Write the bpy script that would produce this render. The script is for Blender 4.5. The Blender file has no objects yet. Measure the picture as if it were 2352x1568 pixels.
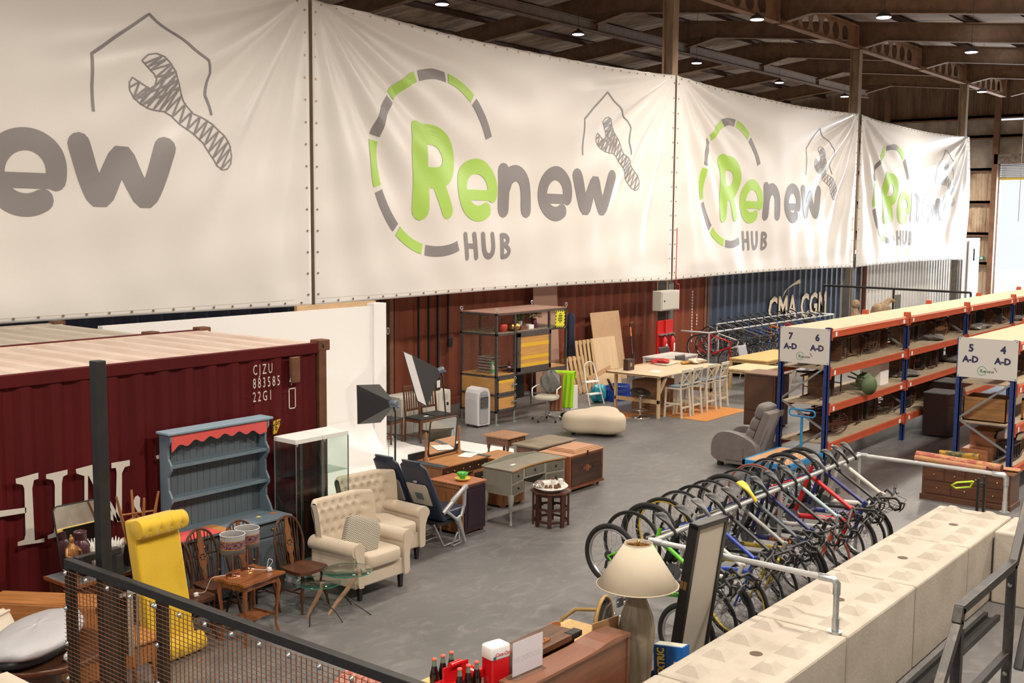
import bpy, math, random
from math import sin, cos, pi, radians, atan2, sqrt, exp
from mathutils import Vector, Matrix
S = bpy.context.scene
COL = S.collection
random.seed(7)

# ---------------------------------------------------------------- camera
CAM = Vector((0, 0, 4.04)); FPX = 2580.09
AF = Vector((0.780072, 0.616564, -0.106472)); AR = Vector((0.620740, -0.783976, 0.007995)); AU = Vector((0.078542, 0.072328, 0.994284))
cd = bpy.data.cameras.new('camera'); cam = bpy.data.objects.new('camera', cd); COL.objects.link(cam)
cd.sensor_width = 36; cd.lens = FPX / 2352 * 36; cd.clip_end = 300
cam.matrix_world = Matrix(((AR.x, AU.x, -AF.x, 0), (AR.y, AU.y, -AF.y, 0), (AR.z, AU.z, -AF.z, 4.04), (0, 0, 0, 1)))
S.camera = cam
# ---------------------------------------------------------------- world, lights, exposure
S.view_settings.view_transform = 'Standard'; S.view_settings.look = 'None'
S.view_settings.gamma = 1; S.view_settings.use_curve_mapping = False
S.view_settings.exposure = -0.18
w = bpy.data.worlds.new('world'); S.world = w; w.use_nodes = True
w.node_tree.nodes['Background'].inputs[0].default_value = (0.93, 0.97, 1.0, 1)
w.node_tree.nodes['Background'].inputs[1].default_value = 1.15
def area(name, loc, aim, size, power, col=(1, 1, 1), sy=None, spread=None):
    l = bpy.data.lights.new(name, 'AREA'); l.energy = power; l.color = col; l.size = size
    if sy: l.shape = 'RECTANGLE'; l.size_y = sy
    if spread: l.spread = radians(spread)
    o = bpy.data.objects.new(name, l); COL.objects.link(o); o.location = loc
    o.rotation_euler = (Vector(aim) - Vector(loc)).to_track_quat('-Z', 'Y').to_euler(); return o
WARM = (1.0, 0.90, 0.78)
# daylight entering by the open roller door in the end wall
area('door_daylight', (66.5, 12.5, 4.2), (40, 13.5, 3.0), 8, 5200, (0.80, 0.90, 1.0), 6)
sl_ = bpy.data.lights.new('sun', 'SUN'); sl_.energy = 5; sl_.angle = .02; so_ = bpy.data.objects.new('sun', sl_); COL.objects.link(so_); so_.rotation_euler = (0, radians(38), radians(12))
# unseen high bays of the hall, plus lamps added to brighten banners and end wall
for hx, hy, hp in ((-4, 3, 700), (-3, 10.5, 260), (4, 2, 700), (5, 10.2, 260), (12, 10.2, 320), (19, 10.2, 420), (26, 10.2, 560), (35, 10.2, 560), (45, 10.2, 560), (4, 20, 500),
                   (11, 1, 760), (18, 1, 760), (26, 1, 760), (34, 2, 760), (44, 3, 760), (54, 6, 760), (58, 13, 700), (58, 22, 700), (50, 21, 500), (40, 20, 400), (28, 20, 400), (16, 20, 400)):
    area('high_bay_and_fill', (hx, hy, 8.3), (hx, hy, 0), 0.6, hp, WARM)

# ---------------------------------------------------------------- projection: a pixel of the photo to a point of the hall
def ray(px, py):
    return AF + AR * ((px - 1176) / FPX) - AU * ((py - 784) / FPX)
def G(px, py, z=0.0):
    v = ray(px, py); return CAM + v * ((z - CAM.z) / v.z)
def PY(px, py, y):
    v = ray(px, py); return CAM + v * (y / v.y)
def PX(px, py, x):
    v = ray(px, py); return CAM + v * (x / v.x)

# ---------------------------------------------------------------- materials
MATS = {}
def mat(key, col, rough=.6, metal=0, **k):
    """k: noise=(scale, amount), wood=(scale), bump=(scale, strength), trans, emit, alpha, col2, aniso"""
    if key in MATS: return MATS[key]
    m = bpy.data.materials.new(key); m.use_nodes = True; MATS[key] = m
    n = m.node_tree.nodes; L = m.node_tree.links; b = n['Principled BSDF']
    c = tuple(col) + (1,)
    b.inputs['Base Color'].default_value = c; b.inputs['Roughness'].default_value = rough
    b.inputs['Metallic'].default_value = metal
    b.inputs['Specular IOR Level'].default_value = k.get('spec', .5)
    if 'trans' in k: b.inputs['Transmission Weight'].default_value = k['trans']; b.inputs['IOR'].default_value = k.get('ior', 1.45)
    if 'emit' in k: b.inputs['Emission Color'].default_value = c; b.inputs['Emission Strength'].default_value = k['emit']
    if 'sheen' in k: b.inputs['Sheen Weight'].default_value = k['sheen']
    if 'alpha' in k: b.inputs['Alpha'].default_value = k['alpha']
    tc = None
    def coord(sc=(1, 1, 1), world=False):
        t = n.new('ShaderNodeTexCoord'); mp = n.new('ShaderNodeMapping'); L.new(t.outputs['Object'], mp.inputs[0])
        mp.inputs['Scale'].default_value = sc; return mp.outputs[0]
    c2 = k.get('col2', tuple(x * .55 for x in col))
    if 'noise' in k:
        sc, am = k['noise']
        t = n.new('ShaderNodeTexNoise'); t.inputs['Scale'].default_value = sc; t.inputs['Detail'].default_value = 6
        t.inputs['Roughness'].default_value = .65
        L.new(coord(k.get('stretch', (1, 1, 1))), t.inputs['Vector'])
        r = n.new('ShaderNodeValToRGB'); r.color_ramp.elements[0].position = k.get('lo', .38); r.color_ramp.elements[1].position = k.get('hi', .62)
        e = tuple(a * (1 - am) + d * am for a, d in zip(col, c2))
        r.color_ramp.elements[0].color = e + (1,); r.color_ramp.elements[1].color = c
        L.new(t.outputs[0], r.inputs[0]); L.new(r.outputs[0], b.inputs['Base Color'])
        if k.get('rn'):
            mr = n.new('ShaderNodeMapRange'); mr.inputs[3].default_value = rough - k['rn']; mr.inputs[4].default_value = rough + k['rn']
            L.new(t.outputs[0], mr.inputs[0]); L.new(mr.outputs[0], b.inputs['Roughness'])
    if 'wood' in k:
        sc = k['wood']; st = k.get('stretch', (1, 14, 14))
        t = n.new('ShaderNodeTexNoise'); t.inputs['Scale'].default_value = sc; t.inputs['Detail'].default_value = 5; t.inputs['Distortion'].default_value = .6
        L.new(coord(st), t.inputs['Vector'])
        r = n.new('ShaderNodeValToRGB'); r.color_ramp.elements[0].position = .32; r.color_ramp.elements[1].position = .68
        r.color_ramp.elements[0].color = tuple(c2) + (1,); r.color_ramp.elements[1].color = c
        L.new(t.outputs[0], r.inputs[0]); L.new(r.outputs[0], b.inputs['Base Color'])
    if 'bump' in k:
        sc, am = k['bump']
        t = n.new('ShaderNodeTexNoise'); t.inputs['Scale'].default_value = sc; t.inputs['Detail'].default_value = 4
        L.new(coord(), t.inputs['Vector'])
        bp = n.new('ShaderNodeBump'); bp.inputs['Strength'].default_value = am; bp.inputs['Distance'].default_value = k.get('bd', .01)
        L.new(t.outputs[0], bp.inputs['Height']); L.new(bp.outputs[0], b.inputs['Normal'])
    return m
def glassy(key, col, op=.12, rough=.05):
    """thin glass: mostly clear with a fresnel gloss"""
    if key in MATS: return MATS[key]
    m = bpy.data.materials.new(key); m.use_nodes = True; MATS[key] = m
    n = m.node_tree.nodes; L = m.node_tree.links; n.remove(n['Principled BSDF'])
    t = n.new('ShaderNodeBsdfTransparent'); t.inputs[0].default_value = tuple(col) + (1,)
    g = n.new('ShaderNodeBsdfGlossy'); g.inputs['Roughness'].default_value = rough
    fr = n.new('ShaderNodeLayerWeight'); fr.inputs[0].default_value = .5; pw = n.new('ShaderNodeMath'); pw.operation = 'POWER'; pw.inputs[1].default_value = 4; L.new(fr.outputs['Facing'], pw.inputs[0])
    ad = n.new('ShaderNodeMath'); ad.inputs[1].default_value = op; L.new(pw.outputs[0], ad.inputs[0]); ad.use_clamp = True
    mx = n.new('ShaderNodeMixShader'); L.new(ad.outputs[0], mx.inputs[0]); L.new(t.outputs[0], mx.inputs[1]); L.new(g.outputs[0], mx.inputs[2])
    L.new(mx.outputs[0], n['Material Output'].inputs[0]); return m

# ---------------------------------------------------------------- mesh builder
class B:
    def __init__(s): s.v = []; s.f = []; s.sm = []
    def add(s, vs, fs, smooth=False):
        o = len(s.v); s.v += [tuple(p) for p in vs]; s.f += [tuple(i + o for i in f) for f in fs]; s.sm += [smooth] * len(fs); return s
    def box(s, x0, x1, y0, y1, z0, z1):
        v = [(x, y, z) for z in (z0, z1) for y in (y0, y1) for x in (x0, x1)]
        return s.add(v, [(0, 2, 3, 1), (4, 5, 7, 6), (0, 1, 5, 4), (2, 6, 7, 3), (0, 4, 6, 2), (1, 3, 7, 5)])
    def bar(s, p, q, w, h, up=(0, 0, 1)):
        p = Vector(p); q = Vector(q); d = (q - p).normalized(); up = Vector(up)
        if abs(d.dot(up)) > .99: up = Vector((1, 0, 0))
        a = d.cross(up).normalized() * (w / 2); b = a.cross(d).normalized() * (h / 2)
        v = [e + i * a + j * b for e in (p, q) for i, j in ((-1, -1), (1, -1), (1, 1), (-1, 1))]
        return s.add(v, [(3, 2, 1, 0), (4, 5, 6, 7)] + [(i, (i + 1) % 4, (i + 1) % 4 + 4, i + 4) for i in range(4)])
    def tube(s, pts, r, n=8, closed=False, flat=None):
        P = [Vector(p) for p in pts]; m = len(P)
        if not hasattr(r, '__len__'): r = [r] * m
        up = None; vs = []
        for i in range(m):
            a = P[(i - 1) % m] if (closed or i) else P[i]; c = P[(i + 1) % m] if (closed or i < m - 1) else P[i]
            d = (c - a)
            d = d.normalized() if d.length > 1e-9 else Vector((0, 0, 1))
            if up is None: up = Vector((0, 0, 1)) if abs(d.z) < .9 else Vector((1, 0, 0))
            u = (up - d * up.dot(d)).normalized(); w_ = d.cross(u); up = u
            fl = flat or 1
            vs += [P[i] + (u * cos(2 * pi * k / n) + w_ * sin(2 * pi * k / n) * fl) * r[i] for k in range(n)]
        fs = [(i * n + k, ((i + 1) % m) * n + k, ((i + 1) % m) * n + (k + 1) % n, i * n + (k + 1) % n) for i in range(m if closed else m - 1) for k in range(n)]
        fs = [f[::-1] for f in fs]
        s.add(vs, fs, True)
        if not closed:
            s.add(vs[:n], [tuple(range(n))]); s.add(vs[-n:], [tuple(range(n))[::-1]])
        return s
    def lathe(s, prof, c=(0, 0, 0), n=24, sx=1, sy=1, axis='z', fn=None, cap=True):
        vs = []; m = len(prof)
        for r, z in prof:
            for k in range(n):
                a = 2 * pi * k / n; rr = r * (fn(a, z) if fn else 1); x, y = rr * cos(a) * sx, rr * sin(a) * sy
                vs.append((c[0] + x, c[1] + y, c[2] + z) if axis == 'z' else (c[0] + z, c[1] + x, c[2] + y) if axis == 'x' else (c[0] + y, c[1] + z, c[2] + x))
        fs = [(i * n + k, i * n + (k + 1) % n, (i + 1) * n + (k + 1) % n, (i + 1) * n + k) for i in range(m - 1) for k in range(n)]
        s.add(vs, fs, True)
        if cap and prof[0][0] > 1e-5: s.add(vs[:n], [tuple(range(n))[::-1]])
        if cap and prof[-1][0] > 1e-5: s.add(vs[-n:], [tuple(range(n))])
        return s
    def cyl(s, c, r, h, n=20, axis='z'): return s.lathe([(r, 0), (r, h)], c, n, axis=axis)
    def ell(s, c, rx, ry, rz, n=16, m=9, p=1):
        def g(t): return math.copysign(abs(t) ** p, t)
        vs = []
        for i in range(m + 1):
            a = -pi / 2 + pi * i / m
            for k in range(n):
                b = 2 * pi * k / n
                vs.append((c[0] + rx * g(cos(a)) * g(cos(b)), c[1] + ry * g(cos(a)) * g(sin(b)), c[2] + rz * g(sin(a))))
        return s.add(vs, [(i * n + k, i * n + (k + 1) % n, (i + 1) * n + (k + 1) % n, (i + 1) * n + k) for i in range(m) for k in range(n)], True)
    def prism(s, poly, a, b, plane='xy', smooth=False):
        """extrude a 2d polygon between a and b on the axis missing from plane"""
        def P(u, v, t): return (u, v, t) if plane == 'xy' else (u, t, v) if plane == 'xz' else (t, u, v)
        n = len(poly); vs = [P(u, v, t) for t in (a, b) for u, v in poly]
        s.add(vs, [tuple(range(n))[::-1], tuple(range(n, 2 * n))])
        return s.add(vs, [(i, (i + 1) % n, (i + 1) % n + n, i + n) for i in range(n)], smooth)
    def grid(s, fn, nu, nv, smooth=True):
        vs = [fn(i / nu, j / nv) for j in range(nv + 1) for i in range(nu + 1)]
        return s.add(vs, [(j * (nu + 1) + i, j * (nu + 1) + i + 1, (j + 1) * (nu + 1) + i + 1, (j + 1) * (nu + 1) + i) for j in range(nv) for i in range(nu)], smooth)
    def pad(s, x0, x1, y0, y1, z0, z1, r=.03, n=10, p=.35, dome=0):
        """puffy rounded cushion box"""
        cx, cy, cz = (x0 + x1) / 2, (y0 + y1) / 2, (z0 + z1) / 2
        return s.ell((cx, cy, cz), (x1 - x0) / 2, (y1 - y0) / 2, (z1 - z0) / 2, 28, 14, p)
    def xf(s, M):
        M = Matrix(M); s.v = [tuple(M @ Vector(p)) for p in s.v]; return s
    def mv(s, x, y, z): return s.xf(Matrix.Translation((x, y, z)))
    def rot(s, ang, ax='Z'): return s.xf(Matrix.Rotation(radians(ang), 4, ax))
    def merge(s, o): return s.add(o.v, o.f) if not any(o.sm) else s._m(o)
    def _m(s, o):
        k = len(s.v); s.v += o.v; s.f += [tuple(i + k for i in f) for f in o.f]; s.sm += o.sm; return s
def link(name, b, m, parent=None, bevel=0, label=None, mats=None, mi=None):
    me = bpy.data.meshes.new(name); me.from_pydata(b.v, [], b.f)
    me.polygons.foreach_set('use_smooth', b.sm)
    for q_ in (mats or [m]): me.materials.append(q_)
    if mi: me.polygons.foreach_set('material_index', mi)
    me.update()
    o = bpy.data.objects.new(name, me); COL.objects.link(o)
    if parent: o.parent = parent
    if bevel:
        md = o.modifiers.new('edge', 'BEVEL'); md.width = bevel; md.segments = 2; md.limit_method = 'ANGLE'; md.angle_limit = radians(40)
    if label: o['label'] = label
    return o
def tag(o, label, cat, group=None, kind=None):
    o['label'] = label; o['category'] = cat
    if group: o['group'] = group
    if kind: o['kind'] = kind
    return o
def thing(name, label, cat, loc=(0, 0, 0), rz=0, group=None):
    o = bpy.data.objects.new(name, None); COL.objects.link(o); o.location = loc; o.rotation_euler = (0, 0, radians(rz)); o.empty_display_size = .1
    return tag(o, label, cat, group)
def struct(name, b, m, bevel=0, **k):
    o = link(name, b, m, bevel=bevel, **k); o['kind'] = 'structure'; return o
def solo(name, label, cat, b, m, loc=(0, 0, 0), rz=0, group=None, bevel=0, **k):
    o = link(name, b, m, bevel=bevel, **k); o.location = loc; o.rotation_euler = (0, 0, radians(rz)); return tag(o, label, cat, group)
def dup(root, loc=None, rz=None, label=None, group=None, rot=None, scale=None):
    r = root.copy(); COL.objects.link(r)
    if loc is not None: r.location = loc
    if rz is not None: r.rotation_euler = (0, 0, radians(rz))
    if rot is not None: r.rotation_euler = rot
    if scale: r.scale = scale
    if label: r['label'] = label
    if group: r['group'] = group
    for ch in list(root.children):
        c = ch.copy(); COL.objects.link(c); c.parent = r
        for g in ch.children:
            d = g.copy(); COL.objects.link(d); d.parent = c
    return r
def arc(cx, cy, r, a0, a1, n, ry=None):
    return [(cx + r * cos(radians(a0 + (a1 - a0) * i / n)), cy + (ry or r) * sin(radians(a0 + (a1 - a0) * i / n))) for i in range(n + 1)]
def textb(s, size, depth, font=None, bold=0, sp=1):
    """text as a mesh builder in the xy plane, lower left at the origin"""
    cu = bpy.data.curves.new('t', 'FONT'); cu.body = s; cu.size = size; cu.extrude = depth; cu.offset = bold; cu.space_character = sp; cu.resolution_u = 2
    o = bpy.data.objects.new('t', cu); COL.objects.link(o); bpy.context.view_layer.update()
    me = o.to_mesh(); b = B(); b.add([v.co for v in me.vertices], [tuple(p.vertices) for p in me.polygons])
    o.to_mesh_clear(); bpy.data.objects.remove(o); bpy.data.curves.remove(cu); return b
def stroke(pts, w, step=.05):
    """flat round-ended brush stroke of width w: list of (centre polygons) as quads in 2d; returns rows of points"""
    P = [Vector((a, b)) for a, b in pts]; out = [P[0]]
    for i in range(len(P) - 1):
        d = P[i + 1] - P[i]; k = max(1, int(d.length / step)); out += [P[i] + d * (j + 1) / k for j in range(k)]
    return out
def smooth2(pts, it=2):
    for _ in range(it):
        q_ = [pts[0]]
        for a, b in zip(pts, pts[1:]):
            q_ += [(a[0] * .75 + b[0] * .25, a[1] * .75 + b[1] * .25), (a[0] * .25 + b[0] * .75, a[1] * .25 + b[1] * .75)]
        pts = q_ + [pts[-1]]
    return pts
def ribbon(b, pts, w, fn, nc=4, caps=True, step=.06):
    """brush stroke laid on the surface fn(u, v)"""
    P = stroke(pts, w, step); h = w / 2; n = len(P); vs = []
    for i in range(n):
        d = (P[min(i + 1, n - 1)] - P[max(i - 1, 0)]).normalized(); nn = Vector((-d.y, d.x))
        vs += [fn(*(P[i] + nn * h * (2 * k / nc - 1))) for k in range(nc + 1)]
    b.add(vs, [(i * (nc + 1) + k, i * (nc + 1) + k + 1, (i + 1) * (nc + 1) + k + 1, (i + 1) * (nc + 1) + k) for i in range(n - 1) for k in range(nc)])
    if caps:
        for c in (P[0], P[-1]): disc(b, c, h, fn)
def disc(b, c, h, fn):
    vs = [fn(c[0], c[1])]; R = 12
    for k in range(R): vs.append(fn(c[0] + h * .5 * cos(2 * pi * k / R), c[1] + h * .5 * sin(2 * pi * k / R)))
    for k in range(R): vs.append(fn(c[0] + h * cos(2 * pi * k / R), c[1] + h * sin(2 * pi * k / R)))
    b.add(vs, [(0, 1 + k, 1 + (k + 1) % R) for k in range(R)] + [(1 + k, 1 + R + k, 1 + R + (k + 1) % R, 1 + (k + 1) % R) for k in range(R)])
# ================================================================ palette
STEEL = mat('roof_steel', (.26, .155, .09), .75, noise=(3, .6), col2=(.14, .08, .05))
CELL = mat('cellular_steel', (.42, .25, .15), .7, noise=(3, .5), col2=(.19, .10, .06))
COLM = mat('column_paint', (.50, .37, .24), .65, noise=(4, .6), col2=(.2, .14, .09), stretch=(1, 1, .2))
CONC = mat('cast_concrete', (.51, .455, .385), .9, noise=(2.2, .5), col2=(.36, .31, .25), bump=(30, .25))
GALV = mat('galvanised_steel', (.52, .54, .55), .35, .85, noise=(14, .4), col2=(.36, .38, .4))
DSTEEL = mat('dark_steel', (.045, .043, .042), .45, .6, noise=(8, .5))
BLK = mat('black_plastic', (.012, .012, .013), .45)
RUB = mat('black_rubber', (.018, .018, .018), .75)
CHR = mat('chrome', (.75, .75, .77), .12, 1)
WHT = mat('white_paint', (.80, .79, .77), .5)
GREYM = mat('grey_paint', (.3, .3, .3), .6)
RED = mat('red_paint', (.55, .02, .015), .4)
BRASS = mat('brass', (.6, .42, .16), .3, 1)
def wood(key, c, d=.6, dir='x', rough=.45, sc=2.2):
    st = {'x': (1, 12, 12), 'y': (12, 1, 12), 'z': (12, 12, 1)}[dir]
    return mat(key + '_' + dir, c, rough, wood=sc, col2=tuple(q * d for q in c), stretch=st)

# ================================================================ floor
fm = mat('epoxy_floor', (.165, .161, .163), .40, noise=(.8, .8), col2=(.105, .103, .106), lo=.3, hi=.7, rn=.16)
n_ = fm.node_tree.nodes; l_ = fm.node_tree.links; bs_ = n_['Principled BSDF']
base_ = bs_.inputs['Base Color'].links[0].from_socket
tc_ = n_.new('ShaderNodeTexCoord'); mp_ = n_.new('ShaderNodeMapping'); mp_.inputs['Rotation'].default_value = (0, 0, .5); mp_.inputs['Scale'].default_value = (.9, 1.7, 1)
l_.new(tc_.outputs['Object'], mp_.inputs[0])
sc_ = n_.new('ShaderNodeTexNoise'); sc_.inputs['Scale'].default_value = 2.4; sc_.inputs['Detail'].default_value = 9; sc_.inputs['Roughness'].default_value = .75; sc_.inputs['Distortion'].default_value = 1.4
l_.new(mp_.outputs[0], sc_.inputs['Vector'])
rr_ = n_.new('ShaderNodeValToRGB'); rr_.color_ramp.elements[0].position = .50; rr_.color_ramp.elements[1].position = .70
rr_.color_ramp.elements[0].color = (0, 0, 0, 1); rr_.color_ramp.elements[1].color = (.75, .75, .75, 1)
l_.new(sc_.outputs[0], rr_.inputs[0])
mx_ = n_.new('ShaderNodeMix'); mx_.data_type = 'RGBA'; mx_.inputs['B'].default_value = (.25, .24, .23, 1)
l_.new(rr_.outputs[0], mx_.inputs['Factor']); l_.new(base_, mx_.inputs['A'])
sp_ = n_.new('ShaderNodeTexNoise'); sp_.inputs['Scale'].default_value = 9; sp_.inputs['Detail'].default_value = 2
r2_ = n_.new('ShaderNodeValToRGB'); r2_.color_ramp.elements[0].position = .73; r2_.color_ramp.elements[1].position = .76
r2_.color_ramp.elements[0].color = (0, 0, 0, 1); r2_.color_ramp.elements[1].color = (.6, .6, .6, 1)
l_.new(tc_.outputs['Object'], sp_.inputs['Vector']); l_.new(sp_.outputs[0], r2_.inputs[0])
m2_ = n_.new('ShaderNodeMix'); m2_.data_type = 'RGBA'; m2_.inputs['B'].default_value = (.3, .28, .26, 1)
l_.new(r2_.outputs[0], m2_.inputs['Factor']); l_.new(mx_.outputs['Result'], m2_.inputs['A']); l_.new(m2_.outputs['Result'], bs_.inputs['Base Color'])
struct('floor', B().box(-12, 64, -10, 36, -.2, 0), fm)
struct('ground_outside', B().box(64.3, 110, -30, 60, -.25, -.02), mat('yard_concrete', (.5, .5, .48), .9))

# ================================================================ roof
RY, RZ, SLP = 22.4, 11.2, .108            # ridge line, underside of rafters at the ridge, fall per metre
def zr(y): return RZ - SLP * abs(y - RY)  # underside of rafter
SHEET = mat('roof_sheet', (.55, .42, .32), .8, noise=(1.1, .8), col2=(.20, .14, .10), stretch=(3, .6, 1), bump=(6, .4))
b = B()
Y0_, Y1_ = -9.0, 35.5
for ya, yb in ((Y0_, RY), (RY, Y1_)):
    n = 10
    for i in range(n):
        a, c = ya + (yb - ya) * i / n, ya + (yb - ya) * (i + 1) / n
        b.add([(-12, a, zr(a) + .86), (64, a, zr(a) + .86), (64, c, zr(c) + .86), (-12, c, zr(c) + .86),
               (-12, a, zr(a) + .93), (64, a, zr(a) + .93), (64, c, zr(c) + .93), (-12, c, zr(c) + .93)], [(3, 2, 1, 0), (4, 5, 6, 7)])
struct('ceiling', b, SHEET)
# translucent rooflights
SKYL = mat('rooflight_panel', (.85, .93, 1.0), .5, emit=2.2)
k = 0
for xa, xb, y in ((36.5, 38.7, 11.4), (43, 45.2, 12.4), (49, 51, 11.0), (29.4, 31.6, 8.6), (17.9, 19.3, 17.6), (55, 57, 13.2), (47.5, 50.5, 8.6)):
    k += 1; z = zr(y) + .84
    struct('window_%d' % k, B().add([(xa, y - .45, zr(y - .45) + .84), (xb, y - .45, zr(y - .45) + .84), (xb, y + .45, zr(y + .45) + .84), (xa, y + .45, zr(y + .45) + .84),
        (xa, y - .45, zr(y - .45) + .855), (xb, y - .45, zr(y - .45) + .855), (xb, y + .45, zr(y + .45) + .855), (xa, y + .45, zr(y + .45) + .855)],
        [(3, 2, 1, 0), (4, 5, 6, 7), (0, 1, 5, 4), (1, 2, 6, 5), (2, 3, 7, 6), (3, 0, 4, 7)]), SKYL)
PURL = mat('purlin', (.10, .05, .035), .8, noise=(5, .5))
pu = None
for i in range(20):
    y = -8 + i * 2.18 + .3
    if abs(y - RY) < .3: y += .5
    z = zr(y) + .62
    bb = B().box(-12, 63.8, y - .03, y + .03, z, z + .2).box(-12, 63.8, y - .09, y + .03, z, z + .02).box(-12, 63.8, y - .03, y + .09, z + .18, z + .2)
    solo('roof_purlin', 'long dark steel roof purlin lying over the rafters', 'roof beam', bb, PURL, group='purlins under the roof sheets')
# rafters
RX = [1.2, 7.5, 13.8, 20.1, 26.4, 32.85, 39.2, 45.65, 51.5, 57.8]
def raf(x):
    b = B(); f = .13
    pts = [-9, 11.6, 15.3, 15.9, RY - 1.3, RY, RY + 1.3, 35.5]
    lo = [zr(p) for p in pts]
    lo[1] = zr(14.5); pts[1] = 14.5; lo[2] = lo[2] - .25; lo[3] = zr(15.9); lo[5] -= .42
    for (a, za), (c, zc) in zip(zip(pts, lo), list(zip(pts, lo))[1:]):
        ta, tc = zr(a) + .6, zr(c) + .6
        b.add([(x - .012, a, za), (x + .012, a, za), (x + .012, c, zc), (x - .012, c, zc), (x - .012, a, ta), (x + .012, a, ta), (x + .012, c, tc), (x - .012, c, tc)],
              [(0, 3, 2, 1), (4, 5, 6, 7), (0, 4, 7, 3), (1, 2, 6, 5)])
        b.bar((x, a, za), (x, c, zc), 2 * f, .025); 
        b.bar((x, a, ta), (x, c, tc), 2 * f, .025)
    for y in (15.3, 15.9, RY): b.box(x - .12, x + .12, y - .02, y + .02, zr(y) - .1, zr(y) + .6)
    # inner flange of the haunch
    b.bar((x, RY - 1.3, zr(RY - 1.3)), (x, RY + 1.3, zr(RY + 1.3)), .2, .02)
    return b
for x, lab in zip(RX, ('deep brown rafter over the left edge of the nearest banner', 'deep brown rafter above the nearest banner, out of the photo', 'deep brown rafter over the seam of the two nearest banners', 'deep brown rafter above the right half of the middle banner',
    'deep brown rafter meeting the tall pale brown column', 'deep brown rafter between the pale column and the next column', 'deep brown rafter meeting the column at the end of the third banner', 'deep brown rafter above the farthest banner, between two columns', 'deep brown rafter meeting the column at the free end of the last banner', 'farthest deep brown rafter, closest to the stained end wall')):
    solo('roof_rafter', lab, 'roof beam', raf(x), STEEL, group='rafters across the hall')
# cellular beams on the column line y = 15.6
def cell(xa, xb):
    b = B(); z0, z1 = 10.16, 10.92; y = 15.6; t = .012
    L = xb - xa; n = max(1, int((L - .5) / .86)); st = (L - n * .82) / 2; R = .29; zc = (z0 + z1) / 2; N = 24
    def wall(x0, x1): b.box(x0, x1, y - t, y + t, z0, z1)
    wall(xa, xa + st); wall(xb - st, xb)
    for i in range(n):
        x0 = xa + st + i * .82; cx = x0 + .41; hw = .41; hh = (z1 - z0) / 2
        vs = []
        for yy in (y - t, y + t):
            for k_ in range(N):
                a = 2 * pi * k_ / N; c_, s_ = cos(a), sin(a); m_ = max(abs(c_) / hw, abs(s_) / hh)
                vs.append((cx + R * c_, yy, zc + R * s_)); vs.append((cx + c_ / m_, yy, zc + s_ / m_))
        fs = []
        for k_ in range(N):
            a0, a1 = 2 * k_, 2 * ((k_ + 1) % N); fs += [(a0, a0 + 1, a1 + 1, a1), (2 * N + a0, 2 * N + a1, 2 * N + a1 + 1, 2 * N + a0 + 1), (a0, a1, 2 * N + a1, 2 * N + a0)]
        b.add(vs, fs)
    b.box(xa, xb, y - .13, y + .13, z0 - .02, z0); b.box(xa, xb, y - .13, y + .13, z1, z1 + .02)
    for x in (xa + .02, xb - .02): b.box(x - .02, x + .02, y - .13, y + .13, z0, z1)
    return b
CL = {26.4: 'second', 32.85: 'third'}
for i, (xa, xb) in enumerate(zip(RX[2:], RX[3:])):
    lab = ['cellular beam with round holes over the left hanging banner', 'cellular beam with round holes above the large middle banner', 'cellular beam with round holes just before the tall pale column',
           'brown cellular beam with round holes cut by the top edge of the photo', 'cellular beam with seven round holes ending at the second column in view', 'cellular beam with round holes beyond the second column in view',
           'small far cellular beam with round holes beside the end wall', 'farthest cellular beam with round holes meeting the end wall'][i]
    solo('cellular_beam', lab, 'roof beam', cell(xa + .16, xb - .16), CELL, group='cellular beams on the column line')
bb = B()
for zz in (10.52, 10.86): bb.box(-12, 57.9, RY - .13, RY + .13, zz, zz + .025)
bb.box(-12, 57.9, RY - .01, RY + .01, 10.52, 10.88)
for x in RX[:-1]: bb.box(x - .02, x + .02, RY - .12, RY + .12, 10.52, 10.88)
solo('ridge_beam', 'long straight steel beam running under the haunches of the rafters', 'roof beam', bb, mat('ridge_steel', (.22, .15, .11), .7, noise=(3, .5)))
# columns
for x, lab in ((13.75, 'steel column behind the seam of the two nearest banners'), (26.5, 'tall pale brown steel column between the second and third banner'),
               (39.35, 'brown steel column between the third and fourth banner'), (51.75, 'far brown steel column at the end of the last banner'), (1.2, 'steel column at the left edge of the nearest banner')):
    bb = B().box(x - .14, x + .14, 15.5, 15.53, 0, 10.15).box(x - .14, x + .14, 15.8, 15.83, 0, 10.15).box(x - .012, x + .012, 15.53, 15.8, 0, 10.15)
    t = thing('steel_column', lab, 'column', (0, 0, 0)); link('shaft', bb, COLM, t)
    link('base_plate', B().box(x - .3, x + .3, 15.4, 15.93, 0, .03), DSTEEL, t)
    link('lower_casing', B().box(x - .13, x + .13, 15.46, 15.84, .03, 2.45), mat('column_grey', (.13, .125, .115), .7, noise=(5, .5)), t, .01)

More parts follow.
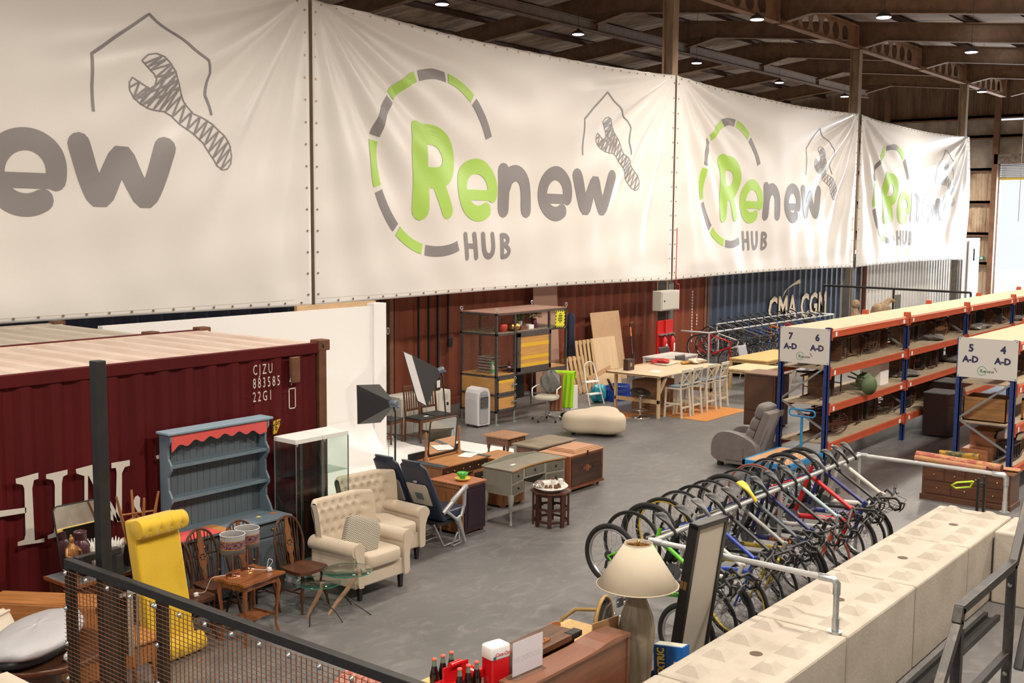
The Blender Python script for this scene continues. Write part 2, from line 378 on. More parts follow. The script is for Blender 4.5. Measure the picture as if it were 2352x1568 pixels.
# ================================================================ end wall with the roller door
RUST = mat('rusty_wall', (.70, .55, .40), .85, noise=(.8, .9), col2=(.26, .13, .06), stretch=(1, 1.5, .55), lo=.36, hi=.56)
PALE = mat('stained_wall', (.62, .54, .44), .85, noise=(.9, .9), col2=(.22, .16, .11), stretch=(1, 1, .7), lo=.3, hi=.62)
def corr(b, ya, yb, za, zb, x, pitch=.3, d=.05):
    n = int((yb - ya) / pitch)
    pr = [(0, 0), (.3, 0), (.45, 1), (.85, 1)]
    pts = [(ya + (i + u) * (yb - ya) / n, x - v * d) for i in range(n) for u, v in pr] + [(yb, x)]
    vs = [(p[1], p[0], z) for z in (za, zb) for p in pts]; m = len(pts)
    b.add(vs, [(i, i + 1, m + i + 1, m + i) for i in range(m - 1)])
    b.box(x + .01, x + .1, ya, yb, za, zb)
b = B(); corr(b, 17.5, 36, 0, 7.0, 64.1); corr(b, -9, 10.5, 0, 6.6, 64.1); struct('wall_end', b, RUST)
b = B(); corr(b, 17.5, 36, 7.0, 8.75, 64.1, 2.4, .01); corr(b, -9, 17.5, 7.45, 9.6, 64.1, 2.4, .01); corr(b, 17.5, 36, 8.75, 9.9, 64.1, 1.2, .02); struct('wall_end_upper', b, PALE)
b = B(); corr(b, -9, 36, 9.8, 12.3, 64.15, .3, .04); struct('wall_end_gable', b, mat('brown_cladding', (.30, .19, .12), .8, noise=(1.4, .7), col2=(.13, .07, .04), stretch=(1, 2, .3)))
struct('wall_back', B().box(-12.2, -12.0, -9, 35.6, 5.2, 12), RUST)  # unseen; only the upper part, shaped to limit sky light from behind
struct('wall_left', B().box(-12, 64, 35.6, 35.8, 0, 11), RUST)
struct('wall_right', B().box(-12, 64, -9.4, -9.2, 0, 9.6), PALE)
TR = mat('sheeting_rail', (.27, .14, .08), .75, noise=(3, .6))
k = 0
for ya, yb, z in ((17.5, 36, 1.9), (17.5, 36, 3.5), (17.5, 36, 5.2), (17.5, 36, 6.95), (-9, 36, 9.75), (-9, 36, 8.7)):
    k += 1; struct('trim_%d' % k, B().box(63.78, 64.0, ya, yb, z, z + .14).box(63.78, 63.82, ya, yb, z - .08, z + .14), TR)
for i, y in enumerate((17.45, 19.3, 23.4, 27.5, 31.5, 10.6)):
    solo('wall_post', ['brown wall post on the left jamb of the roller door', 'brown wall post behind the end of the last banner', 'brown wall post left of the roof column', 'brown wall post behind the third banner',
         'leftmost brown post of the end wall', 'brown wall post on the right jamb of the roller door'][i], 'post', B().box(63.5, 63.78, y - .14, y + .14, 0, 6.9 if i in (0, 5) and 0 else 11.0).box(63.6, 63.68, y - .05, y + .05, 0, 9), TR)
SH = mat('shutter_steel', (.42, .43, .45), .5, .3)
b = B()
for i in range(8): b.box(63.95, 64.02, 10.7, 17.3, 6.55 + i * .09, 6.55 + i * .09 + .075)
dr = struct('door_1', b, SH)
link('bottom_rail', B().box(63.93, 64.03, 10.7, 17.3, 6.44, 6.55), mat('yellow_edge', (.75, .5, .05), .5), dr)
link('shutter_box', B().box(63.5, 64.05, 10.4, 17.5, 7.27, 7.8), mat('shutter_box', (.33, .25, .2), .7, noise=(6, .8), col2=(.1, .08, .07)), dr)
for y in (10.66, 17.3): link('guide_rail', B().box(63.88, 64.06, y - .06, y + .06, 0, 7.27), GALV, dr)
# trees of the yard seen through the door
lf = mat('yard_leaves', (.22, .38, .16), .8, noise=(4, .7))
for i, (x, y) in enumerate(((92, 16.5), (96, 20.5), (94, 12.5))):
    b = B()
    for j in range(60):
        a = random.random() * 6.28; rr = random.random() ** .5 * 1.9; b.ell((x + rr * cos(a), y + rr * sin(a), 1.2 + random.random() * 2.0), .45, .45, .35, 7, 5)
    solo('yard_bush', ['green bush outside behind the roller door opening', 'green bush outside left of the opening', 'green bush outside right of the opening'][i], 'bush', b, lf)
# ================================================================ banners
VIN = mat('banner_vinyl', (.80, .775, .74), .38, bump=(55, .08))
LG = mat('print_green', (.42, .68, .12), .45); LD = mat('print_grey', (.26, .245, .25), .45)
BY = 15.36
def disp(s, z, sd):
    """folds of the cloth: rays from the hanging corners, low waves; s 0..12.6 along, z height"""
    W = 12.6; t = (z - 2.5) / 5.35
    d = 0
    for cx, ph in ((0.0, sd), (W, sd * 2.3 + 1)):
        dx, dz = abs(s - cx) + .02, 7.9 - z + .02; r = sqrt(dx * dx + dz * dz); th = atan2(dx, dz)
        env = exp(-((r - 2.2) / 3.2) ** 2) * min(1, r / .8) * (1 - exp(-dx * 2.5))
        d += env * (.055 * sin(15 * th + ph + .5 * sin(r * 1.1)) + .028 * sin(31 * th + 2 * ph))
    d += .035 * sin(s * 1.05 + sd + z * .5) + .02 * sin(z * 2.1 + s * .7 + sd * 3) * sin(pi * s / W)
    d += .012 * sin(s * 5.1 + z * 1.3 + sd) * (1 - t) + .009 * sin(z * 5.3 - s * .9)
    return d * min(1, min(s, W - s) * 3 + .05) * min(1, max(0, t * 8) + .35)
def zt(s): u = s / 12.6; return 7.9 - .15 * sin(pi * u) ** .8 - .012 * abs(sin(s * 5))
def zb(s): return 2.5 + .05 * sin(pi * s / 12.6)
def bsurf(X0, sd, far=False):
    def f(s, z, off=0.0):
        s = min(max(s, 0), 12.6)
        zz = z + (zt(s) - 7.85) * max(0, (z - 5) / 2.85)
        x = X0 + s
        if far and s > 10.5:                                   # loose free edge of the last banner
            k_ = (s - 10.5) / 2.1; x += (.55 * sin(pi * (z - 2.5) / 5.35) - .05) * k_ * k_ * .8
        return (x, BY - disp(s, z, sd) - off, zz)
    return f
LET = {
 'green': [([(2.72, 5.79), (2.70, 5.3), (2.74, 4.8), (2.74, 4.27)], .46), ([(2.75, 5.76), (3.25, 5.76), (3.52, 5.62), (3.68, 5.3), (3.56, 5.02), (3.3, 4.88), (2.75, 4.9)], .42), ([(3.2, 4.88), (3.52, 4.24)], .34),
           ([(4.1, 4.58), (5.08, 4.58)], .22), ([(4.56 + .52 * cos(radians(a)), 4.69 + .50 * sin(radians(a))) for a in range(-12, 316, 15)], .33)],
 'grey': [([(5.46, 5.12), (5.46, 4.3)], .37), ([(5.48, 4.75), (5.6, 5.02), (5.92, 5.12), (6.16, 4.95), (6.25, 4.6), (6.25, 4.3)], .37),
          ([(6.88, 4.56), (7.80, 4.56)], .22), ([(7.32 + .47 * cos(radians(a)), 4.68 + .47 * sin(radians(a))) for a in range(-12, 316, 15)], .33),
          ([(8.12, 5.12), (8.32, 4.6), (8.46, 4.28), (8.62, 4.6), (8.85, 5.1), (9.02, 4.6), (9.2, 4.28), (9.38, 4.6), (9.58, 5.14)], .35)],
 'hub': [([(4.13, 3.75), (4.18, 3.28)], .13), ([(4.43, 3.75), (4.5, 3.28)], .13), ([(4.15, 3.52), (4.47, 3.51)], .11),
         ([(4.71, 3.75), (4.74, 3.42), (4.84, 3.29), (4.98, 3.29), (5.07, 3.42), (5.03, 3.75)], .13),
         ([(5.37, 3.72), (5.4, 3.28)], .13), ([(5.37, 3.73), (5.52, 3.73), (5.62, 3.64), (5.52, 3.53), (5.38, 3.53)], .11), ([(5.5, 3.52), (5.68, 3.4), (5.58, 3.28), (5.4, 3.27)], .11)],
 'house': [([(8.37, 5.62), (8.36, 6.0), (8.38, 6.49), (9.4, 7.21), (10.0, 6.85), (10.42, 6.6), (10.52, 6.4), (10.42, 6.05), (10.47, 5.72)], .045)],
}
WR = [(9.19, 6.47), (9.30, 6.57), (9.45, 6.60), (9.60, 6.57), (9.70, 6.50), (9.80, 6.37), (9.84, 6.24), (9.92, 6.08), (10.02, 5.9), (10.15, 5.72), (10.30, 5.66), (10.49, 5.57), (10.70, 5.4), (10.85, 5.22), (10.91, 5.08), (10.90, 4.95), (10.82, 4.86), (10.70, 4.84),
      (10.56, 4.9), (10.42, 5.08), (10.29, 5.26), (10.08, 5.4), (9.88, 5.53), (9.76, 5.66), (9.62, 5.72), (9.45, 5.72), (9.31, 5.74), (9.17, 5.8), (9.06, 5.88), (8.99, 6.0), (8.99, 6.12), (9.04, 6.2), (9.33, 6.05), (9.42, 6.09), (9.46, 6.2), (9.42, 6.28), (9.19, 6.47)]
def inside(p, poly):
    c = False; x, y = p
    for (x1, y1), (x2, y2) in zip(poly, poly[1:] + poly[:1]):
        if (y1 > y) != (y2 > y) and x < (x2 - x1) * (y - y1) / (y2 - y1) + x1: c = not c
    return c
def span(c, d, poly):
    """extent of the line c + t d inside poly around c"""
    o = []
    for sg in (-1, 1):
        t = 0
        while t < .8 and inside((c[0] + sg * t * d[0], c[1] + sg * t * d[1]), poly): t += .015
        o.append((c[0] + sg * t * d[0], c[1] + sg * t * d[1]))
    return o
def zigzag(path, d, step):
    pts = []; P = stroke(path, 1, step)
    for i, p in enumerate(P):
        e = span((p.x, p.y), d, WR)
        pts.append(e[i % 2])
    return pts
def logo(X0, sd, parent, far=False):
    f = bsurf(X0, sd, far)
    g = lambda u, v: f(u, v, .012); g2 = lambda u, v: f(u, v, .016); c0 = (3.26, 5.2)
    ho = B(); wr = B()
    arcs = [(20, 49, 1), (52, 79, 0), (82, 109, 1), (112, 137, 0), (140, 166, 1), (169, 197, 0), (200, 227, 1), (230, 256, 0), (259, 290, 1)]
    for a0, a1, dk in arcs:
        b = B(); ribbon(b, arc(c0[0], c0[1], 1.78, a0, a1, 10), .21, g, caps=False); link('ring_dash', b, LD if dk else LG, parent, label='grey ring dash' if dk else 'green ring dash')
    for key, idx, nm, m, lb, nc in (('green', (0, 1, 2), 'letter_r', LG, 'green letter R', 6), ('green', (3, 4), 'letter_e', LG, 'green letter e', 6), ('grey', (0, 1), 'letter_n', LD, 'grey letter n', 6), ('grey', (2, 3), 'letter_e', LD, 'grey letter e', 6), ('grey', (4,), 'letter_w', LD, 'grey letter w', 6),
                            ('hub', (0, 1, 2), 'letter_h', LD, 'small grey letter H', 2), ('hub', (3,), 'letter_u', LD, 'small grey letter U', 2), ('hub', (4, 5, 6), 'letter_b', LD, 'small grey letter B', 2)):
        b = B()
        for k_ in idx: p, w_ = LET[key][k_]; ribbon(b, smooth2(p, 2) if len(p) > 3 else p, w_, g, nc)
        link(nm, b, m, parent, label=lb)
    for p, w_ in LET['house']: ribbon(ho, p, w_, g, 1, caps=False)
    ribbon(wr, WR, .022, g, 1, caps=False)
    ribbon(wr, zigzag([(9.28, 6.45), (9.55, 6.45), (9.66, 6.2), (9.68, 6.0)], (.86, .5), .055), .03, g2, 1, caps=False)
    ribbon(wr, zigzag([(9.05, 6.12), (9.2, 5.95), (9.45, 5.86), (9.75, 5.85), (9.95, 5.75), (10.2, 5.5), (10.45, 5.28), (10.7, 5.02), (10.82, 4.93)], (.62, .78), .06), .03, g2, 1, caps=False)
    link('house_outline', ho, LD, parent, label='thin grey house outline'); link('spanner_drawing', wr, LD, parent, label='hatched grey spanner drawing')
EYE = mat('eyelet', (.35, .3, .22), .4, .8)
def banner(X0, sd, lab, far=False, nx=200, sa=0):
    f = bsurf(X0, sd, far)
    t = thing('hanging_banner', lab, 'banner', (0, 0, 0), 0, 'white banners hung in a row on the columns')
    b = B().grid(lambda u, v: f(sa + u * (12.6 - sa), zb(u * 12.6) + v * (7.85 - zb(u * 12.6))), nx, 110)
    o = link('cloth', b, VIN, t); md = o.modifiers.new('thick', 'SOLIDIFY'); md.thickness = .003; md.offset = 1
    logo(X0, sd, t, far)
    e = B()
    for i in range(int((12.6 - sa) / .38)):
        s = sa + .2 + i * .38
        for z in (zb(s) + .06, 7.79): 
            p = f(s, z, .012); e.cyl((p[0], p[1] + .006, p[2]), .02, -.012, 8, axis='y')
    for i in range(14):
        for s in (.08, 12.52):
            if s < sa: continue
            p = f(s, 2.7 + i * .38, .012); e.cyl((p[0], p[1] + .006, p[2]), .02, -.012, 8, axis='y')
    link('eyelets', e, EYE, t)['kind'] = 'stuff'
    h = B()                                                        # stitched hem
    for z in (zb(0) + .12,): ribbon(h, [(max(sa, .02) + i * .2, z) for i in range(int((12.58 - sa) / .2))], .008, lambda u, v: f(u, v, .006), 1, caps=False)
    link('hem_stitching', h, mat('stitch', (.6, .55, .48), .8), t)
XS = [1.0, 13.68, 26.36, 39.25]
banner(XS[0], 1.3, 'nearest and largest white banner, cut by the left edge of the photo')
banner(XS[1], 2.9, 'large white banner in the middle showing its whole logo')
banner(XS[2], 4.4, 'third white banner from the left, beyond the pale column', nx=150)
banner(XS[3], 6.2, 'farthest white banner, washed out by the daylight of the door', True, nx=120)
CAB = mat('steel_wire', (.25, .23, .2), .5, .6)
for i, x in enumerate(XS):
    solo('banner_wire', ['steel wire holding the top of the nearest banner', 'steel wire holding the top of the middle banner', 'steel wire holding the top of the third banner', 'steel wire holding the top of the farthest banner'][i], 'wire',
         B().tube([(x + 12.6 * k_ / 8, BY + .09, zt(12.6 * k_ / 8) + .005) for k_ in range(9)], .006, 5), CAB)
# ================================================================ shipping containers
def cprof(x0, x1, y, pitch=.28, d=.04):
    n = max(1, round((x1 - x0) / pitch)); p = (x1 - x0) / n; o = []
    for i in range(n): o += [(x0 + i * p + u * p, y + v * d) for u, v in ((0, 0), (.28, 0), (.5, 1), (.78, 1))]
    return o + [(x1, y)]
def container(name, lab, x0, x1, y0, y1, z0, z1, m, mpost=None, roofm=None, pitch=.28, cat='container', ribs=False):
    t = thing(name, lab, cat, (0, 0, 0)); mp = mpost or m
    b = B()
    for y, sg in ((y0 + .02, 1), (y1 - .02, -1)):
        pr = cprof(x0 + .16, x1 - .16, y, pitch, .045 * sg); k_ = len(pr)
        b.add([(p[0], p[1], z) for z in (z0 + .15, z1 - .1) for p in pr], [(i, i + 1, k_ + i + 1, k_ + i) for i in range(k_ - 1)])
    link('side_panel', b, m, t)
    b = B()
    for x, sg in ((x0 + .03, 1), (x1 - .03, -1)):
        pr = cprof(y0 + .16, y1 - .16, x, .28, .045 * sg); k_ = len(pr)
        b.add([(p[1], p[0], z) for z in (z0 + .15, z1 - .1) for p in pr], [(i, i + 1, k_ + i + 1, k_ + i) for i in range(k_ - 1)])
    link('end_panel', b, m, t)
    for y in (y0, y1 - .08):
        link('top_rail', B().box(x0, x1, y, y + .08, z1 - .12, z1), m, t, .006); link('bottom_rail', B().box(x0, x1, y, y + .08, z0, z0 + .16), m, t, .006)
    for x in (x0, x1 - .12):
        for y in (y0, y1 - .12):
            c = link('corner_post', B().box(x, x + .12, y - .003, y + .123, z0, z1 - .05), mp, t, .01)
            cc = B().box(x - .008, x + .17, y - .012, y + .15, z1 - .1, z1 + .03)
            link('corner_casting', cc, mp, c, .012)
            link('twist_hole', B().ell((x + .06, y - .008, z1 - .035), .018, .012, .035, 10, 6), BLK, c)
    if ribs:
        pr = []; n = round((x1 - x0) / .36); p = (x1 - x0) / n
        for i in range(n): pr += [(x0 + (i + u) * p, z1 - .05 + v * .035) for u, v in ((0, 0), (.35, 0), (.5, 1), (.85, 1))]
        pr.append((x1, z1 - .05)); k_ = len(pr)
        b = B().add([(q_[0], y, q_[1]) for y in (y0 + .12, y1 - .12) for q_ in pr], [(i, i + 1, k_ + i + 1, k_ + i) for i in range(k_ - 1)])
        b.box(x0, x1, y0 + .02, y0 + .14, z1 - .05, z1 - .012).box(x0, x1, y1 - .14, y1 - .02, z1 - .05, z1 - .012)
    else: b = B().box(x0 + .05, x1 - .05, y0 + .05, y1 - .05, z1 - .05, z1 - .02)
    link('roof', b, roofm or m, t)
    return t
MAR = mat('maroon_steel', (.10, .007, .008), .62, noise=(1.3, .45), col2=(.06, .005, .006), stretch=(1, 1, .4), spec=.2)
RROOF = mat('dusty_red_roof', (.66, .54, .47), .8, noise=(1.6, .5), col2=(.5, .36, .29), stretch=(3, .6, 1), hi=.6)
RBR = mat('rusty_post', (.17, .065, .03), .7, noise=(6, .7))
c1 = container('shipping_container', 'maroon shipping container beside the painted dresser, white letters on its side', 3.02, 9.08, 10.0, 12.42, .02, 2.59, MAR, RBR, RROOF, .30, ribs=True)
BEI = mat('beige_roof', (.60, .54, .46), .85, noise=(1.2, .6), col2=(.42, .36, .3), stretch=(3, .6, 1))
c2 = container('shipping_container', 'pale roofed container tucked behind the maroon one', 2.4, 8.45, 12.52, 14.9, .02, 2.56, mat('cream_steel', (.42, .37, .3), .6), RBR, BEI, .3, ribs=True)
BRN = mat('brown_container', (.22, .055, .025), .6, noise=(1.2, .6), col2=(.12, .032, .018), stretch=(1, 1, .25), spec=.3)
NAV = mat('navy_container', (.022, .03, .07), .5, noise=(1.5, .4))
CMA = mat('blue_container', (.045, .065, .105), .45, noise=(1.5, .5), col2=(.03, .04, .065), stretch=(1, 1, .3))
container('shipping_container', 'dark navy container mostly hidden behind the white studio wall', 3.9, 16.1, 16.2, 18.6, 0, 2.9, NAV, pitch=.45)
container('shipping_container', 'rusty brown container behind the industrial cabinet and the fire point', 16.5, 29.95, 16.25, 18.65, 0, 2.9, BRN, mat('brown_post', (.2, .09, .05), .7, noise=(5, .5)), pitch=.42)
container('shipping_container', 'dark blue container with cream shipping line letters behind the far bikes', 30.1, 42.3, 16.3, 18.7, 0, 2.9, CMA, RBR, pitch=.45)
container('shipping_container', 'white container under the farthest banner', 42.9, 55.1, 16.35, 18.8, 0, 2.9, mat('white_container', (.66, .64, .6), .5, noise=(2, .3)), RBR, pitch=.36)
LETW = mat('container_letters', (.66, .62, .55), .6)
def cletter(p, txt, px, py, h, y, m, sp=1.0, sx=1.0, font=None, off=.03):
    """flat painted text on a wall facing the viewer's side (-y); h = cap height in metres"""
    P_ = PY(px, py, y); b = textb(txt, h / .70, .0, sp=sp); b.xf(Matrix(((sx, 0, 0, P_.x), (0, 0, -1, y - off), (0, 1, 0, P_.z), (0, 0, 0, 1)))); return link('painted_letters', b, m, p)
for s_, py in (('CJZU', 861), ('883585', 892), ('22G1', 923)):
    cletter(c1, s_, 577, py + (0 if s_ != 'x' else 0), .115, 10.0, LETW, 1.5, .56)
cletter(c1, '4', 661, 884, .12, 10.0, LETW, 1, .5)
b = B()
for x_, w_ in ((8.463, .012), (8.555, .012)): b.box(x_, x_ + w_, 9.966, 9.968, 1.86, 2.1)
for z_ in (1.86, 2.09): b.box(8.463, 8.567, 9.966, 9.968, z_, z_ + .012)
link('check_digit_frame', b, LETW, c1)
# large serif letters, drawn from the photo on the plane of the side
def Q(*pts): return [(PY(a, c, 10.0).x, PY(a, c, 10.0).z) for a, c in pts]
def polys(parent, L, y, m, name, lab=None):
    b = B()
    for p in L: b.prism(p, y, y + .003, 'xz')
    return link(name, b, m, parent, label=lab)
big = [Q((32, 1098), (84, 1084), (84, 1098), (74, 1101), (70, 1120), (76, 1240), (98, 1234), (98, 1243), (37, 1252), (37, 1243), (52, 1238), (55, 1225), (52, 1120), (48, 1112), (33, 1109)),
       Q((-60, 1178), (0, 1171), (56, 1164), (56, 1176), (0, 1185), (-60, 1195)), Q((-110, 1130), (-60, 1115), (-60, 1270), (-110, 1280)),
       Q((102, 1088), (151, 1077), (151, 1088), (141, 1093), (138, 1108), (138, 1215), (140, 1228), (122, 1232), (106, 1236), (106, 1228), (120, 1222), (122, 1205), (122, 1112), (118, 1101), (102, 1098)),
       Q((170, 1076), (208, 1066), (213, 1080), (255, 1178), (257, 1195), (250, 1192), (200, 1092), (198, 1090), (198, 1180), (206, 1210), (182, 1216), (190, 1190), (190, 1092), (172, 1086)),
       Q((252, 1062), (294, 1055), (294, 1068), (283, 1071), (276, 1085), (276, 1192), (266, 1198), (262, 1180), (264, 1085), (262, 1073), (252, 1074)),
       Q((236, 1150), (250, 1150), (275, 1196), (268, 1196)),
       Q((306, 1140), (312, 1136), (318, 1142), (317, 1160), (322, 1176), (312, 1174), (304, 1160), (303, 1150)),
       Q((354, 1045), (400, 1037), (400, 1047), (356, 1053))]
polys(c1, big, 9.968, LETW, 'big_letters', 'cream serif letters H I N')
pl = thing('height_label', 'yellow height label on the maroon container beside the dresser top', 'label')
b = B().prism(Q((622, 966), (638, 961), (636, 975), (629, 993), (622, 996)), 9.95, 9.966, 'xz'); link('plate', b, mat('label_yellow', (.75, .45, .02), .5), pl)
for s_, py in (('2.6m', 978), ("8'6", 990)): cletter(pl, s_, 622.5, py, .075, 9.95, BLK, 1, .75, off=.004)
link('vent_cover', B().box(8.50, 8.62, 9.94, 10.0, 2.16, 2.46), RBR, c1, .01)
# shipping line letters on the blue container
CR = mat('cream_letters', (.68, .58, .42), .6)
cb = [o for o in COL.objects if o.get('label', '').startswith('dark blue container')][0]
P0 = PY(1762, 731, 16.3); b = textb('CMA CGM', .72 / .7 * 1.12, 0, bold=.03, sp=1.06)
b.xf(Matrix(((.86, 0, 0, P0.x), (0, 0, -1, 16.27), (0, 1, 0, P0.z - .12), (0, 0, 0, 1)))); link('painted_letters', b, CR, cb)
def Q2(*pts): return [(PY(a, c, 16.3).x, PY(a, c, 16.3).z) for a, c in pts]
polys(cb, [Q2((1794, 684), (1800, 668), (1815, 654), (1832, 642), (1836, 641), (1836, 650), (1820, 655), (1806, 664), (1800, 674))], 16.26, CR, 'painted_swoosh')
bc = [o for o in COL.objects if o.get('label', '').startswith('rusty brown container')][0]
P0 = PY(884, 762, 16.25)
b = textb('80 0', .16 / .7, 0, sp=1.1); b.xf(Matrix(((.9, 0, 0, 16.0), (0, 0, -1, 16.15), (0, 1, 0, P0.z - .05), (0, 0, 0, 1)))); link('painted_letters', b, LETW, bc)
for px_ in (1588, 1599):
    b = B()
    for i in range(18 if px_ < 1590 else 4):
        z_ = 2.0 - i * .085 if px_ < 1590 else 1.3 - i * .09; x_ = PY(px_, 700, 16.25).x
        b.box(x_, x_ + .06, 16.236, 16.238, z_, z_ + .055).box(x_ + .015, x_ + .045, 16.234, 16.236, z_ + .012, z_ + .03)
    link('small_lettering', b, LETW, bc)
# white personnel door in its frame beyond the last banner
d2 = struct('door_2', B().box(56.2, 57.6, 16.4, 16.46, 0, 3.3), mat('white_door', (.8, .8, .8), .5), .01)
link('door_handle', B().box(56.9, 56.94, 16.34, 16.4, 2.3, 2.9), BLK, d2)
struct('wall_office', B().box(55.4, 58.2, 16.5, 16.6, 0, 3.4), mat('office_wall', (.6, .58, .55), .7))
sg = thing('exit_sign', 'small green exit sign on the end wall beside the last banner', 'sign', (0, 0, 0))
P_ = PX(2247, 592, 64.0); link('plate', B().box(63.99, 64.03, P_.y - .3, P_.y + .3, P_.z - .1, P_.z + .1), mat('sign_green', (.02, .35, .2), .5), sg)
link('pictogram', B().box(63.97, 63.99, P_.y - .24, P_.y - .1, P_.z - .07, P_.z + .07).prism([(P_.y - .04, P_.z + .02), (P_.y + .1, P_.z + .02), (P_.y + .1, P_.z + .06), (P_.y + .2, P_.z), (P_.y + .1, P_.z - .06), (P_.y + .1, P_.z - .02), (P_.y - .04, P_.z - .02)], 63.97, 63.99, 'yz'), WHT, sg)
# ================================================================ white studio wall and its floor sheet
CW = mat('studio_white', (.84, .83, .82), .6)
wl = thing('studio_wall', 'white photo studio wall behind the maroon container', 'partition')
link('panel', B().box(8.6, 14.07, 14.0, 14.12, 0, 2.55), CW, wl)
link('edge_board', B().box(13.78, 14.08, 13.95, 14.15, 0, 2.6), CW, wl, .01, label='raised white end board')
link('timber_top', B().box(12.2, 14.0, 14.13, 14.2, 2.5, 2.63), wood('pale_pine', (.62, .42, .24), .8), wl)
cv = [(13.77, 14 - .0)]
b = B()
n = 10
for i in range(n + 1):
    a = pi / 2 * i / n; yy = 13.995 - .6 * (1 - cos(a)) ; zz = .006 + .6 * (1 - sin(a))
    b.v += [(8.6, yy, zz), (13.77, yy, zz)]; b.sm += []
b.f = [(2 * i, 2 * i + 2, 2 * i + 3, 2 * i + 1) for i in range(n)]; b.sm = [True] * n
link('coved_base', b, CW, wl)
edge = [G(x, y) for x, y in ((884, 978), (893, 993), (913, 1010), (944, 1021), (980, 1028), (1018, 1022), (1056, 1012), (1125, 1023), (1180, 1031), (1180, 1052), (1172, 1090), (1120, 1110), (1060, 1110))]
poly = [(9.3, 13.3), (9.3, 10.45)] + [(11.0, 10.3)] + [(p.x, p.y) for p in edge[::-1]] 
struct('floor_sheet', B().prism(poly, .001, .006, 'xy'), CW)
# ================================================================ wire mesh fence in the left foreground
FX = 3.5
fe = thing('mesh_fence_panel', 'black steel fence panel with copper coloured wire mesh in the lower left corner', 'fence', (0, 0, 0))
b = B().box(FX, FX + .05, 3.0, 6.2, 1.945, 1.995); link('top_rail', b, DSTEEL, fe, .004)
for y in (6.175, 5.24, 3.3): link('post', B().box(FX + .005, FX + .055, y - .03, y + .03, 0, 1.945), DSTEEL, fe, .004)
link('bottom_rail', B().box(FX, FX + .05, 3.0, 6.2, .05, .1), DSTEEL, fe, .004)
cop = mat('copper_wire', (.52, .22, .09), .4, .7)
b = B()
for i in range(74): b.bar((FX - .006, 3.0, 1.93 - i * .026), (FX - .006, 6.2, 1.93 - i * .026), .003, .003)
vw = B()
for i in range(84): vw.bar((FX - .003, 6.18 - i * .038, .08), (FX - .003, 6.18 - i * .038, 1.935), .003, .003)
link('wire_mesh', b, cop, fe); link('upright_wires', vw, mat('copper_wire_backlit', (.17, .075, .035), .5, .6), fe)  # same copper, uprights coloured darker to imitate backlighting
for i in range(5): link('bolt', B().lathe([(.001, -.012), (.009, -.01), (.009, -.004), (.017, -.003), (.017, 0)], (FX - .008, 6.17 - i * .225, 1.917), 12, axis='x'), GALV, fe)
for i in range(10): link('bolt', B().lathe([(.001, -.012), (.009, -.01), (.009, -.004), (.017, -.003), (.017, 0)], (FX - .008, 5.25 - i * .222, 1.917), 12, axis='x'), GALV, fe)
for i in range(1, 9):
    for y in (6.175, 5.24): link('bolt', B().lathe([(.001, -.012), (.009, -.01), (.009, -.004), (.017, -.003), (.017, 0)], (FX - .008, y, 1.917 - i * .22), 12, axis='x'), GALV, fe)
gf = thing('gate_frame', 'short steel gate frame joined to the corner of the mesh fence', 'frame', (0, 0, 0))
link('top_bar', B().box(FX + .06, FX + .36, 6.15, 6.2, 1.955, 1.995), DSTEEL, gf, .003); link('upright', B().box(FX + .31, FX + .36, 6.13, 6.19, 0, 1.955), DSTEEL, gf, .003)
link('bolt_latch', B().box(FX + .36, FX + .4, 6.1, 6.13, 1.3, 1.75).box(FX + .30, FX + .5, 6.08, 6.1, 1.7, 1.72).tube([(FX + .42, 6.09, 1.2), (FX + .42, 6.09, 1.72)], .008), GALV, gf)
solo('tall_post', 'tall dark square steel post rising above the mesh fence', 'post', B().box(3.62, 3.69, 5.98, 6.05, 0, 3.2), DSTEEL, bevel=.004)
# ================================================================ painted dresser
DBL = mat('dresser_blue', (.16, .22, .27), .5, noise=(4, .25)); DTO = mat('dresser_grey', (.10, .125, .145), .55); COR = mat('coral_paint', (.72, .10, .09), .5)
d = thing('welsh_dresser', 'blue and coral painted dresser against the maroon container', 'dresser', (0, 0, 0))
x0, x1, yf, yb = 6.60, 8.03, 9.46, 9.94; k0, k1 = 6.72, 7.98
link('base_cabinet', B().box(x0 + .03, x1 - .03, yf + .04, yb, .06, .78), DBL, d, .004)
for i in range(3):
    a = x0 + .05 + i * .45; dr = link('door', B().box(a, a + .43, yf + .015, yf + .04, .1, .56), DTO, d, .006); link('door_knob', B().ell((a + .42, yf, .4), .015, .015, .015), BRASS, dr)
    q_ = link('drawer', B().box(a, a + .43, yf + .015, yf + .04, .6, .75), DTO, d, .006); link('drawer_knob', B().ell((a + .235, yf, .68), .015, .015, .015), BRASS, q_)
link('counter', B().box(x0 - .02, x1 + .01, yf - .03, yb, .77, .80), DBL, d, .006)
link('counter_patch', B().box(x0, x0 + .5, yf - .032, yb - .2, .799, .802), COR, d, label='coral painted patch of the counter')
link('bare_strip', B().box(x0 + .5, x0 + .62, yf - .032, yb - .2, .799, .8025), wood('bare_oak', (.6, .28, .08), .7), d, label='bare orange wood strip')
def side(x):
    pr = [(yb, .8), (9.70, .8), (9.74, .88), (9.80, .97), (9.80, 1.06), (9.75, 1.12), (9.75, 1.17), (9.80, 1.25), (9.81, 1.38), (9.75, 1.46), (9.75, 1.51), (9.80, 1.58), (9.80, 1.7), (9.75, 1.76), (9.75, 1.82), (yb, 1.82)]
    return B().prism(pr, x, x + .025, 'yz')
link('side_panel', side(k0 - .01), DBL, d); link('side_panel', side(k1 - .01), DBL, d)
b = B()
for i in range(15): a = k0 + .02 + i * .0815; b.box(a, a + .0775, yb - .03, yb - .012, .8, 1.82)
b.box(k0, k1, yb - .012, yb, .8, 1.82); link('back_boards', b, DTO, d)
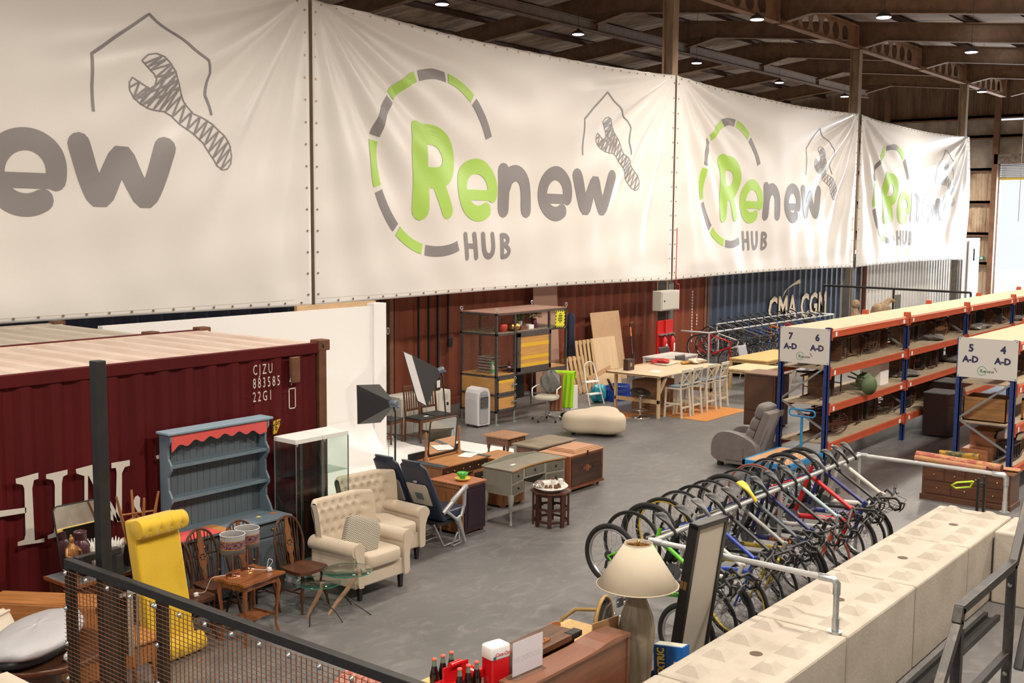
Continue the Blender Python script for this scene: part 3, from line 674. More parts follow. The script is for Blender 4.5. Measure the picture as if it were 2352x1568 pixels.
for z in (1.14, 1.49): link('shelf', B().box(k0 + .01, k1, 9.77, yb - .02, z, z + .02).box(k0 + .01, k1, 9.765, 9.775, z - .015, z + .02), DBL, d, .003)
L_ = k1 - k0 - .03
sc = [(k0 + .015, 1.82)] + [(k0 + .015 + L_ * i / 60, 1.735 - .02 * cos(i / 60 * 2 * pi * 6.5) - .06 * abs(i / 30 - 1) ** 3) for i in range(61)] + [(k1 - .015, 1.82)]
link('scalloped_frieze', B().prism(sc[::-1], 9.755, 9.77, 'xz'), COR, d, label='coral scalloped frieze')
link('cornice', B().box(k0 - .02, k1 + .03, 9.75, yb, 1.82, 1.835).box(k0 - .05, k1 + .05, 9.72, yb, 1.835, 1.86), mat('dresser_pale', (.26, .36, .44), .45), d, .005)
solo('sticky_note', 'yellow sticky note on the blue dresser counter', 'note', B().box(-.03, .03, -.02, .02, 0, .002), mat('note_yellow', (.8, .7, .2), .6), (7.72, 9.62, .801), 20)
solo('wood_tag', 'small copper coloured tag at the end of the dresser counter', 'tag', B().box(-.05, .05, -.03, .03, 0, .004), mat('tag_copper', (.4, .16, .08), .6), (7.93, 9.62, .801), 10)
# ================================================================ glass display cabinets
GL = glassy('clear_glass', (.93, .97, .95), .03); GLE = mat('glass_edge', (.05, .3, .22), .1, trans=.5)
def vitrine(x, y, lab, z=1.63):
    t = thing('display_cabinet', lab, 'cabinet', (x, y, 0), 0, 'glass display cabinets'); w, dp = .39, .37
    link('top_board', B().box(0, w, 0, dp, z - .05, z), WHT, t, .003); link('base_board', B().box(0, w, 0, dp, 0, .06), WHT, t, .003)
    for sx_ in (0, w - .006): link('glass_side', B().box(sx_, sx_ + .006, 0, dp, .06, z - .05), GL, t)
    link('glass_back', B().box(0.006, w - .006, dp - .006, dp, .06, z - .05), GL, t); dr = link('glass_door', B().box(0.006, w - .006, 0, .006, .06, z - .05), GL, t)
    link('door_hinge', B().box(.0, .03, -.006, .012, z - .075, z - .05), GALV, dr)
    for k_ in range(3): link('glass_shelf', B().box(.008, w - .008, .01, dp - .01, .42 + k_ * .38, .426 + k_ * .38), glassy('shelf_glass', (.75, .9, .85), .08), t)
    for cx in (.0, w - .01):
        for cy in (0, dp - .01): link('edge_strip', B().box(cx, cx + .01, cy, cy + .01, .06, z - .05), GALV, t)
    return t
vitrine(8.055, 9.38, 'glass display cabinet with a pale top touching the right end of the blue dresser')
vitrine(8.455, 9.38, 'glass display cabinet with a pale top in front of the container corner')
# ================================================================ wheelback chairs
WDK = wood('dark_elm', (.11, .042, .018), .45, 'x', .35); WDZ = wood('dark_elm', (.10, .04, .018), .5, 'z', .35)
def windsor():
    t = thing('windsor_chair', 'x', 'chair', (0, 0, 0), 0, 'wheelback chairs beside the dresser')
    sp = [(.2, .17), (.21, 0), (.2, -.17), (.14, -.205), (0, -.2), (-.15, -.17), (-.19, -.1), (-.19, .1), (-.15, .17), (0, .2), (.14, .205)]
    link('seat', B().prism(smooth2(sp + sp[:1], 2)[:-1][::-1], .40, .435, 'xy'), WDK, t, .008)
    hoop = [(-.165, -.16, .43), (-.19, -.19, .6), (-.225, -.18, .76), (-.25, -.12, .88), (-.26, 0, .93), (-.25, .12, .88), (-.225, .18, .76), (-.19, .19, .6), (-.165, .16, .43)]
    hp = []
    for i in range(len(hoop) - 1):
        for k_ in range(4):
            t_ = k_ / 4; P = [Vector(hoop[max(i - 1, 0)]), Vector(hoop[i]), Vector(hoop[i + 1]), Vector(hoop[min(i + 2, 8)])]
            hp.append(.5 * ((2 * P[1]) + (P[2] - P[0]) * t_ + (2 * P[0] - 5 * P[1] + 4 * P[2] - P[3]) * t_ ** 2 + (3 * P[1] - P[0] - 3 * P[2] + P[3]) * t_ ** 3))
    hp.append(Vector(hoop[-1])); link('back_hoop', B().tube(hp, .013, 8), WDK, t)
    for yy in (-.13, -.095, -.06, .06, .095, .13):
        ztop = .93 - (abs(yy) / .19) ** 2.6 * .22; link('spindle', B().tube([(-.16, yy * .8, .43), (-.16 - (ztop - .43) * .19, yy * 1.08, ztop)], .006, 6), WDK, t)
    sl = B(); pr = [(-.018, .43), (-.03, .48), (-.02, .53), (-.045, .58), (-.05, .66), (-.035, .72), (-.045, .78), (-.025, .85), (-.02, .92)]
    poly = pr + [(-a, z) for a, z in pr[::-1]]
    sl.prism(poly[::-1], -.007, .007, 'yz'); sl.xf(((1, 0, -.19, -.16 + .19 * .43), (0, 1, 0, 0), (0, 0, 1, 0), (0, 0, 0, 1)))
    s_ = link('splat', sl, wood('splat_wood', (.24, .09, .03), .5, 'z'), t, label='pierced wheel splat')
    hl = B()
    for k_ in range(6): a = k_ * pi / 3; hl.ell((-.16 - .19 * .22 + .011, .026 * cos(a), .655 + .03 * sin(a)), .006, .008, .009, 8, 5)
    link('wheel_piercing', hl, BLK, s_)
    for sx_ in (1, -1):
        for sy in (1, -1):
            p, q_ = Vector((.13 * sx_, .13 * sy, .40)), Vector((.2 * sx_ - .01, .19 * sy, 0)); 
            link('leg', B().tube([p.lerp(q_, k_ / 8) for k_ in range(9)], [.012, .015, .017, .013, .019, .019, .014, .012, .011], 8), WDZ, t)
    for sy in (1, -1): link('stretcher', B().tube([(.165, .155 * sy, .2), (0, .155 * sy, .2), (-.17, .155 * sy, .2)], [.008, .013, .008], 6), WDZ, t)
    link('stretcher', B().tube([(0, .155, .2), (0, 0, .2), (0, -.155, .2)], [.008, .013, .008], 6), WDZ, t)
    return t
wc = windsor(); wc.location = (7.63, 8.80, 0); wc.rotation_euler = (0, 0, radians(-88)); wc['label'] = 'dark wheelback chair nearest the cream armchair, its seat empty'
dup(wc, (7.17, 9.03, 0), -92, 'dark wheelback chair whose back shows right of the two drum lampshades')
dup(wc, (6.73, 9.07, 0), -88, 'dark wheelback chair directly behind the two copper lamps')
dup(wc, (6.30, 8.93, 0), -90, 'dark wheelback chair next to the yellow chaise, with a white plug on its seat')
# ================================================================ wavy side table with two copper lamps
MAH = wood('mahogany', (.32, .11, .035), .5, 'x', .25); MAZ = wood('mahogany', (.26, .09, .03), .5, 'z', .3)
def wavy(w, d, k=.018):
    o = []
    for (ax, ay, bx, by) in ((-w, -d, w, -d), (w, -d, w, d), (w, d, -w, d), (-w, d, -w, -d)):
        for i in range(16):
            t = i / 16; L_ = sqrt((bx - ax) ** 2 + (by - ay) ** 2); nx, ny = (by - ay) / L_, -(bx - ax) / L_
            s_ = k * (-.5 + 1.0 * cos(t * 2 * pi * 2) * .6) * sin(pi * t) ** .5; o.append((ax + (bx - ax) * t + nx * s_, ay + (by - ay) * t + ny * s_))
    return o
t = thing('side_table', 'small mahogany table with a wavy top and two copper lamps on it', 'table', (6.72, 8.53, 0), 6)
link('tabletop', B().prism(wavy(.27, .22), .60, .622, 'xy'), MAH, t, .004)
link('apron', B().prism(wavy(.22, .17, .01), .53, .60, 'xy'), MAZ, t)
for sx_ in (1, -1):
    for sy in (1, -1): link('leg', B().tube([(.20 * sx_, .15 * sy, .6), (.225 * sx_, .17 * sy, .5), (.21 * sx_, .16 * sy, .3), (.2 * sx_, .15 * sy, .12), (.225 * sx_, .17 * sy, 0)], [.026, .024, .015, .012, .016], 8), MAZ, t)
link('lower_shelf', B().prism(wavy(.15, .12), .2, .215, 'xy'), MAZ, t)
for sx_ in (1, -1): link('stretcher', B().bar((.2 * sx_, .15, .2), (.2 * sx_, -.15, .2), .015, .02), MAZ, t)
COPR = mat('copper', (.75, .33, .2), .2, 1); SHG = mat('shade_grey', (.2, .195, .195), .8); SEQ = mat('sequin_band', (.09, .03, .05), .3, .3, noise=(60, .9), col2=(.35, .2, .2), lo=.45, hi=.55)
def clamp(x, y, lab):
    t = thing('table_lamp', lab, 'lamp', (x, y, .622), 0, 'copper table lamps on the side table')
    link('base', B().lathe([(.07, 0), (.07, .012), (.015, .02), (.006, .03)], n=24), COPR, t); link('stem', B().cyl((0, 0, .02), .0055, .3, 10), COPR, t)
    s_ = link('lamp_shade', B().lathe([(.118, .24), (.118, .42)], n=32, cap=False), SHG, t); s_.modifiers.new('s', 'SOLIDIFY').thickness = .003
    link('sequin_band', B().lathe([(.1205, .295), (.1205, .365)], n=32, cap=False), SEQ, s_); link('orange_trim', B().lathe([(.1208, .365), (.1208, .373)], n=32, cap=False).lathe([(.1208, .287), (.1208, .295)], n=32, cap=False), mat('trim_orange', (.4, .17, .04), .5), s_)
    link('rim', B().tube([(.119 * cos(a / 16 * pi), .119 * sin(a / 16 * pi), .42) for a in range(32)], .003, 5, True), WHT, s_)
    link('bulb', B().ell((0, 0, .34), .025, .025, .035), WHT, t)
    return t
clamp(6.585, 8.60, 'copper lamp with a grey drum shade, nearer the yellow chaise'); clamp(6.81, 8.665, 'copper lamp with a grey drum shade, farther from the yellow chaise')
WCB = mat('white_cable', (.8, .8, .8), .4)
def cable(name, lab, pts, r=.003, m=None, pl=None, cat='cable'):
    P = pts
    q_ = []
    for i in range(len(P) - 1):
        a, b_, c, d_ = [Vector(P[max(0, min(len(P) - 1, j))]) for j in (i - 1, i, i + 1, i + 2)]
        for k_ in range(6):
            t_ = k_ / 6; q_.append(.5 * ((2 * b_) + (c - a) * t_ + (2 * a - 5 * b_ + 4 * c - d_) * t_ ** 2 + (3 * b_ - a - 3 * c + d_) * t_ ** 3))
    q_.append(Vector(P[-1])); t = thing(name, lab, cat, (0, 0, 0)); link('lead', B().tube(q_, r, 5), m or WCB, t)
    if pl: link('plug', B().pad(pl[0] - .022, pl[0] + .022, pl[1] - .015, pl[1] + .015, pl[2], pl[2] + .04).bar((pl[0], pl[1] - .01, pl[2] + .02), (pl[0], pl[1] - .05, pl[2] + .02), .006, .004), m or WCB, t)
cable('lamp_cable', 'white cable and plug of the farther copper lamp, heaped on the wavy table', [(6.84, 8.63, .626), (6.88, 8.56, .627), (6.92, 8.52, .627), (6.95, 8.5, .66), (6.97, 8.48, .71), (6.94, 8.5, .73), (6.92, 8.5, .67), (6.9, 8.48, .627)], pl=(6.91, 8.46, .624))
cable('lamp_cable', 'white cable of the nearer copper lamp ending on the wheelback chair seat', [(6.56, 8.66, .626), (6.5, 8.7, .627), (6.45, 8.76, .6), (6.42, 8.82, .47), (6.38, 8.88, .45), (6.34, 8.86, .442)], pl=(6.33, 8.84, .437))
solo('price_tag', 'small yellow price tag at the foot of a copper lamp', 'tag', B().box(-.02, .02, -.012, .012, 0, .002), mat('note_yellow', (.8, .7, .2), .6), (6.76, 8.56, .6225), 15)
# ================================================================ yellow chaise stood on its end
YEL = mat('yellow_velvet', (.72, .47, .015), .75, noise=(5, .25), col2=(.56, .34, .01), sheen=.3, bump=(40, .1))
t = thing('chaise_bench', 'yellow velvet bench with buttoned rolled ends, stood upright on one end', 'bench', (5.97, 8.60, 0)); t.rotation_euler = (radians(-11), 0, radians(4))
link('seat_slab', B().box(-.25, .25, .05, .19, .03, 1.34), YEL, t, .025)
link('underside', B().box(-.24, .24, .19, .2, .04, 1.33), BLK, t, label='black underside cloth')
def roll(z, sg):
    b = B()
    def f(u, v):
        a = 2 * pi * u; x = -.26 + .52 * v; r = .095 * (1 - .10 * (abs(2 * v - 1) ** 6))
        for bx in (-.18, -.06, .06, .18):
            d2 = ((x - bx) / .03) ** 2 + ((a - 3.6) * .095 / .03) ** 2; r -= .02 * exp(-d2)
            r -= .005 * exp(-((x - bx) / .012) ** 2) * max(0, cos((a - 3.6) / 1.4))
        return (x, .03 + r * cos(a) * 1.05 - .03, z + r * sin(a))
    b.grid(f, 40, 60); b.lathe([(.001, -.27), (.06, -.268), (.09, -.26)], (0, 0, z), 20, axis='x'); b.lathe([(.09, .26), (.06, .268), (.001, .27)], (0, 0, z), 20, axis='x'); return b
r1 = link('end_roll', roll(1.25, 1), YEL, t); r2 = link('end_roll', roll(.1, -1), YEL, t)
for bx in (-.18, -.06, .06, .18):
    for z, r_ in ((1.25, r1), (.1, r2)): link('button', B().ell((bx, -.078, z - .045), .008, .006, .008, 8, 5), YEL, r_)
# ================================================================ tables behind the fence with statue, vase, bowl, mirror, stool
GT = wood('teak', (.48, .20, .06), .6, 'x', .35); GTZ = wood('teak', (.38, .15, .045), .6, 'z', .4)
t = thing('console_table', 'dark wooden table with a grey top carrying the statue, vase and white bowl', 'table', (5.24, 9.14, 0))
link('tabletop', B().box(0, .96, 0, .48, .725, .75), mat('slate_top', (.13, .14, .16), .5), t, .004); link('edging', B().box(-.012, .972, -.012, .0, .72, .752).box(-.012, 0, 0, .48, .72, .752), MAH, t)
link('apron', B().box(.03, .93, .03, .45, .62, .725), WDK, t)
for sx_ in (.06, .9):
    for sy in (.06, .42): link('leg', B().box(sx_ - .025, sx_ + .025, sy - .025, sy + .025, 0, .62), WDK, t)
t = thing('drop_leaf_table', 'teak drop leaf table at the left edge beside the container', 'table', (4.94, 9.02, 0), -57)
link('tabletop', B().box(-.5, .5, -.15, .15, .73, .75), GT, t, .004)
for s_ in (-1, 1): link('leaf', B().box(-.5, .5, s_ * .165 - .01, s_ * .165 + .01, .22, .742), GT, t, .003)
link('frame', B().box(-.42, .42, -.12, .12, .62, .73), WDK, t)
for sx_ in (-.4, .4): link('leg', B().box(sx_ - .02, sx_ + .02, -.11, .11, 0, .62), GTZ, t)
t = thing('low_table', 'low orange wooden table seen through the mesh fence', 'table', (4.6, 8.06, 0))
link('tabletop', B().box(0, .84, 0, .42, .48, .5), GT, t, .004); link('apron', B().box(.03, .81, .03, .39, .3, .48), GTZ, t, .002)
for sx_ in (.05, .76):
    for sy in (.05, .37): link('leg', B().tube([(sx_, sy, .3), (sx_ + (.03 if sx_ > .4 else -.03), sy, 0)], [.02, .012], 8), GTZ, t)
solo('wood_wedge', 'pale wooden board leaning behind the mesh fence near the teak table', 'board', B().prism([(-.09, 0), (.09, 0), (.02, .5), (-.09, .5)], 0, .02, 'xz'), wood('pale_board', (.55, .38, .2), .8, 'z'), (4.66, 8.7, .0), -57)
VS = mat('maroon_glaze', (.07, .025, .03), .25); 
b = B().lathe([(.05, 0), (.085, .02), (.088, .25), (.085, .28), (.055, .33), (.05, .34), (.056, .345), (.056, .4), (.062, .41), (.052, .41), (.046, .36), (.05, .3)], n=48, fn=lambda a, z: 1 + (.02 * cos(a * 18) if .02 < z < .29 else 0))
solo('fluted_vase', 'dark maroon fluted vase between the gilded statue and the white bowl', 'vase', b, VS, (5.48, 9.40, .75))
IV = mat('cream_ceramic', (.62, .58, .5), .5)
t = thing('ribbed_bowl', 'large white bowl with a spiky petalled rim beside the tall post', 'bowl', (5.70, 9.34, .75))
link('bowl_body', B().lathe([(.07, 0), (.11, .03), (.15, .12), (.168, .22), (.17, .24), (.16, .24), (.14, .12), (.09, .04), (.001, .035)], n=40), IV, t)
for i in range(30):
    a = 2 * pi * i / 30; link('petal', B().tube([(.145 * cos(a), .145 * sin(a), .19), (.158 * cos(a), .158 * sin(a), .235), (.165 * cos(a), .165 * sin(a), .268 + .008 * (i % 3))], [.010, .012, .005], 6), WHT, t)
GOLD = mat('gilded_wood', (.38, .18, .05), .35, .35, noise=(20, .7), col2=(.12, .05, .02))
t = thing('robed_statue', 'small gilded statue of a robed figure beside the mirror', 'statue', (5.31, 9.26, .75))
link('robe', B().lathe([(.06, 0), (.055, .03), (.038, .06), (.05, .12), (.045, .2), (.058, .27), (.05, .32), (.022, .355), (.018, .37)], n=24, fn=lambda a, z: 1 + .10 * cos(a * 5 + z * 30) + .05 * cos(a * 9)), GOLD, t)
link('head', B().ell((0, 0, .395), .022, .024, .03, 12, 8).ell((0, .006, .43), .014, .014, .012, 8, 6), GOLD, t)
link('arm', B().tube([(-.045, 0, .32), (-.065, -.03, .26), (-.03, -.06, .24)], [.016, .015, .01], 8), GOLD, t); link('arm', B().tube([(.045, 0, .32), (.07, -.02, .28), (.05, -.06, .3)], [.016, .015, .01], 8), GOLD, t)
link('staff', B().tube([(.05, -.07, .3), (.09, -.06, .18)], .005, 6), GOLD, t)
MIR = mat('mirror_glass', (.88, .9, .9), .02, 1)
t = thing('leaning_mirror', 'large black framed mirror leaning behind the vase, reflecting the yellow bench', 'mirror', (5.62, 9.50, .752)); t.rotation_euler = (radians(-14), 0, radians(-2))
def rrect(w, h, r, n=5):
    o = []
    for cx, cy, a in ((w - r, h - r, 0), (r - w, h - r, 90), (r - w, r - h, 180), (w - r, r - h, 270)): o += arc(cx, cy, r, a, a + 90, n)
    return o
pr = [(a, z + .32) for a, z in rrect(.26, .31, .05)]
link('glass', B().prism(pr, 0, .006, 'xz'), MIR, t); link('frame', B().tube([(a, .003, z) for a, z in pr], .008, 6, True), BLK, t)
def plainstool(loc, lab, rot, name='wooden_stool'):
    t = thing(name, lab, 'stool', loc); t.rotation_euler = rot
    link('seat', B().lathe([(.15, .43), (.17, .44), (.17, .46), (.15, .47)], n=28), GT, t)
    F = [Vector((.2 * cos(a), .2 * sin(a), 0)) for a in (pi / 4, 3 * pi / 4, 5 * pi / 4, 7 * pi / 4)]; T_ = [f * .55 + Vector((0, 0, .44)) for f in F]
    for f, q_ in zip(F, T_): link('leg', B().tube([f, f.lerp(q_, .5), q_], [.011, .017, .013], 8), GTZ, t)
    for i in (0, 1): link('stretcher', B().tube([F[i].lerp(T_[i], .42), F[i + 2].lerp(T_[i + 2], .42)] if i == 0 else [F[1].lerp(T_[1], .5), F[3].lerp(T_[3], .5)], .01, 6), GTZ, t)
    for i in (0, 2): link('stretcher', B().tube([F[i].lerp(T_[i], .6), F[i + 1].lerp(T_[i + 1], .6)], .009, 6), GTZ, t)
    return t
plainstool((6.04, 9.32, 1.42), 'wooden stool turned upside down with its legs in the air', (pi, 0, .5))
# support beneath the upturned stool
solo('storage_box', 'dark wooden box under the upturned stool', 'box', B().box(-.14, .14, -.14, .14, 0, .198), WDK, (6.04, 9.33, .75), bevel=.004)
# ================================================================ things in the bottom left corner
t = thing('round_table', 'dark brown round pedestal table holding the wrapped parcel', 'table', (4.24, 7.86, 0))
link('tabletop', B().lathe([(.42, .74), (.47, .75), (.48, .79), (.47, .8), (.455, .795), (.45, .785), (.001, .785)], n=48), WDK, t); link('pedestal', B().lathe([(.16, 0), (.15, .05), (.13, .1), (.12, .4), (.14, .7), (.2, .74)], n=12), WDK, t)
def lump(rx, ry, rz, sd, am=.12, n=36, m=20, p=.7):
    b = B()
    def g(v): return math.copysign(abs(v) ** p, v)
    def f(u, v):
        a, e = 2 * pi * u, -pi / 2 + pi * v; r = 1 + am * (sin(3 * a + sd + 2 * e) * .5 + sin(7 * a + 3 * e + sd * 2) * .25 + sin(11 * a - 5 * e) * .15) * cos(e)
        return (rx * g(cos(e)) * g(cos(a)) * r, ry * g(cos(e)) * g(sin(a)) * r, rz * g(sin(e)) * (1 + am * .5 * sin(5 * a + sd)))
    return b.grid(f, n, m)
WRP = mat('bubble_wrap', (.46, .46, .48), .28, bump=(160, .7), bd=.004)
t = thing('wrapped_parcel', 'oval parcel in white bubble wrap on the dark round table', 'parcel', (4.22, 7.88, .91), 35)
link('wrap', lump(.50, .27, .085, 1.1, .05, 60, 30, .85), WRP, t); link('dark_base', B().lathe([(.40, -.115), (.47, -.09), (.47, -.05), (.44, -.03)], n=40, sy=.52), BLK, t)
solo('plastic_scrap', 'crumpled scrap of clear plastic on the rim of the dark round table', 'wrapping', lump(.05, .03, .03, 3, .5, 14, 8), WRP, (4.27, 7.52, .815))
CRE = mat('cream_canvas', (.60, .53, .42), .8, bump=(12, .3))
t = thing('canvas_drum', 'cream canvas drum with a piped rim lying behind the wrapped parcel', 'lampshade', (4.30, 8.72, .33), 20); t.rotation_euler = (radians(-28), 0, radians(25))
link('canvas', B().lathe([(.30, -.3), (.31, 0), (.30, .42), (.27, .47), (.1, .485), (.001, .47)], n=40), CRE, t); link('piping', B().tube([(.3 * cos(i * pi / 20), .3 * sin(i * pi / 20), .43) for i in range(40)], .014, 6, True), CRE, t); link('lower_hoop', B().tube([(.30 * cos(i * pi / 20), .3 * sin(i * pi / 20), -.3) for i in range(40)], .012, 6, True), WHT, t)
t = thing('red_box', 'red box with a cream lid cut by the bottom left corner of the photo', 'box', (3.28, 6.9, 0)); link('box_body', B().box(0, .45, 0, .5, 0, .84), mat('poster_red', (.62, .07, .03), .5), t, .004); link('lid', B().box(-.005, .455, -.005, .505, .84, .9), CRE, t, .004)
# ================================================================ nesting glass tables
GT2 = glassy('green_glass', (.90, .965, .93), .05)
t = thing('glass_table', 'taller round glass table on a branch leg beside the cream armchair', 'table', (0, 0, 0), 0, 'round glass tables with branch legs')
link('glass_top', B().lathe([(.001, 0), (.25, 0), (.252, .004), (.25, .008), (.001, .008)], (7.78, 8.28, .452), 48), GT2, t); link('glass_rim', B().tube([(7.78 + .252 * cos(i * pi / 24), 8.28 + .252 * sin(i * pi / 24), .456) for i in range(48)], .004, 5, True), GLE, t)
PK = wood('bleached_branch', (.5, .3, .19), .8, 'z'); link('branch_leg', B().tube([(7.90, 8.22, .45), (7.86, 8.24, .38), (7.78, 8.30, .24), (7.70, 8.36, .12), (7.62, 8.40, 0)], [.03, .027, .024, .022, .016], 10), PK, t)
link('metal_leg', B().tube([(7.76, 8.32, .2), (7.82, 8.2, .1), (7.9, 8.06, 0)], .007, 6), DSTEEL, t); link('metal_leg', B().tube([(7.76, 8.31, .2), (7.86, 8.4, .12), (8.0, 8.46, 0)], .007, 6), DSTEEL, t); link('fixing_disc', B().cyl((7.9, 8.22, .46), .022, .003, 16), GALV, t)
t = thing('glass_table', 'lower round glass table on a branch leg beside the wheelback chairs', 'table', (0, 0, 0), 0, 'round glass tables with branch legs')
link('glass_top', B().lathe([(.001, 0), (.215, 0), (.217, .004), (.215, .008), (.001, .008)], (7.50, 8.40, .37), 48), GT2, t); link('glass_rim', B().tube([(7.50 + .217 * cos(i * pi / 24), 8.40 + .217 * sin(i * pi / 24), .374) for i in range(48)], .004, 5, True), GLE, t)
link('branch_leg', B().tube([(7.50, 8.35, .37), (7.47, 8.38, .25), (7.44, 8.46, .1), (7.42, 8.50, 0)], [.027, .022, .019, .015], 10), PK, t)
link('metal_leg', B().tube([(7.27, 8.29, 0), (7.29, 8.31, .1), (7.36, 8.32, .17), (7.45, 8.32, .195), (7.5, 8.28, .17), (7.54, 8.2, .1), (7.56, 8.12, 0)], .007, 6), DSTEEL, t); link('fixing_disc', B().cyl((7.50, 8.35, .379), .022, .003, 16), GALV, t)
# ================================================================ cream armchairs
LIN = mat('cream_linen', (.56, .47, .36), .85, bump=(220, .25), bd=.002, sheen=.2)
def armchair(loc, rz, lab):
    t = thing('tufted_armchair', lab, 'armchair', loc, rz, 'cream buttoned armchairs')
    # front faces -y; origin under the middle
    link('base', B().box(-.36, .36, -.34, .36, .15, .34), LIN, t, .02)
    link('seat_cushion', B().pad(-.27, .27, -.40, .28, .33, .49, p=.28), LIN, t)
    for s_ in (-1, 1):
        pr = []
        b = B(); x = s_ * .34
        def f(u, v, s_=s_):
            # section of the rolled arm swept along y
            y = -.36 + .70 * v; a = u * 2 * pi; top = .60 - .015 * v
            cx = s_ * .355; r = .095
            return (cx + s_ * .02 + r * cos(a), y, top - .04 + r * .85 * sin(a) )
        b.grid(f, 20, 10); fr = [f(i / 20, 0) for i in range(20)]; bk = [f(i / 20, 1) for i in range(20)]; b.add(fr, [tuple(range(20))]); b.add(bk, [tuple(range(20))[::-1]])
        b.box(min(s_ * .30, s_ * .42), max(s_ * .30, s_ * .42), -.345, .34, .15, .56); link('arm', b, LIN, t, .015)
        sw = [(-.01, .155), (.085, .155), (.075, .35), (.09, .44), (.13, .52), (.135, .60), (.10, .645), (.03, .65), (-.015, .61), (-.02, .5), (-.02, .3)]
        link('arm_facing', B().prism([(s_ * (.32 + a * .9), z) for a, z in smooth2(sw + sw[:1], 2)[:-1]][::s_], -.372, -.345, 'xz'), LIN, t, .006)
    # buttoned back curving round at the ends
    btn = []
    for j, z in enumerate((.60, .71, .82, .90)):
        for i in range(-3, 4):
            u = (i + (.5 if j % 2 else 0)) / 3.6
            if abs(u) < .92: btn.append((u, z))
    def bk(u, z, off=0):
        x = .41 * u; y = .30 - .20 * max(0, abs(u) - .62) ** 1.5 * 3.2 + .13 * (z - .45) 
        dd = 0
        for bu, bz in btn: dd -= .030 * exp(-(((u - bu) * .41) ** 2 + (z - bz) ** 2) / .0009)
        tp = max(0, z - .86); 
        return (x * (1 + .08 * (z - .5)), y + .2 * tp - dd, z - off - tp * .0)
    b = B(); b.grid(lambda u, v: bk(-1 + 2 * u, .40 + .54 * v), 84, 44)
    def rollback(u, v):
        uu = -1 + 2 * u; p = bk(uu, .94); a = v * pi * 1.1; r = .045
        return (p[0], p[1] + r - r * cos(a), p[2] + r * sin(a))
    b.grid(rollback, 84, 8); b.grid(lambda u, v: (lambda p: (p[0] * 1.03, p[1] + .085 - .02 * v, p[2]))(bk(-1 + 2 * u, .94 - .78 * v)), 40, 8)
    for s_ in (0, 1): b.grid(lambda u, v, s_=s_: (lambda p, w: (p[0] + (w[0] - p[0]) * u, p[1] + .085 * u, p[2]))(bk(-1 + 2 * s_, .15 + .82 * v), bk(-1 + 2 * s_, .15 + .82 * v)), 2, 20)
    link('buttoned_back', b, LIN, t)
    bt = B()
    for bu, bz in btn: p = bk(bu, bz); bt.ell((p[0], p[1] - .004, p[2]), .009, .006, .009, 8, 5)
    link('buttons', bt, LIN, t)['kind'] = 'stuff'
    for sx_ in (-.31, .31):
        for sy in (-.30, .31): link('leg', B().prism([(-.028, .15), (.028, .15), (.018, 0), (-.018, 0)], sy - .02, sy + .02, 'xz').mv(sx_, 0, 0), mat('black_lacquer', (.012, .010, .010), .3), t, .004)
    return t
armchair((8.44, 8.77, 0), 0, 'cream buttoned armchair with a patterned cushion, nearest the glass tables')
armchair((9.33, 9.36, 0), -6, 'cream buttoned armchair without a cushion, beside the airline seats')
zz = mat('zigzag_fabric', (.60, .55, .44), .9)
n_ = zz.node_tree.nodes; l_ = zz.node_tree.links; tc_ = n_.new('ShaderNodeTexCoord'); sx = n_.new('ShaderNodeSeparateXYZ'); l_.new(tc_.outputs['Object'], sx.inputs[0])
def mth(op, a, b_=None, nt=n_, lk=l_):
    q_ = nt.new('ShaderNodeMath'); q_.operation = op
    for i, v in enumerate((a, b_)):
        if v is None: continue
        if isinstance(v, (int, float)): q_.inputs[i].default_value = v
        else: lk.new(v, q_.inputs[i])
    return q_.outputs[0]
a_ = mth('PINGPONG', mth('MULTIPLY', sx.outputs['X'], 1.0), .018); c_ = mth('PINGPONG', mth('ADD', sx.outputs['Z'], a_), .010); gt = mth('GREATER_THAN', c_, .0052)
mx_ = n_.new('ShaderNodeMix'); mx_.data_type = 'RGBA'; mx_.inputs['A'].default_value = (.62, .57, .46, 1); mx_.inputs['B'].default_value = (.05, .045, .04, 1); l_.new(gt, mx_.inputs['Factor']); l_.new(mx_.outputs['Result'], n_['Principled BSDF'].inputs['Base Color'])
t = solo('scatter_cushion', 'square cream cushion with a dark zigzag pattern on the cream armchair', 'cushion', B().ell((0, 0, 0), .21, .07, .21, 32, 20, .45), zz, (8.32, 8.64, .63)); t.rotation_euler = (radians(-24), radians(22), radians(-22))
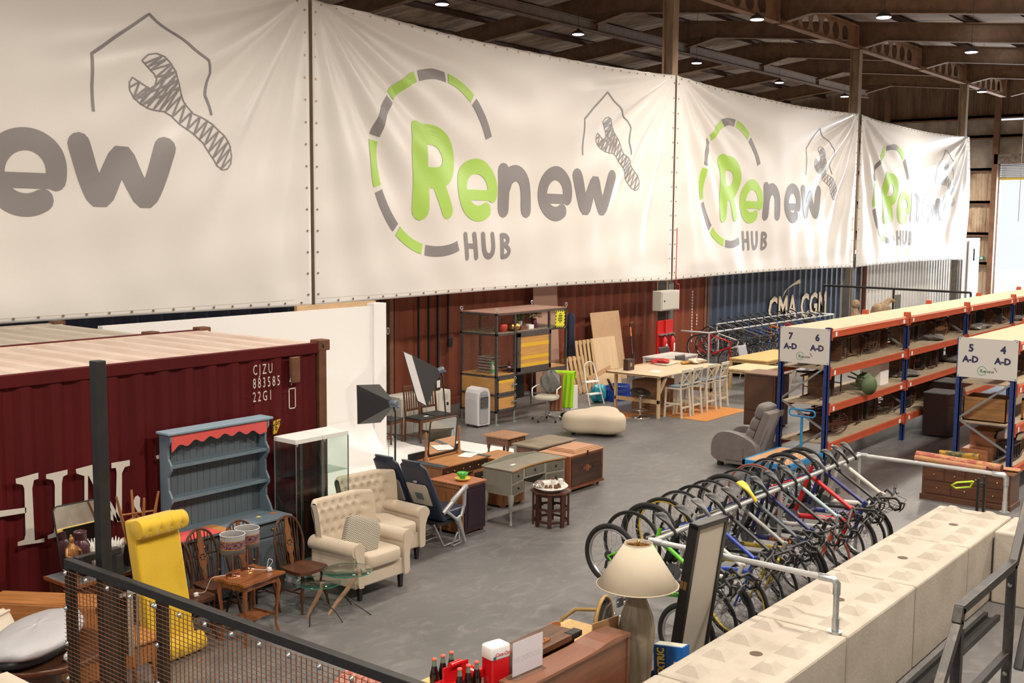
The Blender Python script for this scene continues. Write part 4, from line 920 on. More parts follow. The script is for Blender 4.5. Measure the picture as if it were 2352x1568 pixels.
# ================================================================ airline seats
NVL = mat('navy_leather', (.018, .028, .055), .35, bump=(60, .15)); TRY = mat('tray_beige', (.48, .44, .38), .5); ALU = mat('cast_aluminium', (.45, .46, .46), .4, .6)
def plane_seat(y0, lab, arm):
    t = thing('airline_seat', lab, 'seat', (10.22, y0, 0), 0, 'navy airline seats')
    # faces +x; back leans towards -x at the top
    def bx(z): return -.12 - (z - .42) * .48
    def f(u, v):
        z = .36 + .78 * v; w_ = .235 - .05 * max(0, v - .35) * 1.2; a = 2 * pi * u; th = .052 - .015 * v
        g = lambda q_: math.copysign(abs(q_) ** .45, q_)
        e = 1 if v < .93 else .75
        return (bx(z) + th * g(cos(a)) * e, w_ * g(sin(a)) * e, z)
    b = B().grid(f, 28, 22); tp = [f(i / 28, 1) for i in range(28)]; b.add(tp, [tuple(range(28))]); link('backrest', b, NVL, t)
    tr = link('tray_table', B().prism([(-.15, .56), (.15, .56), (.165, .80), (.15, .84), (-.15, .84), (-.165, .80)], -.02, 0, 'yz').xf(((1, 0, -.48, .42 * .48 - .12 - .046), (0, 1, 0, 0), (0, 0, 1, 0), (0, 0, 0, 1))), TRY, t, .006)
    link('tray_label', B().prism([(-.06, .63), (.06, .63), (.06, .72), (-.06, .72)], -.024, -.021, 'yz').xf(((1, 0, -.48, .42 * .48 - .12 - .046), (0, 1, 0, 0), (0, 0, 1, 0), (0, 0, 0, 1))), mat('tray_label', (.10, .14, .17), .5), tr)
    link('tray_latch', B().ell((bx(.87) - .055, 0, .87), .012, .035, .018), GALV, t)
    link('seat_cushion', B().pad(-.12, .36, -.21, .21, .34, .47, p=.35), NVL, t)
    b = B().box(-.2, .26, -.2, .2, .30, .34); link('seat_pan', b, BLK, t)
    for s_ in (-1, 1): 
        link('leg_frame', B().tube([(.22, .16 * s_, .32), (.26, .16 * s_, .03), (-.05, .16 * s_, .015), (-.22, .16 * s_, .32)], .013, 8), ALU, t)
    if arm:
        pr = [(-.16, .44), (-.12, .52), (.02, .60), (.22, .72), (.30, .74), (.33, .70), (.31, .64), (.27, .62), (.25, .5), (.22, .40), (.14, .35), (.06, .38), (0, .46), (-.05, .44), (.0, .34), (.12, .24), (.24, .02), (.29, 0), (.30, .03), (.22, .28), (.30, .42), (.33, .6), (.30, .6)]
        outer = [(-.16, .42), (-.16, .50), (.0, .60), (.20, .725), (.30, .745), (.335, .715), (.315, .66), (.285, .64), (.275, .48), (.25, .36), (.19, .28), (.27, .03), (.25, 0), (.22, 0), (.10, .25), (-.02, .34)]
        ho = [(.02, .47), (.10, .38), (.18, .38), (.22, .46), (.235, .62), (.22, .66)]
        b = B(); 
        b.tube([(x, -.235, z) for x, z in ((-.14, .46), (.02, .56), (.20, .68), (.31, .72))], .032, 8, flat=.8); b.tube([(.27, -.235, .70), (.26, -.235, .5), (.2, -.235, .37), (.1, -.235, .34), (0, -.235, .42), (-.08, -.235, .47)], .022, 8); b.tube([(.13, -.235, .34), (.2, -.235, .2), (.27, -.235, .02)], [.045, .028, .02], 8)
        a = link('arm_frame', b, ALU, t); link('armrest_cap', B().bar((.02, -.235, .585), (.30, -.235, .745), .05, .02), mat('arm_grey', (.42, .42, .42), .5), a, .004)
        link('floor_loop', B().tube([(.13, -.235, .17), (.02, -.235, .02), (.05, -.235, 0.01), (.2, -.235, .03), (.19, -.235, .06)], .012, 8), ALU, a)
    return t
plane_seat(9.26, 'navy leather airline seat with its pale arm frame towards the viewer, nearer seat', True)
plane_seat(9.72, 'navy leather airline seat behind its twin, beside the cream armchairs', False)
# ================================================================ cabinet with the glass dish
OAK = wood('warm_oak', (.50, .22, .07), .6, 'x', .4); OAZ = wood('warm_oak', (.42, .18, .06), .6, 'z', .45); OAY = wood('warm_oak', (.46, .2, .065), .6, 'y', .4)
t = thing('pedestal_cabinet', 'brown wooden cabinet with a dark purple side, green dish on top', 'cabinet', (0, 0, 0))
link('carcass', B().box(10.70, 11.14, 9.24, 9.80, .03, .65), OAZ, t, .004); link('cabinet_top', B().box(10.68, 11.16, 9.22, 9.81, .65, .67), wood('cherry_top', (.45, .17, .08), .7, 'y', .4), t, .004)
link('side_moulding', B().box(10.69, 10.70, 9.24, 9.80, .36, .38).box(10.69, 10.70, 9.24, 9.80, .03, .07).box(10.69, 10.70, 9.24, 9.80, .60, .65).box(10.69, 10.7, 9.24, 9.28, .03, .65).box(10.69, 10.7, 9.76, 9.80, .03, .65), OAZ, t)
PUR = mat('aubergine_paint', (.022, .008, .016), .4); dr = link('door', B().box(10.72, 11.13, 9.22, 9.24, .05, .63), PUR, t, .004, label='dark purple door'); link('door_panel', B().box(10.77, 11.08, 9.213, 9.22, .1, .58), PUR, dr, .006)
link('foot', B().box(11.06, 11.12, 9.25, 9.31, 0, .03), BLK, t); link('foot', B().box(10.74, 10.80, 9.25, 9.31, 0, .03), BLK, t)
t = thing('dish', 'yellow saucer dish holding the green glass bowl', 'dish', (10.90, 9.42, .67)); link('saucer', B().lathe([(.05, 0), (.09, .02), (.105, .035), (.1, .036), (.05, .015), (.001, .012)], n=32), mat('yellow_glaze', (.75, .5, .05), .3), t)
t = thing('glass_bowl', 'lime green pressed glass bowl with a wavy rim on the yellow dish', 'bowl', (10.90, 9.42, .687)); link('bowl_body', B().lathe([(.03, 0), (.035, .02), (.06, .05), (.072, .09), (.068, .092), (.05, .055), (.02, .03), (.001, .03)], n=48, fn=lambda a, z: 1 + .09 * cos(a * 10) * (z > .04)), mat('green_glass_dish', (.12, .62, .10), .15, trans=.35), t)
# ================================================================ kneehole desk with dressing mirror
DKD = wood('dark_drawer', (.06, .025, .012), .5, 'x', .3)
t = thing('kneehole_desk', 'orange oak desk with dark drawers and a black upstand behind', 'desk', (0, 0, 0))
x0, x1, y0, y1 = 10.98, 12.0, 9.86, 10.44
link('desk_top', B().box(x0, x1, y0, y1, .74, .76), OAK, t, .004); link('leather_edge', B().box(x0 - .01, x0 + .13, y0 - .01, y1, .758, .764).box(x1 - .08, x1 + .01, y0 - .01, y1, .758, .764), mat('blue_leather', (.035, .055, .07), .4), t)
link('upstand', B().box(x0 - .01, x1 + .01, y1, y1 + .03, .7, .86), BLK, t)
for a, c in ((x0 + .02, x0 + .33), (x1 - .33, x1 - .02)): link('pedestal', B().box(a, c, y0 + .02, y1 - .02, 0.02, .60), OAZ, t, .003)
link('frieze_rail', B().box(x0 + .02, x1 - .02, y0 + .02, y1 - .02, .60, .74), OAZ, t)
for i in range(3):
    dr = link('drawer', B().box(x0 + .04 + i * .32, x0 + .34 + i * .32, y0 + .005, y0 + .02, .62, .73), DKD, t, .003); link('drawer_knob', B().ell((x0 + .12 + i * .32, y0 - .004, .675), .011, .01, .011).ell((x0 + .26 + i * .32, y0 - .004, .675), .011, .01, .011), BRASS, dr)
for a in (x0 + .035, x1 - .315):
    for k_ in range(3):
        dr = link('drawer', B().box(a, a + .28, y0 + .005, y0 + .02, .05 + k_ * .18, .21 + k_ * .18), DKD, t, .003); link('drawer_knob', B().ell((a + .14, y0 - .004, .13 + k_ * .18), .011, .01, .011), BRASS, dr)
t = thing('dressing_mirror', 'swing dressing mirror on two turned posts standing on the oak desk', 'mirror', (11.53, 10.33, .762))
for s_ in (-1, 1):
    p = link('post', B().tube([(.345 * s_, 0, 0), (.345 * s_, 0, .03), (.345 * s_, 0, .06), (.345 * s_, 0, .3), (.345 * s_, 0, .37), (.345 * s_, 0, .39)], [.045, .04, .02, .014, .02, .006], 10), OAZ, t)
gl = [(a, z + .30) for a, z in rrect(.28, .245, .05)]
fr = link('frame', B().tube([(a, .08 * (.3 - z) * 1.2, z) for a, z in gl], .012, 6, True), mat('bronze_frame', (.09, .06, .04), .4, .4), t)
b = B().prism(gl, -.004, .004, 'xz'); b.xf(((1, 0, 0, 0), (0, 1, -.096, .096 * .3), (0, 0, 1, 0), (0, 0, 0, 1))); link('glass', b, MIR, t)
solo('paper_sheet', 'white printed sheets lying on the right of the oak desk', 'paper', B().box(-.15, .15, -.10, .10, 0, .004), WHT, (11.82, 10.12, .764), 18)
# ================================================================ grey kidney dressing table
GP = mat('stone_grey_paint', (.27, .265, .22), .5, noise=(6, .25)); GD = mat('drawer_grey', (.14, .13, .10), .5, noise=(9, .4)); GTP = mat('worn_top', (.23, .21, .16), .55, noise=(3, .5))
t = thing('dressing_table', 'stone grey dressing table with a serpentine drawer front and cabriole legs', 'dressing table', (0, 0, 0))
vx0, vx1, vy0, vy1 = 11.45, 12.68, 9.05, 9.56
def vf(s): return vy0 - .02 * cos(s * 2 * pi * 2) + .075 * exp(-((s - .5) / .22) ** 2)
fr_ = [(vx0 + (vx1 - vx0) * i / 40, vf(i / 40)) for i in range(41)]
link('tabletop', B().prism(fr_ + [(vx1, vy1), (vx0, vy1)], .735, .75, 'xy'), GTP, t, .003); link('top_edge', B().prism([(x, y - .008) for x, y in fr_] + fr_[::-1], .733, .752, 'xy'), OAK, t)
def seg(a, c, z0, z1, m, nm, off=0, back=vy1 - .02):
    q_ = [(vx0 + (vx1 - vx0) * (a + (c - a) * i / 12), vf(a + (c - a) * i / 12) + .02 - off) for i in range(13)]
    return link(nm, B().prism(q_ + [(q_[-1][0], back), (q_[0][0], back)], z0, z1, 'xy'), m, t, .003)
seg(.01, .30, .40, .733, GP, 'pedestal'); seg(.70, .99, .40, .733, GP, 'pedestal'); seg(.30, .70, .57, .733, GP, 'centre_frieze')
for a, c, z0, z1 in ((.03, .28, .42, .55), (.03, .28, .58, .72), (.72, .97, .42, .55), (.72, .97, .58, .72), (.33, .67, .60, .72)):
    q_ = [(vx0 + (vx1 - vx0) * (a + (c - a) * i / 10), vf(a + (c - a) * i / 10) + .012) for i in range(11)]
    dr = link('drawer', B().prism(q_ + [(p[0], p[1] + .01) for p in q_[::-1]], z0, z1, 'xy'), GD, t)
    link('drawer_pull', B().ell((q_[5][0], q_[5][1] - .01, (z0 + z1) / 2), .014, .012, .018), BLK, dr)
for x, y, dx in ((vx0 + .04, vy0 + .03, -1), (vx1 - .04, vy0 + .03, 1), (vx0 + .04, vy1 - .05, -1), (vx1 - .04, vy1 - .05, 1), (vx0 + .35, vy0 + .08, 0), (vx1 - .35, vy0 + .08, 0)):
    k_ = 1 if dx else 0
    if not dx: continue
    link('cabriole_leg', B().tube([(x, y, .41), (x + .02 * dx, y - .02, .34), (x + .005 * dx, y, .2), (x - .01 * dx, y + .005, .08), (x + .01 * dx, y - .01, .03), (x + .015 * dx, y - .015, 0)], [.045, .04, .022, .015, .02, .026], 10), GP, t)
up = [(vx0, .75), (vx0, .765), (vx0 + .2, .78), (vx0 + .62, .83), (vx0 + 1.0, .78), (vx1, .765), (vx1, .75)]
link('back_rail', B().prism(smooth2(up, 2)[::-1], vy1 - .02, vy1, 'xz'), GP, t); solo('label_card', 'small cream card lying on the grey dressing table', 'card', B().box(-.05, .05, -.02, .02, 0, .003), WHT, (11.78, 9.28, .7505), 10)
# ================================================================ cupboards and tables behind it
def boxcab(name, lab, cat, x0, x1, y0, y1, z, m, mt, feet=.03, doors=0):
    t = thing(name, lab, cat, (0, 0, 0)); link('carcass', B().box(x0, x1, y0, y1, feet, z - .02), m, t, .004); link('cabinet_top', B().box(x0 - .015, x1 + .015, y0 - .015, y1 + .015, z - .02, z), mt, t, .004)
    for i in range(doors):
        a = x0 + .02 + i * (x1 - x0 - .02) / doors; w_ = (x1 - x0 - .02) / doors - .02; dr = link('door', B().box(a, a + w_, y0 - .012, y0, feet + .04, z - .06), m, t, .004); link('door_knob', B().ell((a + w_ * .8, y0 - .02, z * .6), .012, .01, .012), BRASS, dr)
    for a in (x0 + .05, x1 - .05): link('foot', B().box(a - .03, a + .03, y0 + .02, y0 + .08, 0, feet), m, t)
    return t
boxcab('bedside_cupboard', 'orange brown cupboard standing behind the grey dressing table', 'cupboard', 12.12, 12.62, 9.72, 10.22, .70, OAZ, OAK, doors=1)
t = thing('carved_table', 'small carved square table with a drawer and turned legs', 'table', (13.86, 11.02, 0))
WN = wood('carved_walnut', (.20, .085, .04), .5, 'z', .5)
link('tabletop', B().box(-.03, .53, -.03, .52, .565, .59), wood('walnut_top', (.42, .22, .12), .7, 'x', .4), t, .006); link('drawer_case', B().box(.02, .48, .02, .47, .44, .565), WN, t, .003)
dr = link('drawer', B().box(.08, .42, .005, .02, .46, .55), WN, t, .005); link('drawer_knob', B().ell((.25, -.002, .505), .012, .01, .012), BRASS, dr)
for x in (.05, .45):
    for y in (.05, .44): link('leg', B().lathe([(.02, 0), (.02, .08), (.012, .1), (.022, .15), (.012, .2), (.024, .28), (.014, .34), (.026, .38), (.03, .44)], (x, y, 0), 12), WN, t)
link('lower_shelf', B().box(.04, .46, .04, .45, .08, .1), WN, t)
t = thing('gateleg_table', 'low brown table with a scuffed near black top behind the wooden chest', 'table', (13.72, 10.28, 0))
link('tabletop', B().box(0, 1.0, 0, .56, .52, .55), mat('scuffed_top', (.11, .085, .055), .5, noise=(2.5, .8), col2=(.3, .25, .18), lo=.35, hi=.75), t, .006); link('frame', B().box(.06, .94, .06, .5, .40, .52), WN, t)
for x in (.1, .9):
    for y in (.1, .46): link('leg', B().box(x - .03, x + .03, y - .03, y + .03, 0, .4), WN, t)
# chest with the lifted lid
CHS = wood('chest_wood', (.26, .08, .03), .5, 'z', .4); CHT = wood('chest_top', (.50, .27, .15), .86, 'x', .5); DKF = wood('chest_front', (.07, .03, .015), .5, 'x', .35)
t = thing('wooden_chest', 'reddish wooden chest with a stepped lid and dark carved front on castors', 'chest', (0, 0, 0))
cx0, cx1, cy0, cy1 = 13.42, 14.32, 9.50, 10.06
link('carcass', B().box(cx0, cx1, cy0, cy1, .05, .555), CHS, t, .004); link('lid', B().box(cx0 - .01, cx1 + .01, cy0 - .01, cy1 + .01, .555, .575), CHT, t, .004)
link('raised_panel', B().box(cx0 + .18, cx1 - .02, cy0 + .03, cy1 - .02, .575, .59).box(cx0 + .21, cx1 - .05, cy0 + .06, cy1 - .05, .59, .605).box(cx0 + .25, cx1 - .08, cy0 + .1, cy1 - .08, .605, .615), CHT, t, .004)
fp = link('front_panel', B().box(cx0 + .05, cx1 - .05, cy0 - .012, cy0, .1, .53), DKF, t, .006, label='dark front panel')
link('carved_rosette', B().lathe([(.001, -.006), (.05, -.003), (.055, 0)], (13.87, cy0 - .014, .33), 16, axis='y').ell((13.80, cy0 - .014, .33), .04, .006, .02).ell((13.94, cy0 - .014, .33), .04, .006, .02), CHS, fp)
for sx_ in (-.16, .16): link('carved_disc', B().tube([(13.87 + sx_ + .035 * cos(i * pi / 8), cy0 - .014, .34 + .035 * sin(i * pi / 8)) for i in range(16)], .006, 5, True), DKD, fp)
link('plinth', B().box(cx0 - .012, cx1 + .012, cy0 - .015, cy1, .05, .09), CHS, t, .006); link('hasp', B().box(13.86, 13.89, cy0 - .02, cy0 - .01, .53, .60), DSTEEL, t)
for x in (cx0 + .06, cx1 - .06):
    for y in (cy0 + .06, cy1 - .06): link('castor', B().ell((x, y, .025), .02, .025, .025), DSTEEL, t)
# octagonal table with the platter
OC = wood('rosewood', (.07, .022, .015), .5, 'z', .4)
t = thing('octagonal_table', 'dark octagonal table with pierced arched sides', 'table', (11.90, 8.72, 0), 10)
def octp(r): return [(r * cos(radians(22.5 + 45 * i)), r * sin(radians(22.5 + 45 * i))) for i in range(8)]
link('tabletop', B().prism(octp(.275), .45, .475, 'xy'), wood('rosewood_top', (.15, .055, .03), .6, 'x', .4), t, .005)
R_ = .235
for i in range(8):
    a = radians(22.5 + 45 * i); p = (R_ * cos(a), R_ * sin(a)); link('leg', B().box(-.014, .014, -.028, .028, 0, .45).rot(22.5 + 45 * i).mv(p[0], p[1], 0), OC, t)
    a2 = radians(67.5 + 45 * i); q_ = (R_ * cos(a2), R_ * sin(a2)); b = B()
    for z in (.07, .24): b.bar((p[0], p[1], z), (q_[0], q_[1], z), .012, .03)
    for z in (.38, .17): 
        for f0, f1 in ((.0, .3), (1., .7)):
            A_ = Vector((p[0] + (q_[0] - p[0]) * f0, p[1] + (q_[1] - p[1]) * f0, z)); C_ = Vector((p[0] + (q_[0] - p[0]) * f1, p[1] + (q_[1] - p[1]) * f1, z + .04)); b.tube([A_, A_.lerp(C_, .5) + Vector((0, 0, .03)), C_], .011, 6)
    b.bar((p[0], p[1], .43), (q_[0], q_[1], .43), .012, .04); link('pierced_side', b, OC, t)
POR = mat('porcelain', (.72, .70, .66), .2, noise=(12, .8), col2=(.18, .24, .4), lo=.30, hi=.40)
PLN = mat('porcelain_plain', (.74, .72, .68), .2)
t = thing('meat_platter', 'large blue and white oval platter on the octagonal table', 'platter', (11.90, 8.73, .475), 35)
link('well', B().lathe([(.14, 0), (.15, .02), (.20, .035), (.001, .03)][:3] + [(.195, .037), (.001, .028)], n=40, sx=1.35), PLN, t); link('rim', B().lathe([(.195, .034), (.235, .055), (.232, .06), (.195, .04)], n=48, sx=1.33, fn=lambda a, z: 1 + .02 * cos(a * 8)), POR, t)
def cup(x, y, lab, fill):
    t = thing('china_cup', lab, 'cup', (x, y, .512)); link('cup_body', B().lathe([(.026, 0), (.032, .01), (.03, .05), (.036, .085), (.033, .086), (.026, .05), (.001, .02)], n=24), POR, t); link('cup_handle', B().tube([(.03, 0, .07), (.055, 0, .06), (.055, 0, .035), (.03, 0, .025)], .005, 6), PLN, t)
cup(11.97, 8.74, 'blue and white cup with a pine cone in it on the platter', 1); cup(12.06, 8.68, 'blue and white empty cup at the right of the platter', 0)
PC = mat('pine_cone', (.16, .075, .035), .8, noise=(40, .8), col2=(.3, .16, .09))
def cone(x, y, z, r, lab, grp=None, m=None):
    b = B()
    for k_ in range(6):
        for i in range(8):
            a = 2 * pi * (i + k_ * .5) / 8; rr = r * cos(pi * k_ / 14); b.ell((rr * .8 * cos(a), rr * .8 * sin(a), r * (k_ / 3.2)), r * .32, r * .32, r * .14, 6, 4)
    solo('pine_cone', lab, 'pine cone', b, m or PC, (x, y, z), group=grp)
cone(11.97, 8.74, .575, .03, 'pine cone standing in the blue and white cup')
rng = random.Random(3)
for i, (dx, dy) in enumerate(((-.06, -.05), (.0, -.09), (-.1, -.01), (.04, -.12), (-.03, -.12), (.08, -.08))): cone(11.88 + dx, 8.72 + dy, .515, .026, 'brown pine cone lying on the front of the platter', 'loose pine cones on the platter')
t = solo('dried_hydrangea', 'pale pinkish dried flower head at the left of the platter', 'flower', B(), mat('dried_pink', (.42, .32, .29), .9), (11.76, 8.76, .56)) if 0 else None
b = B()
for i in range(90):
    a, e = rng.random() * 6.28, rng.random() * 3.14; b.ell((.07 * cos(a) * sin(e), .055 * sin(a) * sin(e), .05 * cos(e)), .013, .013, .009, 5, 3)
solo('dried_hydrangea', 'pale pinkish dried flower head at the left of the platter', 'flower', b, mat('dried_pink', (.42, .32, .29), .9, noise=(30, .6)), (11.74, 8.80, .56))
# ================================================================ softboxes and chairs at the studio
SBK = mat('softbox_black', (.025, .025, .027), .55); SBW = mat('softbox_diffuser', (.85, .85, .85), .8)
def softbox(foot, head, n, wd, ht, depth, lab, w=None):
    t = thing('softbox_light', lab, 'studio light', (0, 0, 0)); H = Vector(head); n = Vector(n).normalized(); w = Vector(w) if w else n.cross(Vector((0, 0, 1))); w = (w - n * w.dot(n)).normalized(); u = w.cross(n)
    if u.z < 0: u = -u
    c = H + n * depth; q_ = [c + w * a * wd / 2 + u * b_ * ht / 2 for a, b_ in ((-1, -1), (1, -1), (1, 1), (-1, 1))]; p = [H + w * a * .05 + u * b_ * .05 for a, b_ in ((-1, -1), (1, -1), (1, 1), (-1, 1))]
    e = [(v + H) / 2 for v in q_]
    b = B().add(p + q_, [(i, (i + 1) % 4, (i + 1) % 4 + 4, i + 4) for i in range(4)] + [(3, 2, 1, 0)])
    sh = link('softbox_shell', b, SBK, t); sh.modifiers.new('s', 'SOLIDIFY').thickness = .006
    link('piping', B().tube(q_, .006, 5, True), SBK, sh)
    for i in range(4): link('rib', B().tube([p[i], q_[i]], .005, 5), mat('grey_piping', (.1, .1, .1), .5), sh)
    c2 = c - n * .01; link('diffuser', B().add([c2 + (v - c) * .985 for v in q_], [(0, 1, 2, 3)]), SBW, t)
    k_ = H + u * -.0; lg = [k_ + w * .052 + n * depth * .5 + (w * (wd / 4)) + u * (.0 + .01 * i) for i in range(3)]
    link('lamp_head', B().tube([H - n * .12, H - n * .1, H + n * .0], [.035, .055, .05], 14), mat('lamp_head_grey', (.16, .19, .24), .4, .4), t)
    link('tilt_bracket', B().tube([H - n * .06 - Vector((0, 0, .05)), H - n * .09 - Vector((0, 0, .12))], .018, 8), BLK, t); link('adjusting_knob', B().ell(H - n * .14 + Vector((0, 0, -.05)), .02, .02, .02), mat('knob_blue', (.1, .14, .25), .4), t)
    T_ = H - n * .09 - Vector((0, 0, .1)); F = Vector(foot)
    link('pole', B().tube([T_, Vector((F.x, F.y, .35))], [.011, .016], 8), BLK, t); link('collar', B().cyl((F.x, F.y, .5), .024, .06, 10).cyl((F.x, F.y, .9), .02, .05, 10), BLK, t)
    for a in (40, 160, 280): link('leg', B().tube([(F.x, F.y, .42), (F.x + .38 * cos(radians(a)), F.y + .38 * sin(radians(a)), .01)], .008, 6), BLK, t)
    return t
softbox((11.55, 11.28, 0), (11.52, 11.34, 1.40), (-.12, .96, -.10), .52, .56, .40, 'black softbox on a stand turned to the white studio wall', (1, .1, -.1))
softbox((14.25, 12.66, 0), (14.17, 12.82, 1.48), (-.82, .50, -.28), .62, .92, .42, 'black softbox showing its white diffuser, before the slatted chairs')
softbox((10.3, 12.9, 0), (10.2, 12.7, 1.5), (-.3, .95, -.05), .5, .6, .4, 'black softbox mostly hidden behind the corner of the maroon container')
cable('power_cable', 'black cable trailing from the softbox over the white floor sheet', [(11.5, 11.3, 1.25), (11.35, 11.2, .9), (11.1, 11.0, .4), (10.8, 10.85, .05), (10.3, 10.9, .012), (9.8, 11.4, .012)], .004, BLK)
cable('power_cable', 'black cable lying curled on the white floor sheet near the mirror', [(12.2, 11.9, .012), (12.5, 11.6, .012), (12.6, 11.3, .012), (12.9, 11.2, .012), (13.0, 11.0, .012)], .005, BLK)
SL = wood('dark_oak', (.14, .05, .022), .5, 'z', .35)
def slatchair(lab, loc, rz, n=5, group='dark slat back chairs beside the softboxes', m=None, seatm=None, hh=1.02, grp=True):
    m = m or SL
    t = thing('slat_back_chair', lab, 'chair', loc, rz, group)
    link('seat', B().box(-.21, .21, -.21, .21, .42, .455), seatm or mat('black_seat_pad', (.02, .02, .02), .6), t, .012); link('seat_rail', B().box(-.205, .205, -.205, .205, .37, .42), m, t, .004)
    for s_ in (-1, 1):
        link('rear_leg', B().tube([(.19 * s_, .20, 0), (.19 * s_, .19, .42), (.185 * s_, .25, hh)], [.018, .022, .016], 6), m, t); link('front_leg', B().lathe([(.016, 0), (.02, .04), (.014, .08), (.022, .14), (.016, .2), (.024, .28), (.02, .37)], (.185 * s_, -.185, 0), 10), m, t)
        link('stretcher', B().bar((.19 * s_, -.185, .12), (.19 * s_, .2, .12), .018, .022), m, t)
    link('stretcher', B().bar((-.19, 0, .12), (.19, 0, .12), .018, .022), m, t)
    link('top_rail', B().bar((-.19, .245, hh - .05), (.19, .245, hh - .05), .022, .07), m, t, .006); link('lower_rail', B().bar((-.18, .205, .56), (.18, .205, .56), .018, .04), m, t)
    for i in range(n): x = -.12 + .24 * i / (n - 1); link('slat', B().bar((x, .21, .57), (x, .243, hh - .06), .026, .01, (0, 1, 0)), m, t)
    return t
sc0 = slatchair('dark slat back chair with a white tag on its black seat', (14.98, 13.98, 0), 0)
dup(sc0, (14.46, 14.30, 0), 12, 'dark slat back chair half hidden at the edge of the studio wall'); dup(sc0, (15.46, 14.02, 0), -4, 'dark slat back chair in front of the white steel locker')
solo('price_tag', 'white tag lying on the black seat of a slat back chair', 'tag', B().box(-.05, .05, -.03, .03, 0, .003), WHT, (15.05, 13.9, .457), 10)
t = thing('steel_locker', 'low white steel locker with louvred doors behind the slat back chairs', 'locker', (15.0, 14.5, 0)); LKW = mat('locker_white', (.60, .57, .50), .5)
link('body', B().box(0, 1.42, .02, .45, .0, .74), LKW, t, .006)
for i in range(4):
    dr = link('door', B().box(.01 + i * .353, .35 + i * .353, 0, .02, .03, .71), LKW, t, .003); lv = B()
    for k_ in range(5): lv.box(.1 + i * .353, .26 + i * .353, -.006, .002, .56 + k_ * .025, .567 + k_ * .025)
    link('louvre', lv, mat('louvre_shade', (.42, .4, .36), .5), dr)
for i, (x, w_) in enumerate(((.72, .14), (.90, .12), (1.08, .15))):
    t = thing('box_file', ['black box file at the left on the white locker', 'black box file in the middle on the white locker', 'black box file at the right on the white locker'][i], 'file', (15.0 + x, 14.58, .74), 8, 'box files on the white locker'); link('file_cover', B().box(0, w_, 0, .25, 0, .3 - .04 * (i != 1)), BLK, t, .004); link('spine_label', B().box(.02, w_ - .02, -.002, 0, .06, .2), WHT, t)
# ================================================================ air cooler
t = thing('air_cooler', 'white upright air cooler beside the industrial cabinet', 'air cooler', (16.80, 14.12, 0), -6); CWH = mat('cooler_white', (.60, .59, .62), .4)
b = B(); pr = [(-.17, .04), (.17, .04), (.18, .55), (.165, .68), (.12, .76), (0, .79), (-.12, .76), (-.165, .68), (-.18, .55)]
b.prism(pr[::-1], -.16, .19, 'xz'); link('housing', b, CWH, t, .02)
link('silver_front', B().prism([(-.11, .08), (.11, .08), (.12, .6), (.09, .7), (0, .73), (-.09, .7), (-.12, .6)][::-1], -.175, -.16, 'xz'), mat('cooler_silver', (.38, .38, .4), .4, .3), t, .006)
gr = link('grille', B().box(-.1, .1, -.185, -.174, .38, .60), BLK, t); g_ = B()
for i in range(8): g_.box(-.1, .1, -.192, -.18, .39 + i * .026, .396 + i * .026)
link('grille_louvres', g_, GREYM, gr); link('control_panel', B().prism([(-.08, .64), (.08, .64), (.05, .70), (-.05, .70)], -.182, -.174, 'xz'), GREYM, t)
for x in (-.13, .13):
    for y in (-.12, .15): link('castor', B().ell((x, y, .02), .018, .022, .02), BLK, t)
# ================================================================ industrial cabinet
IR = mat('raw_iron', (.075, .068, .065), .45, .7, noise=(14, .6), col2=(.20, .18, .17), lo=.5, hi=.75); BAM = wood('bamboo_board', (.62, .33, .10), .75, 'x', .4, 3)
YST = mat('yellow_stain', (.70, .42, .03), .5)
ic = thing('industrial_cabinet', 'tall dark iron frame cabinet with orange bamboo panels and mesh sides', 'cabinet', (0, 0, 0))
ix0, ix1, iy0, iy1 = 17.08, 19.46, 13.88, 14.84; bx_ = [17.08, 17.70, 18.86, 19.46]
def ZI(px, py): return PY(px, py, iy0).z
zt_, zs, zd, zl = 2.22, 1.80, .97, .24
for x in bx_:
    for y in (iy0, iy1 - .05): link('upright', B().box(x - (0 if x == ix0 else .04), x + (.04 if x == ix0 else 0), y, y + .05, zl, zt_), IR, ic, .003)
for z in (zl, zd - .03, zs - .02, zt_ - .04):
    for y in (iy0 + .002, iy1 - .048): link('cross_rail', B().box(ix0, ix1, y, y + .045, z, z + .045), IR, ic, .003)
    for x in (ix0 + .002, ix1 - .042): link('side_rail', B().box(x, x + .04, iy0, iy1, z, z + .045), IR, ic, .003)
link('top_board', B().box(ix0, ix1, iy0, iy1, zt_, zt_ + .015), wood('brown_top', (.36, .17, .12), .7, 'x', .4), ic)
link('upper_shelf', B().box(ix0, ix1, iy0 + .02, iy1 - .02, zs + .02, zs + .035), wood('shelf_ply', (.30, .24, .16), .7), ic)
link('worktop', B().box(ix0, 17.70, iy0 + .02, iy1 - .02, zd + .015, zd + .03).box(18.86, ix1, iy0 + .02, iy1 - .02, zd + .015, zd + .03), BAM, ic)
b = B()
for i in range(30): z = 1.03 + i * .04; b.bar((ix0 + .02, iy0 + .05, z), (ix0 + .02, iy1 - .05, z), .004, .004)
for i in range(22): y = iy0 + .07 + i * .04; b.bar((ix0 + .02, y, 1.0), (ix0 + .02, y, zt_), .004, .004)
link('side_mesh', b, mat('rusty_wire', (.25, .14, .09), .6, .4), ic)
b = B()
for i in range(31): z = 1.0 + i * .04; b.bar((ix0 + .05, iy1 - .02, z), (ix1 - .05, iy1 - .02, z), .004, .004)
for i in range(58): x = ix0 + .05 + i * .04; b.bar((x, iy1 - .02, 1.0), (x, iy1 - .02, zt_), .004, .004)
link('back_mesh', b, mat('rusty_wire', (.25, .14, .09), .6, .4), ic)
